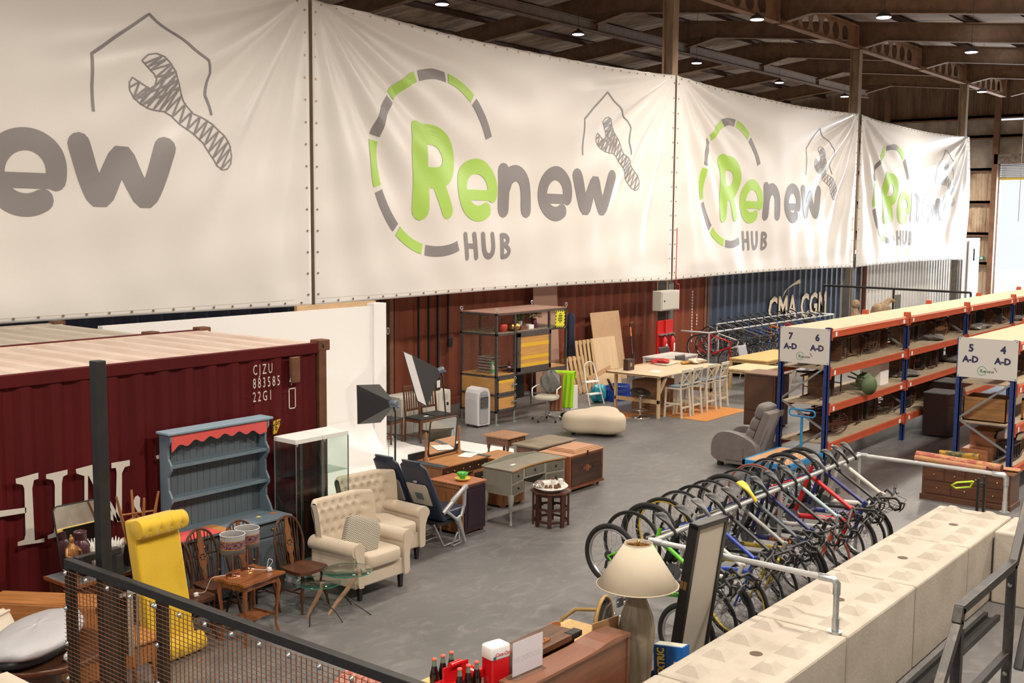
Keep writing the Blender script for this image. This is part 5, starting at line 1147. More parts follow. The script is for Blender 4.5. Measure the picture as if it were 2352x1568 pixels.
link('side_board', B().box(ix0 + .005, ix0 + .02, iy0 + .05, iy1 - .05, .62, zd - .03).box(ix0 + .005, ix0 + .02, iy0 + .05, iy1 - .05, zl + .04, .58), wood('bamboo_side', (.6, .32, .1), .75, 'y', .4, 3), ic); link('side_mid_rail', B().box(ix0 - .004, ix0 + .03, iy0, iy1, .575, .625), IR, ic)
for a, c in ((17.08, 17.70), (18.86, 19.46)):
    for z0, z1, st in ((.29, .57, 0), (.62, .92, 1)):
        dr = link('drawer', B().box(a + .05, c - .05, iy0 - .006, iy0 + .01, z0 + .02, z1 - .02), BAM, ic, .003)
        link('drawer_frame', B().box(a + .02, c - .02, iy0 - .012, iy0 - .002, z0 - .02, z0 + .025).box(a + .02, c - .02, iy0 - .012, iy0 - .002, z1 - .025, z1 + .02).box(a + .02, a + .06, iy0 - .012, iy0 - .002, z0, z1).box(c - .06, c - .02, iy0 - .012, iy0 - .002, z0, z1), IR, dr)
        if st or a > 18: link('yellow_strip', B().box(a + .06, c - .06, iy0 - .009, iy0 - .005, z1 - .09, z1 - .03), YST, dr)
        hx_ = c - .06 if a < 18 else a + .12
        link('lever_handle', B().box(hx_ - .08, hx_ + .06, iy0 - .035, iy0 - .012, (z0 + z1) / 2 - .012, (z0 + z1) / 2 + .012).cyl((hx_ - .06, iy0 - .04, (z0 + z1) / 2), .03, .02, 12, axis='y'), GALV, dr)
        link('ring_pull', B().tube([(hx_ + .03 * cos(i * pi / 6), iy0 - .03, z1 - .02 + .03 * sin(i * pi / 6)) for i in range(12)], .006, 5, True), GALV, dr)
dr = link('cabinet_door', B().box(17.82, 18.80, iy0 - .01, iy0 + .02, 1.08, 1.72), BAM, ic, label='bamboo panelled drop door with yellow stripes')
link('door_stripe', B().box(17.83, 18.79, iy0 - .013, iy0 - .009, 1.50, 1.58), YST, dr); link('door_stripe', B().box(17.83, 18.79, iy0 - .013, iy0 - .009, 1.24, 1.31), YST, dr); link('door_stripe', B().box(17.83, 18.79, iy0 - .013, iy0 - .009, 1.09, 1.16), YST, dr)
link('door_frame', B().box(17.72, 17.83, iy0 - .02, iy0 + .02, 1.0, 1.80).box(18.79, 18.86, iy0 - .02, iy0 + .02, 1.0, 1.80).box(17.72, 18.86, iy0 - .02, iy0 + .02, 1.71, 1.82).box(17.72, 18.86, iy0 - .02, iy0 + .02, .96, 1.09), IR, dr, .003); link('padlock', B().box(17.74, 17.77, iy0 - .05, iy0 - .02, 1.38, 1.43), BRASS, dr)
link('kneehole_back', B().box(17.72, 18.84, 14.55, 14.57, .3, .95), BLK, ic)
for x in (ix0 + .03, 17.68, 18.9, ix1 - .03):
    for y in (iy0 + .03, iy1 - .03): link('foot', B().cyl((x, y, 0), .05, .012, 14).cyl((x, y, .01), .02, .24, 10), mat('green_grey_foot', (.28, .34, .3), .5, .3), ic)
for x in (ix0 + .02, ix1 - .02):
    for y in (iy0 + .02, iy1 - .02): link('eye_bolt', B().tube([(x + .035 * cos(i * pi / 6), y, zt_ + .07 + .035 * sin(i * pi / 6)) for i in range(12)], .009, 6, True).cyl((x, y, zt_ + .01), .012, .03, 8), GALV, ic)
# things on the cabinet
t = thing('ginger_jar', 'red and clear glass ginger jar on the upper shelf of the iron cabinet', 'jar', (17.45, 14.02, zs + .035)); link('jar_body', B().lathe([(.05, 0), (.085, .06), (.09, .13), (.07, .16), (.001, .16)], n=24), mat('red_glaze', (.5, .05, .03), .25), t); link('glass_neck', B().lathe([(.07, .16), (.06, .2), (.045, .22), (.05, .24)], n=24), GL, t)
solo('gold_pumpkin', 'shiny gold pumpkin ornament on the upper shelf of the iron cabinet', 'ornament', B().lathe([(.001, 0), (.09, .02), (.13, .08), (.12, .14), (.06, .17), (.02, .165), (.015, .21), (.001, .215)], n=48, fn=lambda a, z: 1 - .09 * abs(cos(a * 5))), mat('gold_foil', (.6, .38, .12), .3, .9), (17.78 - .03, 13.98, zs + .035))
t = thing('potted_fern', 'green plant in a small pale pot on the upper shelf', 'plant', (18.04, 14.06, zs + .12)); link('pot', B().lathe([(.04, 0), (.06, .1), (.055, .1), (.04, .02), (.001, .02)], n=20), mat('pale_green_pot', (.36, .4, .36), .5), t); b = B()
for i in range(16): a = i * 2.4; b.tube([(0, 0, .09), (.07 * cos(a), .07 * sin(a), .15 + .05 * (i % 3)), (.13 * cos(a), .13 * sin(a), .13 + .04 * (i % 4))], [.006, .014, .003], 5, flat=.4)
link('leaves', b, mat('leaf_green', (.08, .16, .06), .6), t)['kind'] = 'stuff'
for i in range(3): solo('leather_book', ['brown leather book at the bottom of the pile under the plant', 'brown leather book in the middle of the pile under the plant', 'brown leather book on top of the pile, under the plant pot'][i], 'book', B().box(-.12, .12, -.08, .08, 0, .027).box(-.115, -.1, -.082, -.08, 0, .028), wood('book_leather', (.2, .08, .05), .6, 'z', .5), (18.07, 14.05, zs + .036 + i * .028), i * 4, bevel=.004)
t = thing('flower_vase', 'dark plum vase of dried cream flowers on the upper shelf', 'vase', (18.56, 14.08, zs + .035)); link('vase_body', B().lathe([(.05, 0), (.07, .07), (.055, .16), (.035, .2), (.033, .2), (.035, .15)], n=24), mat('plum_glaze', (.12, .02, .05), .3), t); b = B(); rg = random.Random(8)
for i in range(80): a, rr = rg.random() * 6.28, rg.random() ** .5 * .2; b.ell((rr * cos(a), rr * sin(a) * .6, .22 + rg.random() * .09), .026, .026, .018, 6, 4)
link('dried_flowers', b, mat('dried_cream', (.52, .42, .24), .9, noise=(20, .6)), t)['kind'] = 'stuff'
solo('white_tin', 'small white tin beside the leather books on the upper shelf', 'tin', B().box(-.08, .08, -.05, .05, 0, .09), WHT, (18.30, 14.0, zs + .036), bevel=.01)
ws = thing('hazard_notice', 'yellow notice with black hazard stripes hung in the right bay of the iron cabinet', 'sign', (18.99, iy0 - .02, 1.83)); ws.rotation_euler = (0, radians(4), 0)
link('sheet', B().box(0, .34, 0, .006, 0, .36), mat('notice_yellow', (.68, .66, .03), .5), ws); b = B()
for i in range(5):
    for zz_ in (0, .33): b.prism([(i * .07, zz_), (i * .07 + .035, zz_), (i * .07 + .06, zz_ + .03), (i * .07 + .025, zz_ + .03)], -.002, 0, 'xz')
    for xx_ in (0, .31): b.prism([(xx_, i * .07), (xx_ + .03, i * .07 + .02), (xx_ + .03, i * .07 + .055), (xx_, i * .07 + .035)], -.002, 0, 'xz')
link('hazard_stripes', b, BLK, ws); b = B()
for i, w_ in enumerate((.06, .14, .12, .16, .15, .06)): b.box(.17 - w_ / 2, .17 + w_ / 2, -.002, 0, .28 - i * .035, .298 - i * .035)
link('notice_text', b, BLK, ws)
t = thing('spray_bottle', 'clear spray bottle with a green trigger on the worktop of the iron cabinet', 'bottle', (17.22, 14.1, zd + .03)); link('bottle_body', B().lathe([(.04, 0), (.042, .12), (.03, .17), (.014, .2), (.014, .22)], n=16), mat('misty_plastic', (.5, .58, .5), .3), t); link('trigger_head', B().box(-.05, .03, -.015, .015, .22, .25).box(-.045, -.03, -.01, .01, .16, .22), mat('spray_green', (.05, .5, .12), .4), t); link('label_band', B().lathe([(.0425, .03), (.0425, .1)], n=16), mat('spray_green', (.05, .5, .12), .4), t)
t = thing('paper_tray_stack', 'grey brown stack of paper trays on the worktop of the iron cabinet', 'trays', (17.30, 14.22, zd + .03)); 
for i in range(5): link('tray', B().box(0, .30, 0, .34, i * .06, i * .06 + .01).box(0, .01, 0, .34, i * .06, i * .06 + .045).box(0, .3, .33, .34, i * .06, i * .06 + .045), mat('tray_grey', (.34, .30, .28), .5), t)
link('tray_lid', B().box(-.005, .305, -.005, .345, .30, .315), mat('tray_grey', (.34, .30, .28), .5), t)
t = thing('cola_bottle', 'dark drink bottle standing on the worktop behind the door frame', 'bottle', (17.60, 13.98, zd + .03)); link('bottle_body', B().lathe([(.03, 0), (.034, .1), (.03, .16), (.012, .21), (.012, .24)], n=14), mat('cola_dark', (.03, .01, .012), .15), t); link('bottle_label', B().lathe([(.0345, .1), (.034, .14)], n=14), mat('label_pink', (.5, .3, .38), .5), t)
t = solo('navy_coat', 'navy coat hanging down the right corner of the iron cabinet', 'coat', B().lathe([(.02, 0), (.13, -.12), (.12, -.5), (.17, -.95), (.001, -.93)], n=24, sy=.5, fn=lambda a, z: 1 + .12 * cos(a * 5)), mat('navy_cloth', (.008, .011, .035), .9), (19.62, 13.9, 2.12))
# ================================================================ office chair
oc = thing('office_chair', 'white office chair draped with a brown jacket and a lime green top', 'chair', (18.18, 13.45, 0), 20)
LW = mat('ivory_leather', (.58, .55, .46), .45)
link('seat', B().pad(-.24, .22, -.23, .23, .44, .54, p=.4), LW, oc); link('backrest', B().pad(.20, .28, -.22, .22, .55, .92, p=.45), LW, oc)
link('gas_lift', B().cyl((0, 0, .1), .025, .34, 12), CHR, oc)
for i in range(5):
    a = 2 * pi * i / 5 + .3; c_ = link('base_arm', B().tube([(0, 0, .12), (.18 * cos(a), .18 * sin(a), .10), (.3 * cos(a), .3 * sin(a), .06)], [.022, .018, .013], 8), CHR, oc); link('castor', B().ell((.3 * cos(a), .3 * sin(a), .03), .03, .025, .03, 10, 6), BLK, c_)
for s_ in (-1, 1): link('armrest', B().tube([(-.12, .26 * s_, .48), (-.2, .26 * s_, .58), (-.18, .26 * s_, .68), (.1, .26 * s_, .70), (.23, .24 * s_, .70)], .014, 8), WHT, oc)
solo('fur_throw', 'grey shaggy fur throw over the back of the office chair', 'throw', lump(.10, .20, .20, 2.2, .35, 40, 22, .9), mat('grey_fur', (.24, .24, .23), 1, noise=(40, .7), bump=(60, 1)), (18.30, 13.44, .80), 20)
def drape(name, lab, cat, m, loc, rz, w, h1, h2, d=.10, fold=.02, nf=5, taper=0):
    def f(u, v):
        x = (u - .5) * w * (1 + taper * v); L_ = h1 + h2 + d; s_ = v * L_
        if s_ < h1: y, z = -d / 2, -h1 + s_
        elif s_ < h1 + d: q_ = (s_ - h1) / d; y, z = -d / 2 * cos(q_ * pi), .03 * sin(q_ * pi)
        else: y, z = d / 2, -(s_ - h1 - d)
        k_ = min(1, abs(z) * 6); return (x, y + fold * k_ * sin(u * nf * 6.28 + z * 3) + (.05 * abs(z) if y > 0 else -.04 * abs(z)), z)
    o = solo(name, lab, cat, B().grid(f, 36, 40), m, loc, rz); md = o.modifiers.new('s', 'SOLIDIFY'); md.thickness = .008; md.offset = 0; return o
drape('brown_jacket', 'brown suede jacket over the back of the office chair', 'jacket', mat('brown_suede', (.28, .12, .06), .9), (18.44, 13.38, .93), 112, .26, .2, .74, .12, .012, 3)
drape('lime_top', 'lime green top hanging from the back of the office chair', 'top', mat('lime_cloth', (.34, .66, .01), .8), (18.60, 13.30, .97), 112, .42, .14, .72, .16, .02, 4, -.1)
t = thing('standing_board', 'plain white board leaning against the right end of the iron cabinet', 'board', (19.60, 13.86, 0)); link('sheet', B().box(0, .26, 0, .012, 0, .52), WHT, t, .002)
t = solo('shoe_pair', 'dark shoes on the floor under the coats by the office chair', 'shoes', lump(.14, .07, .05, 2, .2, 20, 10).mv(0, 0, .05), BLK, (18.85, 13.45, 0))
# ================================================================ step ladder, bag, crates, timber
def stepl():
    t = thing('step_ladder', 'small white folding step ladder beside the blue crate', 'step ladder', (20.55, 14.0, 0), -12)
    for s_ in (-1, 1):
        link('side_rail', B().tube([(.22 * s_, -.22, 0), (.19 * s_, -.04, .5), (.15 * s_, .06, .82)], .014, 8), WHT, t)
    link('top_hoop', B().tube([(.15 * cos(a * pi / 10), .06, .82 + .12 * sin(a * pi / 10)) for a in range(11)], .014, 8), WHT, t)
    for s_ in (-1, 1): link('rear_leg', B().tube([(.2 * s_, .28, 0), (.17 * s_, .0, .56)], .011, 8), WHT, t)
    for z, y in ((.24, -.13), (.5, -.02)): link('tread', B().box(-.19, .19, y - .07, y + .1, z - .012, z + .012), WHT, t, .005)
stepl()
t = solo('shopping_bag', 'turquoise and white woven shopping bag between the step ladder and the crates', 'bag', lump(.22, .16, .19, 1.7, .16, 40, 24, .6).mv(0, 0, .19), mat('turquoise_bag', (.02, .35, .46), .4, noise=(7, .9), col2=(.5, .62, .66), lo=.36, hi=.42), (20.92, 14.02, 0), 20)
CRB = mat('crate_blue', (.02, .06, .33), .4)
def crate(loc, rz, lab):
    t = thing('plastic_crate', lab, 'crate', loc, rz, 'blue plastic crates'); b = B().box(-.3, .3, -.2, .2, 0, .012)
    link('crate_base', b, CRB, t)
    for a in ((-.3, .3, -.2, -.185), (-.3, .3, .185, .2), (-.3, -.285, -.2, .2), (.285, .3, -.2, .2)):
        b = B().box(*a, .0, .13).box(*a, .19, .25)
        w = B(); 
        if a[1] - a[0] > .1:
            for i in range(9): x = -.3 + i * .0719; b.box(x, x + .025, a[2], a[3], .13, .19)
        else:
            for i in range(6): y = -.2 + i * .075; b.box(a[0], a[1], y, y + .025, .13, .19)
        link('crate_side', b, CRB, t)
crate((21.42, 13.86, 0), -8, 'blue plastic crate nearer the table, with timber offcuts in it'); crate((21.98, 14.22, 0), 10, 'blue plastic crate behind the first, nearer the wall')
PINE = wood('pine_timber', (.58, .38, .19), .75, 'z', .6); MDF = mat('mdf_board', (.52, .34, .2), .8, noise=(3, .15))
t = solo('timber_offcut', 'yellow and dark timber offcut sticking out of the blue crate', 'timber', B().bar((0, 0, .02), (-.35, .05, .5), .06, .03), PINE, (21.45, 13.84, .0))
t = solo('timber_offcut', 'dark timber offcut beside the yellow one in the blue crate', 'timber', B().bar((0, 0, .02), (-.33, .04, .52), .05, .03), WDK, (21.36, 13.82, .0))
def lean(name, lab, cat, m, x, y, w, h, th, a, rz=0): 
    o = solo(name, lab, cat, B().box(-w / 2, w / 2, 0, th, 0, h), m, (x, y, 0), rz, bevel=.002); o.rotation_euler = (radians(-a), 0, radians(rz)); return o
lean('mdf_sheet', 'tall brown fibreboard sheet leaning on the rusty container', 'board', MDF, 24.0, 15.65, 1.25, 1.78, .02, 10, -2)
lean('plywood_sheet', 'shorter plywood sheet with wavy grain in front of the fibreboard', 'board', wood('plywood', (.68, .50, .3), .85, 'z', .6, .8), 23.35, 15.3, .95, 1.2, .018, 12, -2)
lean('red_board', 'short reddish board leaning right of the fibreboard sheet', 'board', mat('red_mdf', (.25, .07, .04), .6), 24.85, 15.9, .3, .85, .02, 8)
t = thing('wooden_pallet', 'wooden pallet stood on end beside the iron cabinet', 'pallet', (22.25, 15.3, 0)); t.rotation_euler = (radians(-10), 0, 0)
for i in range(7): link('deck_board', B().box(-.55 + i * .165, -.55 + i * .165 + .1, -.02, 0, 0, 1.2), PINE, t)
for z in (.04, .55, 1.1): link('bearer', B().box(-.55, .55, 0, .09, z, z + .09), PINE, t)
t = thing('wooden_pallet', 'second pallet leaning in front, crossed by a pale plank', 'pallet', (21.6, 15.0, 0)); t.rotation_euler = (radians(-14), 0, 0)
for i in range(5): link('deck_board', B().box(-.4 + i * .17, -.4 + i * .17 + .1, -.02, 0, 0, .9), PINE, t)
for z in (.04, .45, .8): link('bearer', B().box(-.4, .4, 0, .07, z, z + .08), PINE, t)
solo('pale_plank', 'pale plank nailed slantwise before the leaning pallets', 'plank', B().bar((-.45, 0, .38), (.5, .0, .58), .02, .13).bar((-.42, 0.012, 0), (-.42, .012, .38), .05, .02), wood('pale_plank', (.66, .38, .2), .85), (21.9, 14.7, 0))
t = solo('upper_board', 'pinkish brown board standing on the iron cabinet against the container', 'board', B().box(-.38, .38, 0, .02, 0, .62), mat('pink_board', (.42, .25, .18), .7), (21.6, 16.05, 2.05)) if 0 else None
lean('tall_board', 'tall pinkish brown board behind the iron cabinet', 'board', mat('pink_board', (.40, .24, .18), .7), 21.55, 15.9, .95, 2.62, .02, 3)
# ================================================================ workbench table, stools, mat
TP = wood('table_ply', (.66, .50, .33), .88, 'x', .5, .8); LEGP = wood('pine_leg', (.66, .50, .30), .85, 'z', .55)
t = thing('workbench_table', 'large pale plywood work table with pine trestle legs', 'table', (0, 0, 0))
tx0, tx1, ty0, ty1 = 19.72, 22.35, 11.72, 13.05
link('tabletop', B().box(tx0, tx1, ty0, ty1, .885, .91), TP, t, .003); link('edge_batten', B().box(tx0, tx1, ty1 - .03, ty1, .91, .93).box(tx0, tx0 + .03, ty0, ty1, .87, .9), PINE, t)
for x in (tx0 + .16, tx1 - .2):
    for y in (ty0 + .12, ty1 - .16): link('leg', B().box(x, x + .07, y, y + .05, 0, .885), LEGP, t, .003)
    link('cross_rail', B().box(x, x + .05, ty0 + .12, ty1 - .12, .30, .38), LEGP, t, .003); link('brace', B().bar((x + .03, ty0 + .14, .5), (x + .35, ty0 + .14, .88), .04, .07), LEGP, t)
solo('cardboard_box', 'large brown cardboard box under the work table', 'box', B().box(-.38, .38, -.3, .3, 0, .68), mat('cardboard', (.25, .14, .08), .8), (20.75, 12.5, 0), bevel=.005)
RC = mat('red_cloth', (.42, .03, .03), .85); CC = mat('cream_cloth', (.6, .52, .4), .85)
solo('red_cloth', 'crumpled red cloth at the far end of the work table', 'cloth', lump(.20, .17, .05, .7, .45, 40, 20), RC, (21.55, 12.95 - .15, .965)); solo('cream_cloth', 'cream cloth spread under the crumpled red cloth', 'cloth', lump(.34, .22, .012, 2.7, .25, 40, 12), CC, (21.6, 12.72, .925))
solo('lace_cloth', 'cream lace cloth bundled beside the red cloth on the work table', 'cloth', lump(.20, .16, .05, 4.4, .4, 40, 20), CC, (22.15, 12.25, .965)); solo('ochre_cloth', 'small ochre cloth between the red and the cream bundles', 'cloth', lump(.13, .08, .03, 5.1, .4, 30, 14), mat('ochre_cloth', (.45, .22, .05), .85), (21.85, 12.35, .945))
solo('paper_note', 'white sheet of paper on the near side of the work table', 'paper', B().box(-.15, .15, -.1, .1, 0, .003), WHT, (20.35, 12.2, .911), 14)
t = thing('tape_dispenser', 'dark hand tool case standing on the left end of the work table', 'tool', (20.15, 12.75, .91)); link('case', B().box(-.13, .13, -.06, .06, 0, .24), mat('dark_case', (.05, .02, .02), .5), t, .01); link('case_label', B().box(-.05, .03, -.062, -.06, .08, .16), mat('paper_brown', (.3, .22, .15), .6), t); link('case_arm', B().bar((.13, 0, .1), (.2, 0, .34), .03, .05), BLK, t)
CUS = mat('grey_blue_pad', (.10, .12, .15), .8, noise=(14, .6), col2=(.22, .25, .3)); SW = mat('stool_cream', (.62, .58, .47), .5)
def barstool(lab, loc, rz=0):
    t = thing('bar_stool', lab, 'stool', loc, rz, 'cream cross back bar stools')     # faces +y, back at -y
    link('seat', B().box(-.19, .19, -.17, .19, .60, .63), SW, t, .008); link('seat_pad', B().pad(-.18, .18, -.16, .18, .625, .67, p=.4), CUS, t)
    for s_ in (-1, 1):
        link('rear_leg', B().bar((.185 * s_, -.22, 0), (.17 * s_, -.17, .62), .035, .035, (0, 1, 0)), SW, t, .004); link('front_leg', B().bar((.185 * s_, .19, 0), (.17 * s_, .17, .60), .035, .035, (0, 1, 0)), SW, t, .004)
        link('back_post', B().bar((.17 * s_, -.17, .60), (.165 * s_, -.22, 1.0), .03, .03, (0, 1, 0)), SW, t, .004); link('side_stretcher', B().box(.175 * s_ - .01, .175 * s_ + .01, -.19, .18, .28, .315), SW, t)
    link('front_stretcher', B().box(-.17, .17, .17, .19, .2, .235), SW, t); link('rear_stretcher', B().box(-.17, .17, -.2, -.18, .2, .235), SW, t)
    link('top_rail', B().box(-.18, .18, -.235, -.205, .95, 1.02), SW, t, .006); link('lower_rail', B().box(-.165, .165, -.195, -.175, .68, .71), SW, t)
    link('cross_brace', B().bar((-.15, -.19, .72), (.15, -.21, .95), .02, .014, (0, 1, 0)).bar((.15, -.19, .72), (-.15, -.21, .95), .02, .014, (0, 1, 0)), SW, t)
    return t
bs0 = barstool('cream cross back bar stool nearest the near corner of the work table', (20.36, 11.68, 0))
dup(bs0, (20.86, 11.69, 0), 0, 'cream cross back bar stool second from the near corner of the table'); dup(bs0, (21.47, 11.68, 0), -2, 'cream cross back bar stool third from the near corner of the table'); dup(bs0, (22.03, 11.68, 0), 3, 'cream cross back bar stool at the far end of the row')
t = thing('swivel_stool', 'black curved bar stool on a chrome column at the left of the work table', 'stool', (19.78, 12.22, 0), 60)
def ringseat(u, v):
    a = 2 * pi * u; b_ = 2 * pi * v; R = .135; r = .075; return ((R + r * cos(b_)) * cos(a) * 1.1, (R + r * cos(b_)) * sin(a), .53 + .03 * sin(b_) + .05 * cos(a))
link('seat', B().grid(ringseat, 36, 12).lathe([(.001, .505), (.1, .51)], n=20), mat('black_leather', (.012, .012, .013), .3), t); link('column', B().cyl((0, 0, .02), .024, .48, 16), CHR, t); link('base', B().lathe([(.2, 0), (.2, .008), (.05, .025), (.025, .05)], n=32), CHR, t); link('foot_ring', B().tube([(.15 * cos(i * pi / 12), .15 * sin(i * pi / 12), .16) for i in range(24)], .008, 6, True), CHR, t)
OM = mat('orange_mat', (.50, .20, .045), .95, bump=(90, .4), noise=(2, .2))
struct('floor_mat', B().box(20.24, 22.1, 10.92, 12.5, .001, .008), OM); COL.objects['floor_mat'].pop('kind', None); tag(COL.objects['floor_mat'], 'orange brown mat under the near row of bar stools', 'mat')
solo('floor_runner', 'orange brown mat showing left of the work table', 'mat', B().box(18.95, 20.1, 12.35, 13.3, .001, .007), OM)
# ================================================================ cream ottoman
BCL = mat('boucle_cream', (.56, .48, .37), .95, bump=(70, .7), bd=.006)
def ott(u, v):
    a = 2 * pi * u; R = .60 + .13 * cos(3 * (a - radians(20))) + .03 * cos(2 * a); e = -pi / 2 + pi * v; c_ = math.copysign(abs(cos(e)) ** .32, cos(e)); s_ = math.copysign(abs(sin(e)) ** .6, sin(e))
    return (R * c_ * cos(a), R * c_ * sin(a) * .92, .245 + .205 * s_)
t = thing('blob_ottoman', 'large cream kidney shaped ottoman alone on the open floor', 'ottoman', (17.75, 11.92, 0)); link('upholstery', B().grid(ott, 90, 30), BCL, t)
for a in (20, 140, 260): link('foot', B().cyl((.5 * cos(radians(a)), .45 * sin(radians(a)), 0), .04, .06, 12), BLK, t)
# ================================================================ grey recliner
GV = mat('grey_velour', (.17, .145, .14), .9, noise=(5, .3), sheen=.3, bump=(60, .2))
t = thing('recliner_chair', 'grey fabric recliner armchair seen from its side', 'armchair', (17.03, 8.45, 0))
link('base', B().box(-.34, .34, -.34, .36, .06, .36), GV, t, .03); link('seat_cushion', B().pad(-.24, .24, -.22, .38, .32, .50, p=.4), GV, t)
ap = smooth2([(-.40, .08), (.40, .08), (.42, .35), (.36, .52), (.22, .60), (.02, .60), (-.2, .54), (-.38, .44), (-.41, .3), (-.40, .08)], 2)[:-1]
for s_ in (-1, 1):
    a_ = link('arm', B().prism(ap[::1], s_ * .335 - .085, s_ * .335 + .085, 'yz', True), GV, t, .03)
link('side_pocket', B().box(-.435, -.42, -.18, .14, .14, .36), GV, t, .012); link('leg_rest', B().pad(-.24, .24, .36, .47, .10, .36, p=.5), mat('recliner_black', (.03, .03, .03), .8), t)
bkm = Matrix.Translation((0, -.22, .42)) @ Matrix.Rotation(radians(20), 4, 'X')
for z0, z1, y_ in ((0, .24, .02), (.20, .44, .01), (.42, .68, -.0)): link('back_cushion', B().pad(-.25, .25, -.05 + y_, .15 + y_, z0, z1, p=.5).xf(bkm), GV, t)
link('back_shell', B().box(-.30, .30, -.15, -.03, -.25, .62).xf(bkm), GV, t, .03)
for x in (-.28, .28):
    for y in (-.3, .3): link('foot', B().box(x - .04, x + .04, y - .04, y + .04, 0, .06), BLK, t)
# ================================================================ tallboy and the tables behind
TB = wood('tallboy_wood', (.13, .055, .03), .6, 'z', .35)
t = thing('tallboy_cupboard', 'tall narrow brown cupboard seen from behind next to the first rack', 'cupboard', (0, 0, 0)); link('carcass', B().box(20.3, 20.92, 9.46, 10.12, 0.03, 1.06), TB, t, .004); link('top_board', B().box(20.26, 20.96, 9.42, 10.16, 1.06, 1.085), wood('tallboy_top', (.22, .11, .07), .7, 'y', .4), t, .004)
link('back_panel', B().box(20.29, 20.3, 9.50, 10.08, .36, 1.03).box(20.29, 20.3, 9.5, 10.08, .06, .33), mat('back_board', (.10, .045, .025), .7, noise=(3, .4)), t); link('door', B().box(20.34, 20.88, 9.44, 9.46, .36, 1.03), mat('tallboy_dark', (.035, .015, .01), .4), t)
for x in (20.34, 20.86): link('foot', B().box(x, x + .04, 9.5, 9.54, 0, .03), BLK, t)
YT = wood('yellow_oak', (.66, .42, .16), .85, 'x', .5)
def simpletable(name, lab, x0, x1, y0, y1, z, m, rz=0, leg=.06):
    cx, cy = (x0 + x1) / 2, (y0 + y1) / 2; t = thing(name, lab, 'table', (cx, cy, 0), rz); a, c = (x1 - x0) / 2, (y1 - y0) / 2
    link('tabletop', B().box(-a, a, -c, c, z - .04, z), m, t, .004); link('apron', B().box(-a + .03, a - .03, -c + .03, c - .03, z - .1, z - .04), m, t)
    for sx_ in (-1, 1):
        for sy in (-1, 1): link('leg', B().box(sx_ * (a - .04) - leg / 2, sx_ * (a - .04) + leg / 2, sy * (c - .04) - leg / 2, sy * (c - .04) + leg / 2, 0, z - .04), m, t, .003)
    return t
simpletable('tray_table', 'pale pine table with a raised edge right behind the last bar stool', 22.95, 24.1, 11.1, 12.0, .75, LEGP)
simpletable('dining_table', 'honey oak dining table before the far bicycles', 24.7, 27.2, 11.75, 12.75, .76, YT)
simpletable('far_table', 'grey white table beyond the work table near the fire point', 23.2, 24.6, 13.55, 14.3, .80, mat('pale_grey_top', (.5, .46, .44), .6))
def shellchair(loc, rz, lab, m):
    t = thing('shell_chair', lab, 'chair', loc, rz, 'moulded shell chairs round the tables')
    def f(u, v):
        x = (u - .5) * .46; s_ = v * .85
        if s_ < .4: y, z = .2 - s_, .45 - .02 * sin(s_ / .4 * pi)
        else: y, z = -.2 - (s_ - .4) * .22, .45 + (s_ - .4) * .92
        return (x, y, z + .06 * (2 * u - 1) ** 2 * (1 - v))
    o = link('shell', B().grid(f, 10, 18), m, t); o.modifiers.new('s', 'SOLIDIFY').thickness = .02
    for sx_ in (-1, 1):
        for sy in (-1, 1): link('leg', B().tube([(.14 * sx_, .14 * sy - .02, .44), (.21 * sx_, .2 * sy, 0)], [.016, .010], 6), LEGP if m is not BLK else BLK, t)
    return t
GC = mat('grey_shell', (.12, .12, .13), .7); LGC = mat('pale_shell', (.34, .34, .36), .7)
shellchair((24.62, 11.55, 0), 0, 'dark grey shell chair on the near side of the honey oak table', GC); shellchair((25.95, 11.45, 0), 8, 'pale grey shell chair hidden partly by the 7 and 6 sign', LGC); shellchair((26.6, 13.1, 0), 180, 'pale grey shell chair on the far side of the honey oak table', LGC)
dc = mat('dark_leather', (.035, .026, .022), .5)
shellchair((23.6, 13.2, 0), 180, 'dark chair between the work table and the grey white table', dc); shellchair((24.9, 14.45, 0), 175, 'dark chair behind the grey white table, against the container', dc)
solo('black_dog_bed', 'black furry bundle under the red bicycle of the far rack', 'bundle', lump(.28, .25, .26, 1, .35, 30, 18).mv(0, 0, .26), mat('black_fur', (.012, .011, .012), 1, bump=(50, 1)), (27.0, 13.6, 0))
# ================================================================ fire point and electrical box on the column
fpn = thing('fire_point', 'red painted fire point board around the foot of the second column', 'fire point', (0, 0, 0)); FR = mat('fire_red', (.55, .012, .01), .4)
link('board', B().box(25.55, 26.36, 15.30, 15.34, 0, 1.45).box(25.9, 25.94, 15.26, 15.3, 0, 1.45), FR, fpn, .004); link('shelf_clip', B().box(25.6, 25.9, 15.2, 15.3, 1.06, 1.1).box(25.98, 26.3, 15.2, 15.3, 1.06, 1.1), GALV, fpn)
def exting(x, lab, r=.075, h=.5):
    t = thing('fire_extinguisher', lab, 'fire extinguisher', (x, 15.2, .50)); link('cylinder', B().lathe([(.06, 0), (r, .02), (r, h - .06), (.04, h), (.02, h + .03)], n=20), FR, t); link('valve_head', B().box(-.04, .05, -.015, .015, h + .03, h + .08), BLK, t); link('hose', B().tube([(.04, 0, h + .04), (.12, -.02, h - .05), (.1, -.03, .1)], .012, 6), BLK, t); link('white_label', B().box(-.035, .035, -r - .003, -r + .01, .12, .34), WHT, t)
exting(25.75, 'red fire extinguisher at the left of the fire point'); exting(26.15, 'red fire extinguisher at the right of the fire point with a long hose')
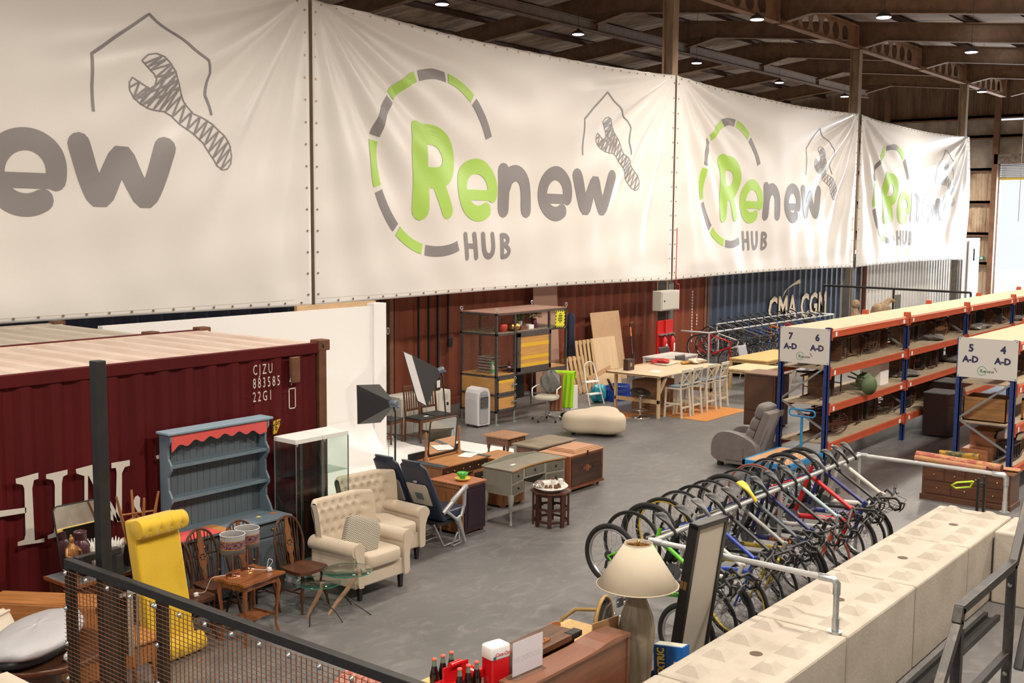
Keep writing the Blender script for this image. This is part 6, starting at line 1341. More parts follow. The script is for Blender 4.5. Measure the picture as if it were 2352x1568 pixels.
eb = thing('electrical_cabinet', 'white electrical cabinet on the second column above the fire point', 'electrical cabinet', (0, 0, 0)); link('housing', B().box(25.5, 26.45, 15.18, 15.44, 1.72, 2.24), mat('box_ivory', (.52, .50, .44), .5), eb, .008); dr = link('door', B().box(25.54, 26.41, 15.16, 15.18, 1.75, 2.21), mat('box_ivory', (.52, .50, .44), .5), eb, .006); link('lock', B().box(25.62, 25.66, 15.15, 15.16, 1.95, 2.0), BLK, dr)
cable('red_cable', 'thin red cable running down the second column beside the banner seam', [(26.31, 15.22, 3.9), (26.31, 15.22, 3.0), (26.31, 15.22, 2.5), (26.4, 15.22, 2.4), (26.55, 15.25, 2.3), (26.55, 15.25, 1.5)], .012, FR)
for i, px_ in enumerate((963, 986, 1008, 1031)):
    x = PY(px_, 720, 16.2).x; solo('cable_conduit', ['leftmost black conduit down the rusty container', 'second black conduit down the rusty container', 'thickest black conduit down the rusty container', 'short black conduit ending in a socket on the rusty container'][i], 'conduit', B().box(x - .015 - .01 * (i == 2), x + .015, 16.2, 16.24, .5 if i < 3 else 1.52, 2.85), BLK)
solo('wall_socket', 'black and lime socket at the end of the short conduit', 'socket', B().box(-.07, .07, -.06, .0, 0, .22), BLK, (PY(1031, 800, 16.2).x, 16.2, 1.3), bevel=.01)
t = thing('garden_lopper', 'long black and orange pole tool standing against the rusty container', 'tool', (0, 0, 0)); P0 = PY(1447, 742, 15.8); P1 = PY(1455, 845, 15.2); link('pole', B().tube([P0, P0.lerp(P1, .3), P1 + (P1 - P0) * .25], .018, 6), BLK, t); link('orange_grip', B().tube([P0.lerp(P1, .1), P0.lerp(P1, .3)], .022, 6), mat('tool_orange', (.6, .2, .05), .5), t); link('blade', B().bar(P0, P0 + Vector((.15, 0, .03)), .01, .03), GALV, t)
# ================================================================ lamps under the roof
LED = mat('led_lens', (1.0, .95, .88), .3, emit=14); LBK = mat('lamp_housing', (.05, .05, .05), .5)
rl = [((1015, 10), 9.37), ((1328, 79), 9.37), ((1600, 145), 9.37), ((1790, 190), 9.37), ((1940, 222), 9.37), ((1739, 45), 9.0), ((2030, 40), 8.7), ((2231, 120), 8.7), ((2255, 211), 9.0)]
ll = ['high bay lamp above the middle banner, leftmost in view', 'high bay lamp above the right part of the middle banner', 'high bay lamp just right of the pale column', 'high bay lamp above the middle of the third banner', 'high bay lamp beside the column at the third banner end',
      'high bay lamp below the cellular beam near the pale column', 'high bay lamp hung under the near right rafter', 'high bay lamp hung at the far right under a rafter', 'small far high bay lamp in front of the stained end wall']
for ((px, py), z), lab in zip(rl, ll):
    P = G(px, py, z); t = thing('high_bay_lamp', lab, 'ceiling lamp', P)
    link('housing', B().lathe([(.17, .0), (.18, .04), (.12, .09), (.05, .12), (.03, .16)], n=24), LBK, t); link('lens', B().lathe([(.001, -.012), (.15, -.012), (.165, 0)], n=24), LED, t); top = zr(P.y) + .0
    link('suspension_wire', B().cyl((0, 0, .15), .006, max(.3, top + .62 - z - .15), 5), LBK, t)
    l = bpy.data.lights.new('lamp_light', 'AREA'); l.shape = 'DISK'; l.size = .3; l.energy = 110; l.color = WARM; o = bpy.data.objects.new('lamp_light', l); COL.objects.link(o); o.parent = t; o.location = (0, 0, -.03)
cable('hanging_chain', 'long chain hanging down before the end wall at the right', [(47.5, 12.05, 10.5), (47.5, 12.05, 7), (47.5, 12.05, 4.2)], .012, mat('steel_wire', (.25, .23, .2), .5))
# ================================================================ concrete blocks
def block(x0, x1, y0, y1, lab, alongx=True, hole=True):
    t = thing('concrete_block', lab, 'concrete block', (0, 0, 0), 0, 'concrete interlocking blocks'); g = .006
    body = B().box(x0 + g, x1 - g, y0, y1, 0, .785); link('block_body', body, CONC, t, .022)
    L_, W_ = x1 - x0, y1 - y0; nx, ny = (4, 2) if alongx else (2, 4)
    for i in range(nx):
        for j in range(ny):
            cx, cy = x0 + L_ * (i + .5) / nx, y0 + W_ * (j + .5) / ny; a, c = .105, .030
            b = B().add([(cx - a, cy - a, .784), (cx + a, cy - a, .784), (cx + a, cy + a, .784), (cx - a, cy + a, .784), (cx - c * 1.4, cy - c, .84), (cx + c * 1.4, cy - c, .84), (cx + c * 1.4, cy + c, .84), (cx - c * 1.4, cy + c, .84)],
                        [(0, 1, 5, 4), (1, 2, 6, 5), (2, 3, 7, 6), (3, 0, 4, 7), (4, 5, 6, 7)]); link('stud', b, CONC, t)
    if hole: link('lifting_hole', B().cyl(((x0 + x1) / 2, (y0 + y1) / 2, .783), .05, .004, 20), mat('hole_dark', (.12, .085, .06), .9), t)
    return t
ex = [3.65, 5.23, 6.83, 8.43, 10.03, 11.61, 13.2]
bl = ['concrete block hidden below the lower edge of the photo', 'nearest concrete block of the wall, behind the tall black frame', 'concrete block carrying the foot of the near rail', 'middle concrete block with a stained hole and broken stud', 'concrete block next to the middle one, with crack marks on its studs', 'concrete block at the far end of the wall, carrying the far rail foot']
for i in range(6): block(ex[i], ex[i + 1], 3.24, 4.04, bl[i])
block(12.42, 13.22, 1.62, 3.22, 'concrete block set crosswise at the far right end of the wall', False, False)
ch = thing('floor_channel', 'black steel channel lying on the floor along the concrete blocks', 'steel channel', (0, 0, 0))
link('channel_side', B().box(6, 11.9, 3.10, 3.14, 0, .06), DSTEEL, ch); link('channel_side', B().box(6, 11.9, 2.98, 3.02, 0, .06), DSTEEL, ch); link('channel_web', B().box(6, 11.9, 3.02, 3.10, 0, .01), DSTEEL, ch)
# ================================================================ tube rails for the bicycles
TUB = mat('scaffold_tube', (.46, .47, .46), .4, .5, noise=(12, .3)); TUW = mat('bright_tube', (.60, .61, .61), .35, .5)
rail = thing('bicycle_rail', 'galvanised tube rail carrying the near row of bicycles, fixed to the concrete wall', 'rail', (0, 0, 0)); RY_ = 5.05; RZ_ = 1.22
link('hanging_tube', B().tube([(8.42, RY_, RZ_), (13.33, RY_, RZ_)], .024, 14), TUB, rail)
for x in (8.44, 13.30):
    link('return_tube', B().tube([(x, RY_ - .03, RZ_), (x, 3.42, RZ_)], .024, 14), TUW, rail); link('elbow', B().tube([(x, 3.5, RZ_), (x, 3.38, RZ_), (x, 3.35, RZ_ - .03), (x, 3.35, RZ_ - .12)], .031, 14), GALV, rail)
    link('down_tube', B().tube([(x, 3.35, RZ_ - .05), (x, 3.35, .80)], .024, 14), TUB, rail); link('floor_flange', B().cyl((x, 3.35, .787), .055, .012, 18).cyl((x, 3.35, .79), .03, .12, 14), GALV, rail)
    link('tee_joint', B().tube([(x, RY_ + .04, RZ_), (x, RY_ - .09, RZ_)], .031, 14), GALV, rail)
for x in (11.05, 13.27): link('support_post', B().tube([(x, RY_, RZ_ - .02), (x, RY_, 0)], .024, 12), TUB, rail)
def farrail(y, x0, x1, lab, ret):
    t = thing('bicycle_rail', lab, 'rail', (0, 0, 0)); z = 1.1
    link('hanging_tube', B().tube([(x0, y, z), (x1, y, z)], .026, 10), TUW, t)
    for x in (x0, (x0 + x1) / 2, x1): link('support_post', B().tube([(x, y, z), (x, y, 0)], .026, 8), TUW, t)
    if ret: link('return_tube', B().tube([(x0, y, z), (x0, 15.3, z)], .026, 8), TUW, t); link('return_tube', B().tube([(x1, y, z), (x1, 15.4, z)], .026, 8), TUW, t)
farrail(14.45, 26.8, 35.2, 'galvanised rail of the front far bicycle row beside the fire point', True); farrail(15.55, 29.3, 35.2, 'galvanised rail of the rear far bicycle row along the blue container', False)
# ================================================================ bicycles
MB_ = {}
def shared(key, fn, m):
    if key not in MB_:
        o = link(key, fn(), m); MB_[key] = o.data; bpy.data.objects.remove(o)
    return MB_[key]
def put(name, me, parent, M=None, m=None, label=None):
    o = bpy.data.objects.new(name, me); COL.objects.link(o); o.parent = parent
    if M is not None: o.matrix_local = M
    if m: o.material_slots[0].link = 'OBJECT'; o.material_slots[0].material = m
    if label: o['label'] = label
    return o
RIMS = {'silver': mat('rim_silver', (.55, .55, .56), .3, .8), 'black': mat('rim_black', (.03, .03, .03), .4), 'yellow': mat('rim_yellow', (.7, .5, .03), .4)}
TYRE = mat('tyre_black', (.013, .013, .014), .8); TAN = mat('tyre_red', (.28, .06, .04), .8); SPK = mat('spoke_steel', (.4, .4, .42), .35, .8)
def circ(R, n=40): return [(0, R * cos(2 * pi * i / n), R * sin(2 * pi * i / n)) for i in range(n)]
def wheel(parent, R, w, y, z, rim='silver', tyre=None):
    k = '%.2f_%.3f' % (R, w); M = Matrix.Translation((0, y, z))
    t = put('tyre', shared('tyre' + k, lambda: B().tube(circ(R - w), w, 8, True), TYRE), parent, M, tyre); t.name = 'wheel_tyre'
    r = put('wheel_rim', shared('rim' + k, lambda: B().tube(circ(R - 2.2 * w), w * .55, 6, True), RIMS['silver']), t, None, RIMS[rim])
    def sp():
        b = B()
        for i in range(24):
            a = 2 * pi * i / 24; d = .35 * (1 if i % 2 else -1); s_ = .03 * (1 if (i // 2) % 2 else -1)
            b.bar((s_, .022 * cos(a + d * 3), .022 * sin(a + d * 3)), (0, (R - 2.2 * w) * cos(a), (R - 2.2 * w) * sin(a)), .0022, .0022)
        return b.cyl((-.04, 0, 0), .02, .08, 10, axis='x')
    put('spokes', shared('spokes' + k, sp, SPK), t, None)
    return t
def saddleb():
    P = [(.0, .0, .012), (.02, .06, .018), (.03, .12, .030), (.035, .17, .055), (.03, .22, .072), (.02, .26, .066), (.0, .275, .04)]
    b = B(); n = 12; vs = []
    for i, (z, y, w) in enumerate([(p[0] * .8, p[1], p[2]) for p in P]):
        for k in range(n):
            a = 2 * pi * k / n; vs.append((w * cos(a), y, z + .014 * sin(a) * (1 if sin(a) > 0 else 1.6)))
    b.add(vs, [(i * n + k, (i + 1) * n + k, (i + 1) * n + (k + 1) % n, i * n + (k + 1) % n) for i in range(6) for k in range(n)], True); b.add(vs[:n], [tuple(range(n))]); b.add(vs[-n:], [tuple(range(n))[::-1]])
    return b
def dropbar():
    b = B()
    for s_ in (-1, 1): b.tube([(0, 0, 0), (.19 * s_, 0, 0), (.21 * s_, -.03, 0), (.212 * s_, -.09, -.01), (.212 * s_, -.12, -.06), (.212 * s_, -.08, -.115), (.212 * s_, 0, -.125)], .016, 8); b.tube([(.208 * s_, -.08, .0), (.205 * s_, -.13, .03), (.2 * s_, -.15, -.02), (.2 * s_, -.14, -.09)], [.014, .015, .008, .006], 6)
    return b
def flatbar():
    b = B().tube([(-.3, .04, .01), (-.1, .0, .0), (.1, 0, 0), (.3, .04, .01)], .012, 8)
    for s_ in (-1, 1): b.tube([(.31 * s_, .042, .01), (.2 * s_, .02, .007)], .018, 8); b.tube([(.19 * s_, .01, 0), (.2 * s_, -.04, -.02), (.28 * s_, -.05, -.02)], .007, 5)
    return b
def crankb():
    b = B().cyl((-.055, 0, 0), .085, .004, 28, axis='x').bar((-.065, 0, 0), (-.065, -.1, -.13), .012, .02).bar((.065, 0, 0), (.065, .1, .13), .012, .02)
    return b.box(-.16, -.07, -.14, -.06, -.14, -.12).box(.07, .16, .06, .14, .12, .14)
def mechb():
    return B().tube([(-.05, .42 - .45, .0), (-.05, -.02, -.06), (-.05, -.05, -.12)], .014, 6).cyl((-.05, 0, 0), .045, .02, 16, axis='x').bar((-.052, -.02, .045), (-.052, -.42, .08), .003, .006).bar((-.052, -.05, -.12), (-.052, -.42, -.075), .003, .006)
def bike(lab, x, yf=4.42, fr=(.02, .02, .022), col2=None, R=.34, w=.017, drop=True, rim='silver', saddle=None, fork=None, tyre=None, word=None, wcol=None, lean=0, yaw=0, zr_=None, tube=.02, group='bicycles hanging from the near rail', spring=None, guard=False, ry=5.05, rz=1.22, tag_=True, susp=False):
    t = thing('bicycle', lab, 'bicycle', (x, yf, 0), 0, group)
    fm_ = mat('frame_%d_%d_%d' % tuple(int(c * 999) for c in fr), fr, .3); f2 = mat('frame_%d_%d_%d' % tuple(int(c * 999) for c in col2), col2, .3) if col2 else fm_
    # pitch so that the saddle nose lies over the rail
    sd = Vector((0, .62, .97)) ; C0 = Vector((0, 0, R))
    best = (9, .2)
    for i in range(0, 60):
        a = radians(i * .6); yy = yf + (sd.y) * cos(a) - (sd.z - R) * sin(a); zz = R + sd.y * sin(a) + (sd.z - R) * cos(a)
        e = abs(zz - (rz + .03)); best = min(best, (e, a))
    a = best[1]; yy = (sd.y) * cos(a) - (sd.z - R) * sin(a); t.location.y = ry - yy - .05
    Mt = Matrix.Translation((0, 0, R)) @ Matrix.Rotation(a, 4, 'X') @ Matrix.Translation((0, 0, -R)); t.rotation_euler = (0, radians(lean), radians(yaw))
    rh, fh, bb, st, ht, hb = Vector((0, 1.02, R)), Vector((0, 0, R)), Vector((0, .60, R - .06)), Vector((0, .76, .80)), Vector((0, .13, .84)), Vector((0, .10, .70))
    def T(b): return b.xf(Mt)
    link('frame', T(B().tube([st, ht], tube, 8).tube([st + Vector((0, .03, .1)), bb], tube * .95, 8).tube([ht + Vector((0, .004, .03)), hb - Vector((0, .004, .02))], tube * 1.2, 8)), fm_, t)
    link('down_tube', T(B().tube([hb, bb], tube * 1.25, 8)), f2, t); st_ = B()
    for s_ in (-1, 1): st_.tube([st + Vector((.02 * s_, 0, -.02)), rh + Vector((.06 * s_, 0, 0))], .009, 6).tube([bb + Vector((.03 * s_, .03, 0)), rh + Vector((.06 * s_, 0, 0))], .010, 6)
    link('rear_stays', T(st_), fm_, t); fk = B().tube([hb + Vector((-.045, -.03, -.03)), hb + Vector((0, -.01, -.01)), hb + Vector((.045, -.03, -.03))], .016, 6)
    for s_ in (-1, 1): fk.tube([hb + Vector((.045 * s_, -.03, -.03)), fh + Vector((.05 * s_, .03, .12)), fh + Vector((.05 * s_, 0, 0))], [.016 if susp else .012, .016 if susp else .011, .008], 6)
    link('fork', T(fk), mat('fork_%d_%d_%d' % tuple(int(c * 999) for c in (fork or fr)), fork or fr, .35), t)
    for wy, nm in ((1.02, 'rear'), (0, 'front')):
        p = Mt @ Vector((0, wy, R)); wheel(t, R, w, p.y, p.z, rim, tyre)
    link('seatpost', T(B().tube([st + Vector((0, .02, .06)), st + Vector((0, .045, .16))], .013, 8)), BLK, t)
    s_ = put('saddle', shared('saddle', saddleb, mat('saddle_black', (.012, .012, .013), .42)), t, Mt @ Matrix.Translation((0, .62, .965)) @ Matrix.Rotation(radians(4), 4, 'X'), saddle)
    put('handlebar', shared('dropbar' if drop else 'flatbar', dropbar if drop else flatbar, BLK), t, Mt @ Matrix.Translation((0, .04, .93 + random.uniform(-.03, .02))) @ Matrix.Rotation(radians(random.uniform(-22, 22)), 4, 'Z') @ Matrix.Rotation(radians(random.uniform(-14, 10)), 4, 'X'))
    link('stem', T(B().tube([ht + Vector((0, .005, .05)), ht + Vector((0, .0, .09)), Vector((0, .04, .93))], .014, 8)), BLK, t)
    put('crankset', shared('crank', crankb, mat('crank_grey', (.2, .2, .21), .35, .6)), t, Mt @ Matrix.Translation(bb) @ Matrix.Rotation(random.random() * 3, 4, 'X'))
    put('rear_gears', shared('gears', mechb, mat('gear_dark', (.07, .07, .07), .4, .6)), t, Mt @ Matrix.Translation(rh))
    cb = B(); cb.tube([(.05, .0, .94), (.10, -.10, .96), (.04, -.10, .86), (.02, .05, .80)], .0035, 5).tube([(-.05, .0, .94), (-.12, -.12, .94), (-.05, -.09, .84), (-.03, .08, .78)], .0035, 5); link('brake_cables', T(cb), BLK, t)
    if guard: g_ = B().tube([(0, (R + .02) * cos(radians(q_)), R + (R + .02) * sin(radians(q_))) for q_ in range(60, 215, 12)], .024, 6, flat=.5); link('mudguard', T(g_), BLK, t)
    if spring: link('shock_spring', T(B().cyl((0, .42, .58), .028, .13, 12, axis='y')), mat('spring_orange', (.7, .2, .02), .4), t)
    if word:
        d = (bb - hb); L_ = d.length; tb = textb(word, .052 if len(word) > 8 else .075, .0, bold=.002, sp=1.05); n_t = max(v[0] for v in tb.v); s_c = min(1, .42 / n_t)
        e1 = -d.normalized(); e3 = Vector((-1, 0, 0)); e2 = e3.cross(e1); 
        e1 = -e1; e2 = e3.cross(e1)
        o_ = hb + d * .14 + e3 * (tube * 1.25 + .002) - e2 * .026; tb.xf(Matrix(((e1.x * s_c, e2.x, e3.x, o_.x), (e1.y * s_c, e2.y, e3.y, o_.y), (e1.z * s_c, e2.z, e3.z, o_.z), (0, 0, 0, 1)))); link('frame_lettering', T(tb), wcol or WHT, t)
    if tag_: link('price_tag', T(B().box(-.04, .04, -.02, -.018, .76, .88).mv(.06, -.02, -.02)), WHT, t)
    return t
YS = mat('saddle_yellow', (.75, .55, .03), .4); GS = mat('saddle_grey', (.10, .10, .105), .4); WS = mat('saddle_pale', (.55, .53, .46), .4)
OR = mat('print_orange', (.85, .25, .05), .4)
bike('small bright green bicycle nearest the cream table lamp', 8.78, fr=(.14, .55, .03), R=.30, w=.026, drop=False, rim='silver', word='carrera', wcol=mat('print_dark_green', (.03, .15, .02), .4), susp=True)
bike('black road bicycle with yellow lettered tyres, second from the lamp', 9.12, fr=(.03, .03, .032), fork=(.5, .5, .5), R=.33, w=.014, rim='black')
bike('white framed bicycle with fat tyres, third from the lamp', 9.44, fr=(.6, .58, .55), R=.34, w=.027, drop=False, rim='black', saddle=GS, susp=True)
bike('royal blue bicycle behind the top of the tall black frame', 9.72, fr=(.02, .06, .42), R=.34, w=.02, drop=False, rim='yellow')
bike('yellow bicycle with a black saddle before the yellow saddled one', 10.05, fr=(.03, .03, .03), col2=(.6, .46, .03), fork=(.6, .46, .03), R=.345, w=.014)
bike('black and white road bicycle with the yellow saddle', 10.38, fr=(.32, .32, .29), col2=(.02, .02, .02), fork=(.6, .45, .03), R=.345, w=.013, rim='black', saddle=YS)
bike('grey road bicycle with yellow stripes beside the yellow saddled one', 10.68, fr=(.08, .10, .12), col2=(.45, .33, .03), R=.345, w=.013)
bike('navy and orange mountain bicycle with large orange lettering', 11.02, fr=(.02, .025, .12), R=.35, w=.028, drop=False, word='RALEIGH', wcol=OR, guard=True, tube=.024)
bike('slim black road bicycle behind the rail support post', 11.38, fr=(.02, .02, .022), fork=(.6, .6, .6), R=.345, w=.013)
bike('pale blue and white road bicycle with orange fork', 11.74, fr=(.42, .55, .58), col2=(.5, .5, .48), fork=(.75, .12, .05), R=.345, w=.012, tyre=TAN)
bike('bright red road bicycle with white lettering', 12.16, fr=(.55, .01, .015), R=.345, w=.014, word='Specialized', saddle=GS, tube=.026)
bike('dark navy mountain bicycle with white lettering behind the red one', 12.52, fr=(.02, .03, .16), R=.35, w=.026, drop=False, word='SPECIALIZED', tube=.024)
bike('black road bicycle with the orange striped saddle near the rail end', 12.82, fr=(.03, .03, .03), R=.345, w=.014, rim='black')
bike('white full suspension mountain bicycle with an orange spring', 13.08, fr=(.6, .58, .52), R=.34, w=.026, drop=False, spring=True, susp=True, tube=.026)
far = [('red', 'bright red bicycle first in the front far row, nearest the fire point', (.5, .01, .015)), ('white', 'white road bicycle with a tag, second in the front far row', (.55, .55, .52)), ('orange', 'orange bicycle in the middle of the front far row', (.65, .16, .03)), ('black', 'x', (.02, .02, .022)), ('grey', 'x', (.12, .12, .13)), ('blue', 'x', (.03, .08, .25))]
pro = {}
for i, (k, lab, c) in enumerate(far):
    pro[k] = bike(lab, 27.1 + i * .5, fr=c, R=.34, w=.018, drop=k != 'red', group='bicycles of the front far row', ry=14.45, rz=1.1, tag_=i < 3)
ORD = ('first', 'second', 'third', 'fourth', 'fifth', 'sixth', 'seventh', 'eighth', 'ninth', 'tenth', 'eleventh', 'twelfth')
for i, k in enumerate(('black', 'grey', 'blue')): pro[k]['label'] = '%s coloured dark bicycle behind the white one in the front far row' % k; pro[k].location.x = 28.7 + i * .4
pro['red'].location.x = 27.15; pro['white'].location.x = 27.6; pro['orange'].location.x = 30.9
for i, x in enumerate((28.1, 29.9, 30.4, 31.4, 32.3, 32.8, 33.3, 33.8, 34.3)): dup(pro[('black', 'grey', 'blue')[i % 3]], (x, pro['black'].location.y, 0), None, 'dark bicycle in the front far row, %s of its plain ones from the fire point' % ORD[i], 'bicycles of the front far row')
dup(pro['red'], (31.9, pro['red'].location.y, 0), None, 'red bicycle with a white top tube deep in the front far row', 'bicycles of the front far row')
for i in range(11): dup(pro[('black', 'grey', 'black', 'blue')[i % 4]], (29.7 + i * .48, pro['black'].location.y + 1.0, 0), None, 'dark bicycle in the rear far row, %s from the fire point end' % ORD[i], 'bicycles of the rear far row')
# ================================================================ pallet racking
RBL = mat('rack_blue', (.012, .035, .17), .45); ROR = mat('rack_orange', (.50, .085, .03), .5, noise=(6, .3)); CHB = mat('chipboard', (.62, .44, .29), .85, noise=(6, .2)); CHD = mat('rack_board', (.42, .33, .22), .85, noise=(4, .4)); GAL2 = mat('brace_grey', (.26, .27, .27), .5, .5)
LV = [.42, 1.05, 1.64, 2.27]
def racking(y0, y1, X, lab, sgn):
    t = thing('pallet_rack', lab, 'racking', (0, 0, 0))
    for x in X:
        for y in (y0, y1 - .07):
            u_ = link('upright', B().box(x, x + .09, y, y + .015, 0, 2.38).box(x, x + .012, y, y + .07, 0, 2.38).box(x + .078, x + .09, y, y + .07, 0, 2.38), RBL, t)
            link('foot_plate', B().box(x - .03, x + .12, y - .03, y + .1, 0, .008), GALV, u_)
        b = B(); zz_ = [.15, .70, 1.15, 1.75, 2.2]
        for i, (a, c) in enumerate(zip(zz_, zz_[1:])): b.bar((x + .045, y0 + .04 if i % 2 else y1 - .04, a), (x + .045, y1 - .04 if i % 2 else y0 + .04, c), .03, .035, (1, 0, 0))
        link('brace', b, GAL2, t)
        b = B()
        for i in range(18):
            for y in (y0 + .02, y1 - .05): b.box(x - .0015, x, y, y + .012, .2 + i * .12, .225 + i * .12)
        link('slots', b, BLK, t)['kind'] = 'stuff'
    for a, c in zip(X, X[1:]):
        for z in LV:
            for y in (y0 - .012, y1 - .035):
                bm_ = link('beam', B().box(a + .09, c, y, y + .045, z - .055, z + .05).box(a + .09, c, y - .004, y, z - .055, z - .03).box(a + .09, c, y - .004, y, z + .02, z + .05), ROR, t)
                for xx in (a + .085, c - .02): link('connector', B().box(xx, xx + .03 if xx < a + .2 else xx + .03, y - .006, y + .05, z - .10, z + .10), ROR, bm_)
            link('shelf_board', B().box(a + .05, c + .04, y0 + .03, y1 - .03, z + .05, z + .07), CHB if z > 2 else CHD, t)
            link('beam_tag', B().box(a + .22, a + .29, y0 - .02, y0 - .0165, z - .04, z + .03).box(c - .30, c - .20, y0 - .02, y0 - .0165, z - .04, z + .03), WHT, t)
    for x in X[1:]: link('end_cap', B().box(x - .01, x + .10, y0 - .015, y0 + .08, 2.30, 2.42).box(x - .01, x + .10, y1 - .08, y1 + .01, 2.30, 2.42), ROR, t)
    return t
XA = [17.2, 20.85, 24.5, 28.1, 31.7, 35.3, 38.9, 42.5]
racking(7.12, 7.98, XA, 'long blue and orange racking of aisle 7 and 6, topped with chipboard', 1); racking(4.28, 5.12, XA, 'long blue and orange racking of aisle 5 and 4 at the right edge', 1)
DNV = mat('sign_navy', (.02, .02, .08), .5); DGR = mat('sign_green_text', (.02, .22, .09), .5)
def signb(y0, y1, x, z0, z1, l1, l2, lab):
    """white board on the rack end facing -x; text runs towards -y"""
    t = thing('aisle_sign', lab, 'sign', (0, 0, 0)); link('board', B().box(x - .01, x, y0, y1, z0, z1), mat('sign_white', (.60, .57, .53), .5), t, .002)
    def tx(s_, yc, zc, h, m, nm='painted_text', bold=.0, lab_=None):
        b = textb(s_, h / .70, 0, bold=bold); w_ = max(v[0] for v in b.v) if b.v else 0
        b.xf(Matrix(((0, 0, -1, x - .0125), (-1, 0, 0, yc + w_ / 2), (0, 1, 0, zc), (0, 0, 0, 1)))); return link(nm, b, m, t)
    W = y1 - y0; ym = (y0 + y1) / 2
    tx(l1, y1 - W * .22, z1 - .20, .105, DNV, bold=.006); tx(l2, y0 + W * .24, z1 - .20, .105, DNV, bold=.006); tx('A-D', y1 - W * .22, z1 - .36, .09, DNV, bold=.006); tx('A-D', y0 + W * .24, z1 - .36, .09, DNV, bold=.006)
    tx('Re', ym + .055, z0 + .085, .052, DGR, bold=.0015); tx('new', ym - .045, z0 + .085, .052, mat('sign_dark', (.04, .04, .05), .5))
    tx('HUB', ym + .03, z0 + .055, .014, DGR)
    b = B(); ribbon(b, arc(0, 0, .065, 20, 290, 24), .006, lambda u, v: (x - .0125, ym + .065 - u, z0 + .112 + v), 1, caps=False); link('ring_logo', b, DGR, t)
    b = B(); ribbon(b, [(0, 0), (.03, -.035)], .008, lambda u, v: (x - .0125, ym - .115 - u, z0 + .15 + v), 1); ribbon(b, arc(-.006, .008, .012, -60, 200, 8), .005, lambda u, v: (x - .0125, ym - .115 - u, z0 + .15 + v), 1); link('spanner_logo', b, mat('sign_dark', (.04, .04, .05), .5), t)
    for y in (y0 + .02, y1 - .02):
        for z in (z0 + .02, z1 - .02): link('screw', B().cyl((x - .013, y, z), .008, .004, 8, axis='x'), BLK, t)
signb(7.10, 7.95, 17.19, 1.78, 2.36, '7', '6', 'white aisle sign reading 7 and 6 A-D on the left rack'); signb(4.26, 5.10, 17.19, 1.79, 2.38, '5', '4', 'white aisle sign reading 5 and 4 A-D on the right rack')
# goods on the racks
rg = random.Random(21)
Z_ = [z + .07 for z in LV[:3]]
dk = sc0
mats_ = [wood('stored_walnut', (.07, .03, .016), .5, 'z'), wood('stored_oak', (.16, .07, .03), .5, 'z'), wood('stored_mahogany', (.085, .025, .015), .5, 'z')]
def recol(t, m):
    for c in t.children:
        if c.name.split('.')[0] in ('seat',): continue
        c.material_slots[0].link = 'OBJECT'; c.material_slots[0].material = m
def lay(x, y, z, lab, rz=0, m=None, grp='chairs lying on the aisle 6 shelves', src=None):
    c = dup(src or dk, (x, y, z), None, lab, grp, rot=(radians(90), 0, radians(rz)), scale=(.92, .92, .92)); recol(c, m or mats_[rg.randrange(3)]); return c
# chairs lie on their backs: height .45, length 1.0 along the shelf
ORD = ('first', 'second', 'third', 'fourth', 'fifth', 'sixth', 'seventh', 'eighth', 'ninth', 'tenth', 'eleventh', 'twelfth'); LVN = ('lowest', 'second', 'third')
gl_ = {0: 'dark wooden chair lying on the lowest board of the left rack', 1: 'dark wooden chair lying on the second board of the left rack', 2: 'dark wooden chair lying on the third board of the left rack'}
for lv in range(3):
    for bay in range(5):
        for k in range(8 if bay < 2 else 6 if bay < 3 else 4):
            x = XA[bay] + .25 + k * (.43 if bay < 2 else .60 if bay < 3 else .85) + (.1 if lv == 1 else 0)
            if bay == 0 and lv == 1 and k > 1: continue
            fl = 180 if k % 2 else 0
            lay(x + (.5 if fl else -.1) + .1, 7.55 + .12 * ((k // 2) % 2), Z_[lv] + .215, 'dark wooden chair lying %s from the sign end, %s board, %s bay, left rack' % (ORD[k], LVN[lv], ORD[bay]), 90 + rg.uniform(-14, 14) + fl, grp='chairs lying on the %s board of the left rack' % ('lowest', 'second', 'third')[lv], src=(wc if (k + lv) % 3 == 0 else None))
GRN = mat('sage_paint', (.10, .15, .07), .6)
def greenstool(x, y, z, rz, lab):
    t = thing('painted_stool', lab, 'stool', (x, y, z), 0); t.rotation_euler = (0, radians(-90), radians(rz))
    link('seat', B().lathe([(.001, .42), (.16, .42), (.165, .44), (.001, .45)], n=28), GRN, t)
    for a in range(4): c_, s_ = cos(a * pi / 2 + .78), sin(a * pi / 2 + .78); link('leg', B().tube([(.10 * c_, .1 * s_, .42), (.15 * c_, .15 * s_, 0)], [.02, .014], 8), GRN, t)
greenstool(19.0, 7.40, Z_[1] + .165, 60, 'sage green stool lying on its side, nearer the aisle sign'); greenstool(19.55, 7.55, Z_[1] + .165, 40, 'sage green stool lying on its side, second from the aisle sign')
t = thing('white_cupboard', 'white painted cupboard with a curved top on the second board of the left rack', 'cupboard', (20.05, 7.30, Z_[1])); link('carcass', B().prism([(0, 0), (.42, 0), (.42, .38), (.36, .44), (.06, .44), (0, .38)], 0, .38, 'xz'), WHT, t, .006)
t = thing('round_tabletop', 'dark round table top standing on edge on the third board', 'table', (19.3, 7.5, Z_[2] + .25)); link('top', B().cyl((0, -.012, 0), .25, .025, 36, axis='y'), mats_[0], t)
for sx_ in (-1, 1): link('leg', B().bar((.15 * sx_, .02, .0), (.15 * sx_, .3, -.02), .03, .03), mats_[1], t)
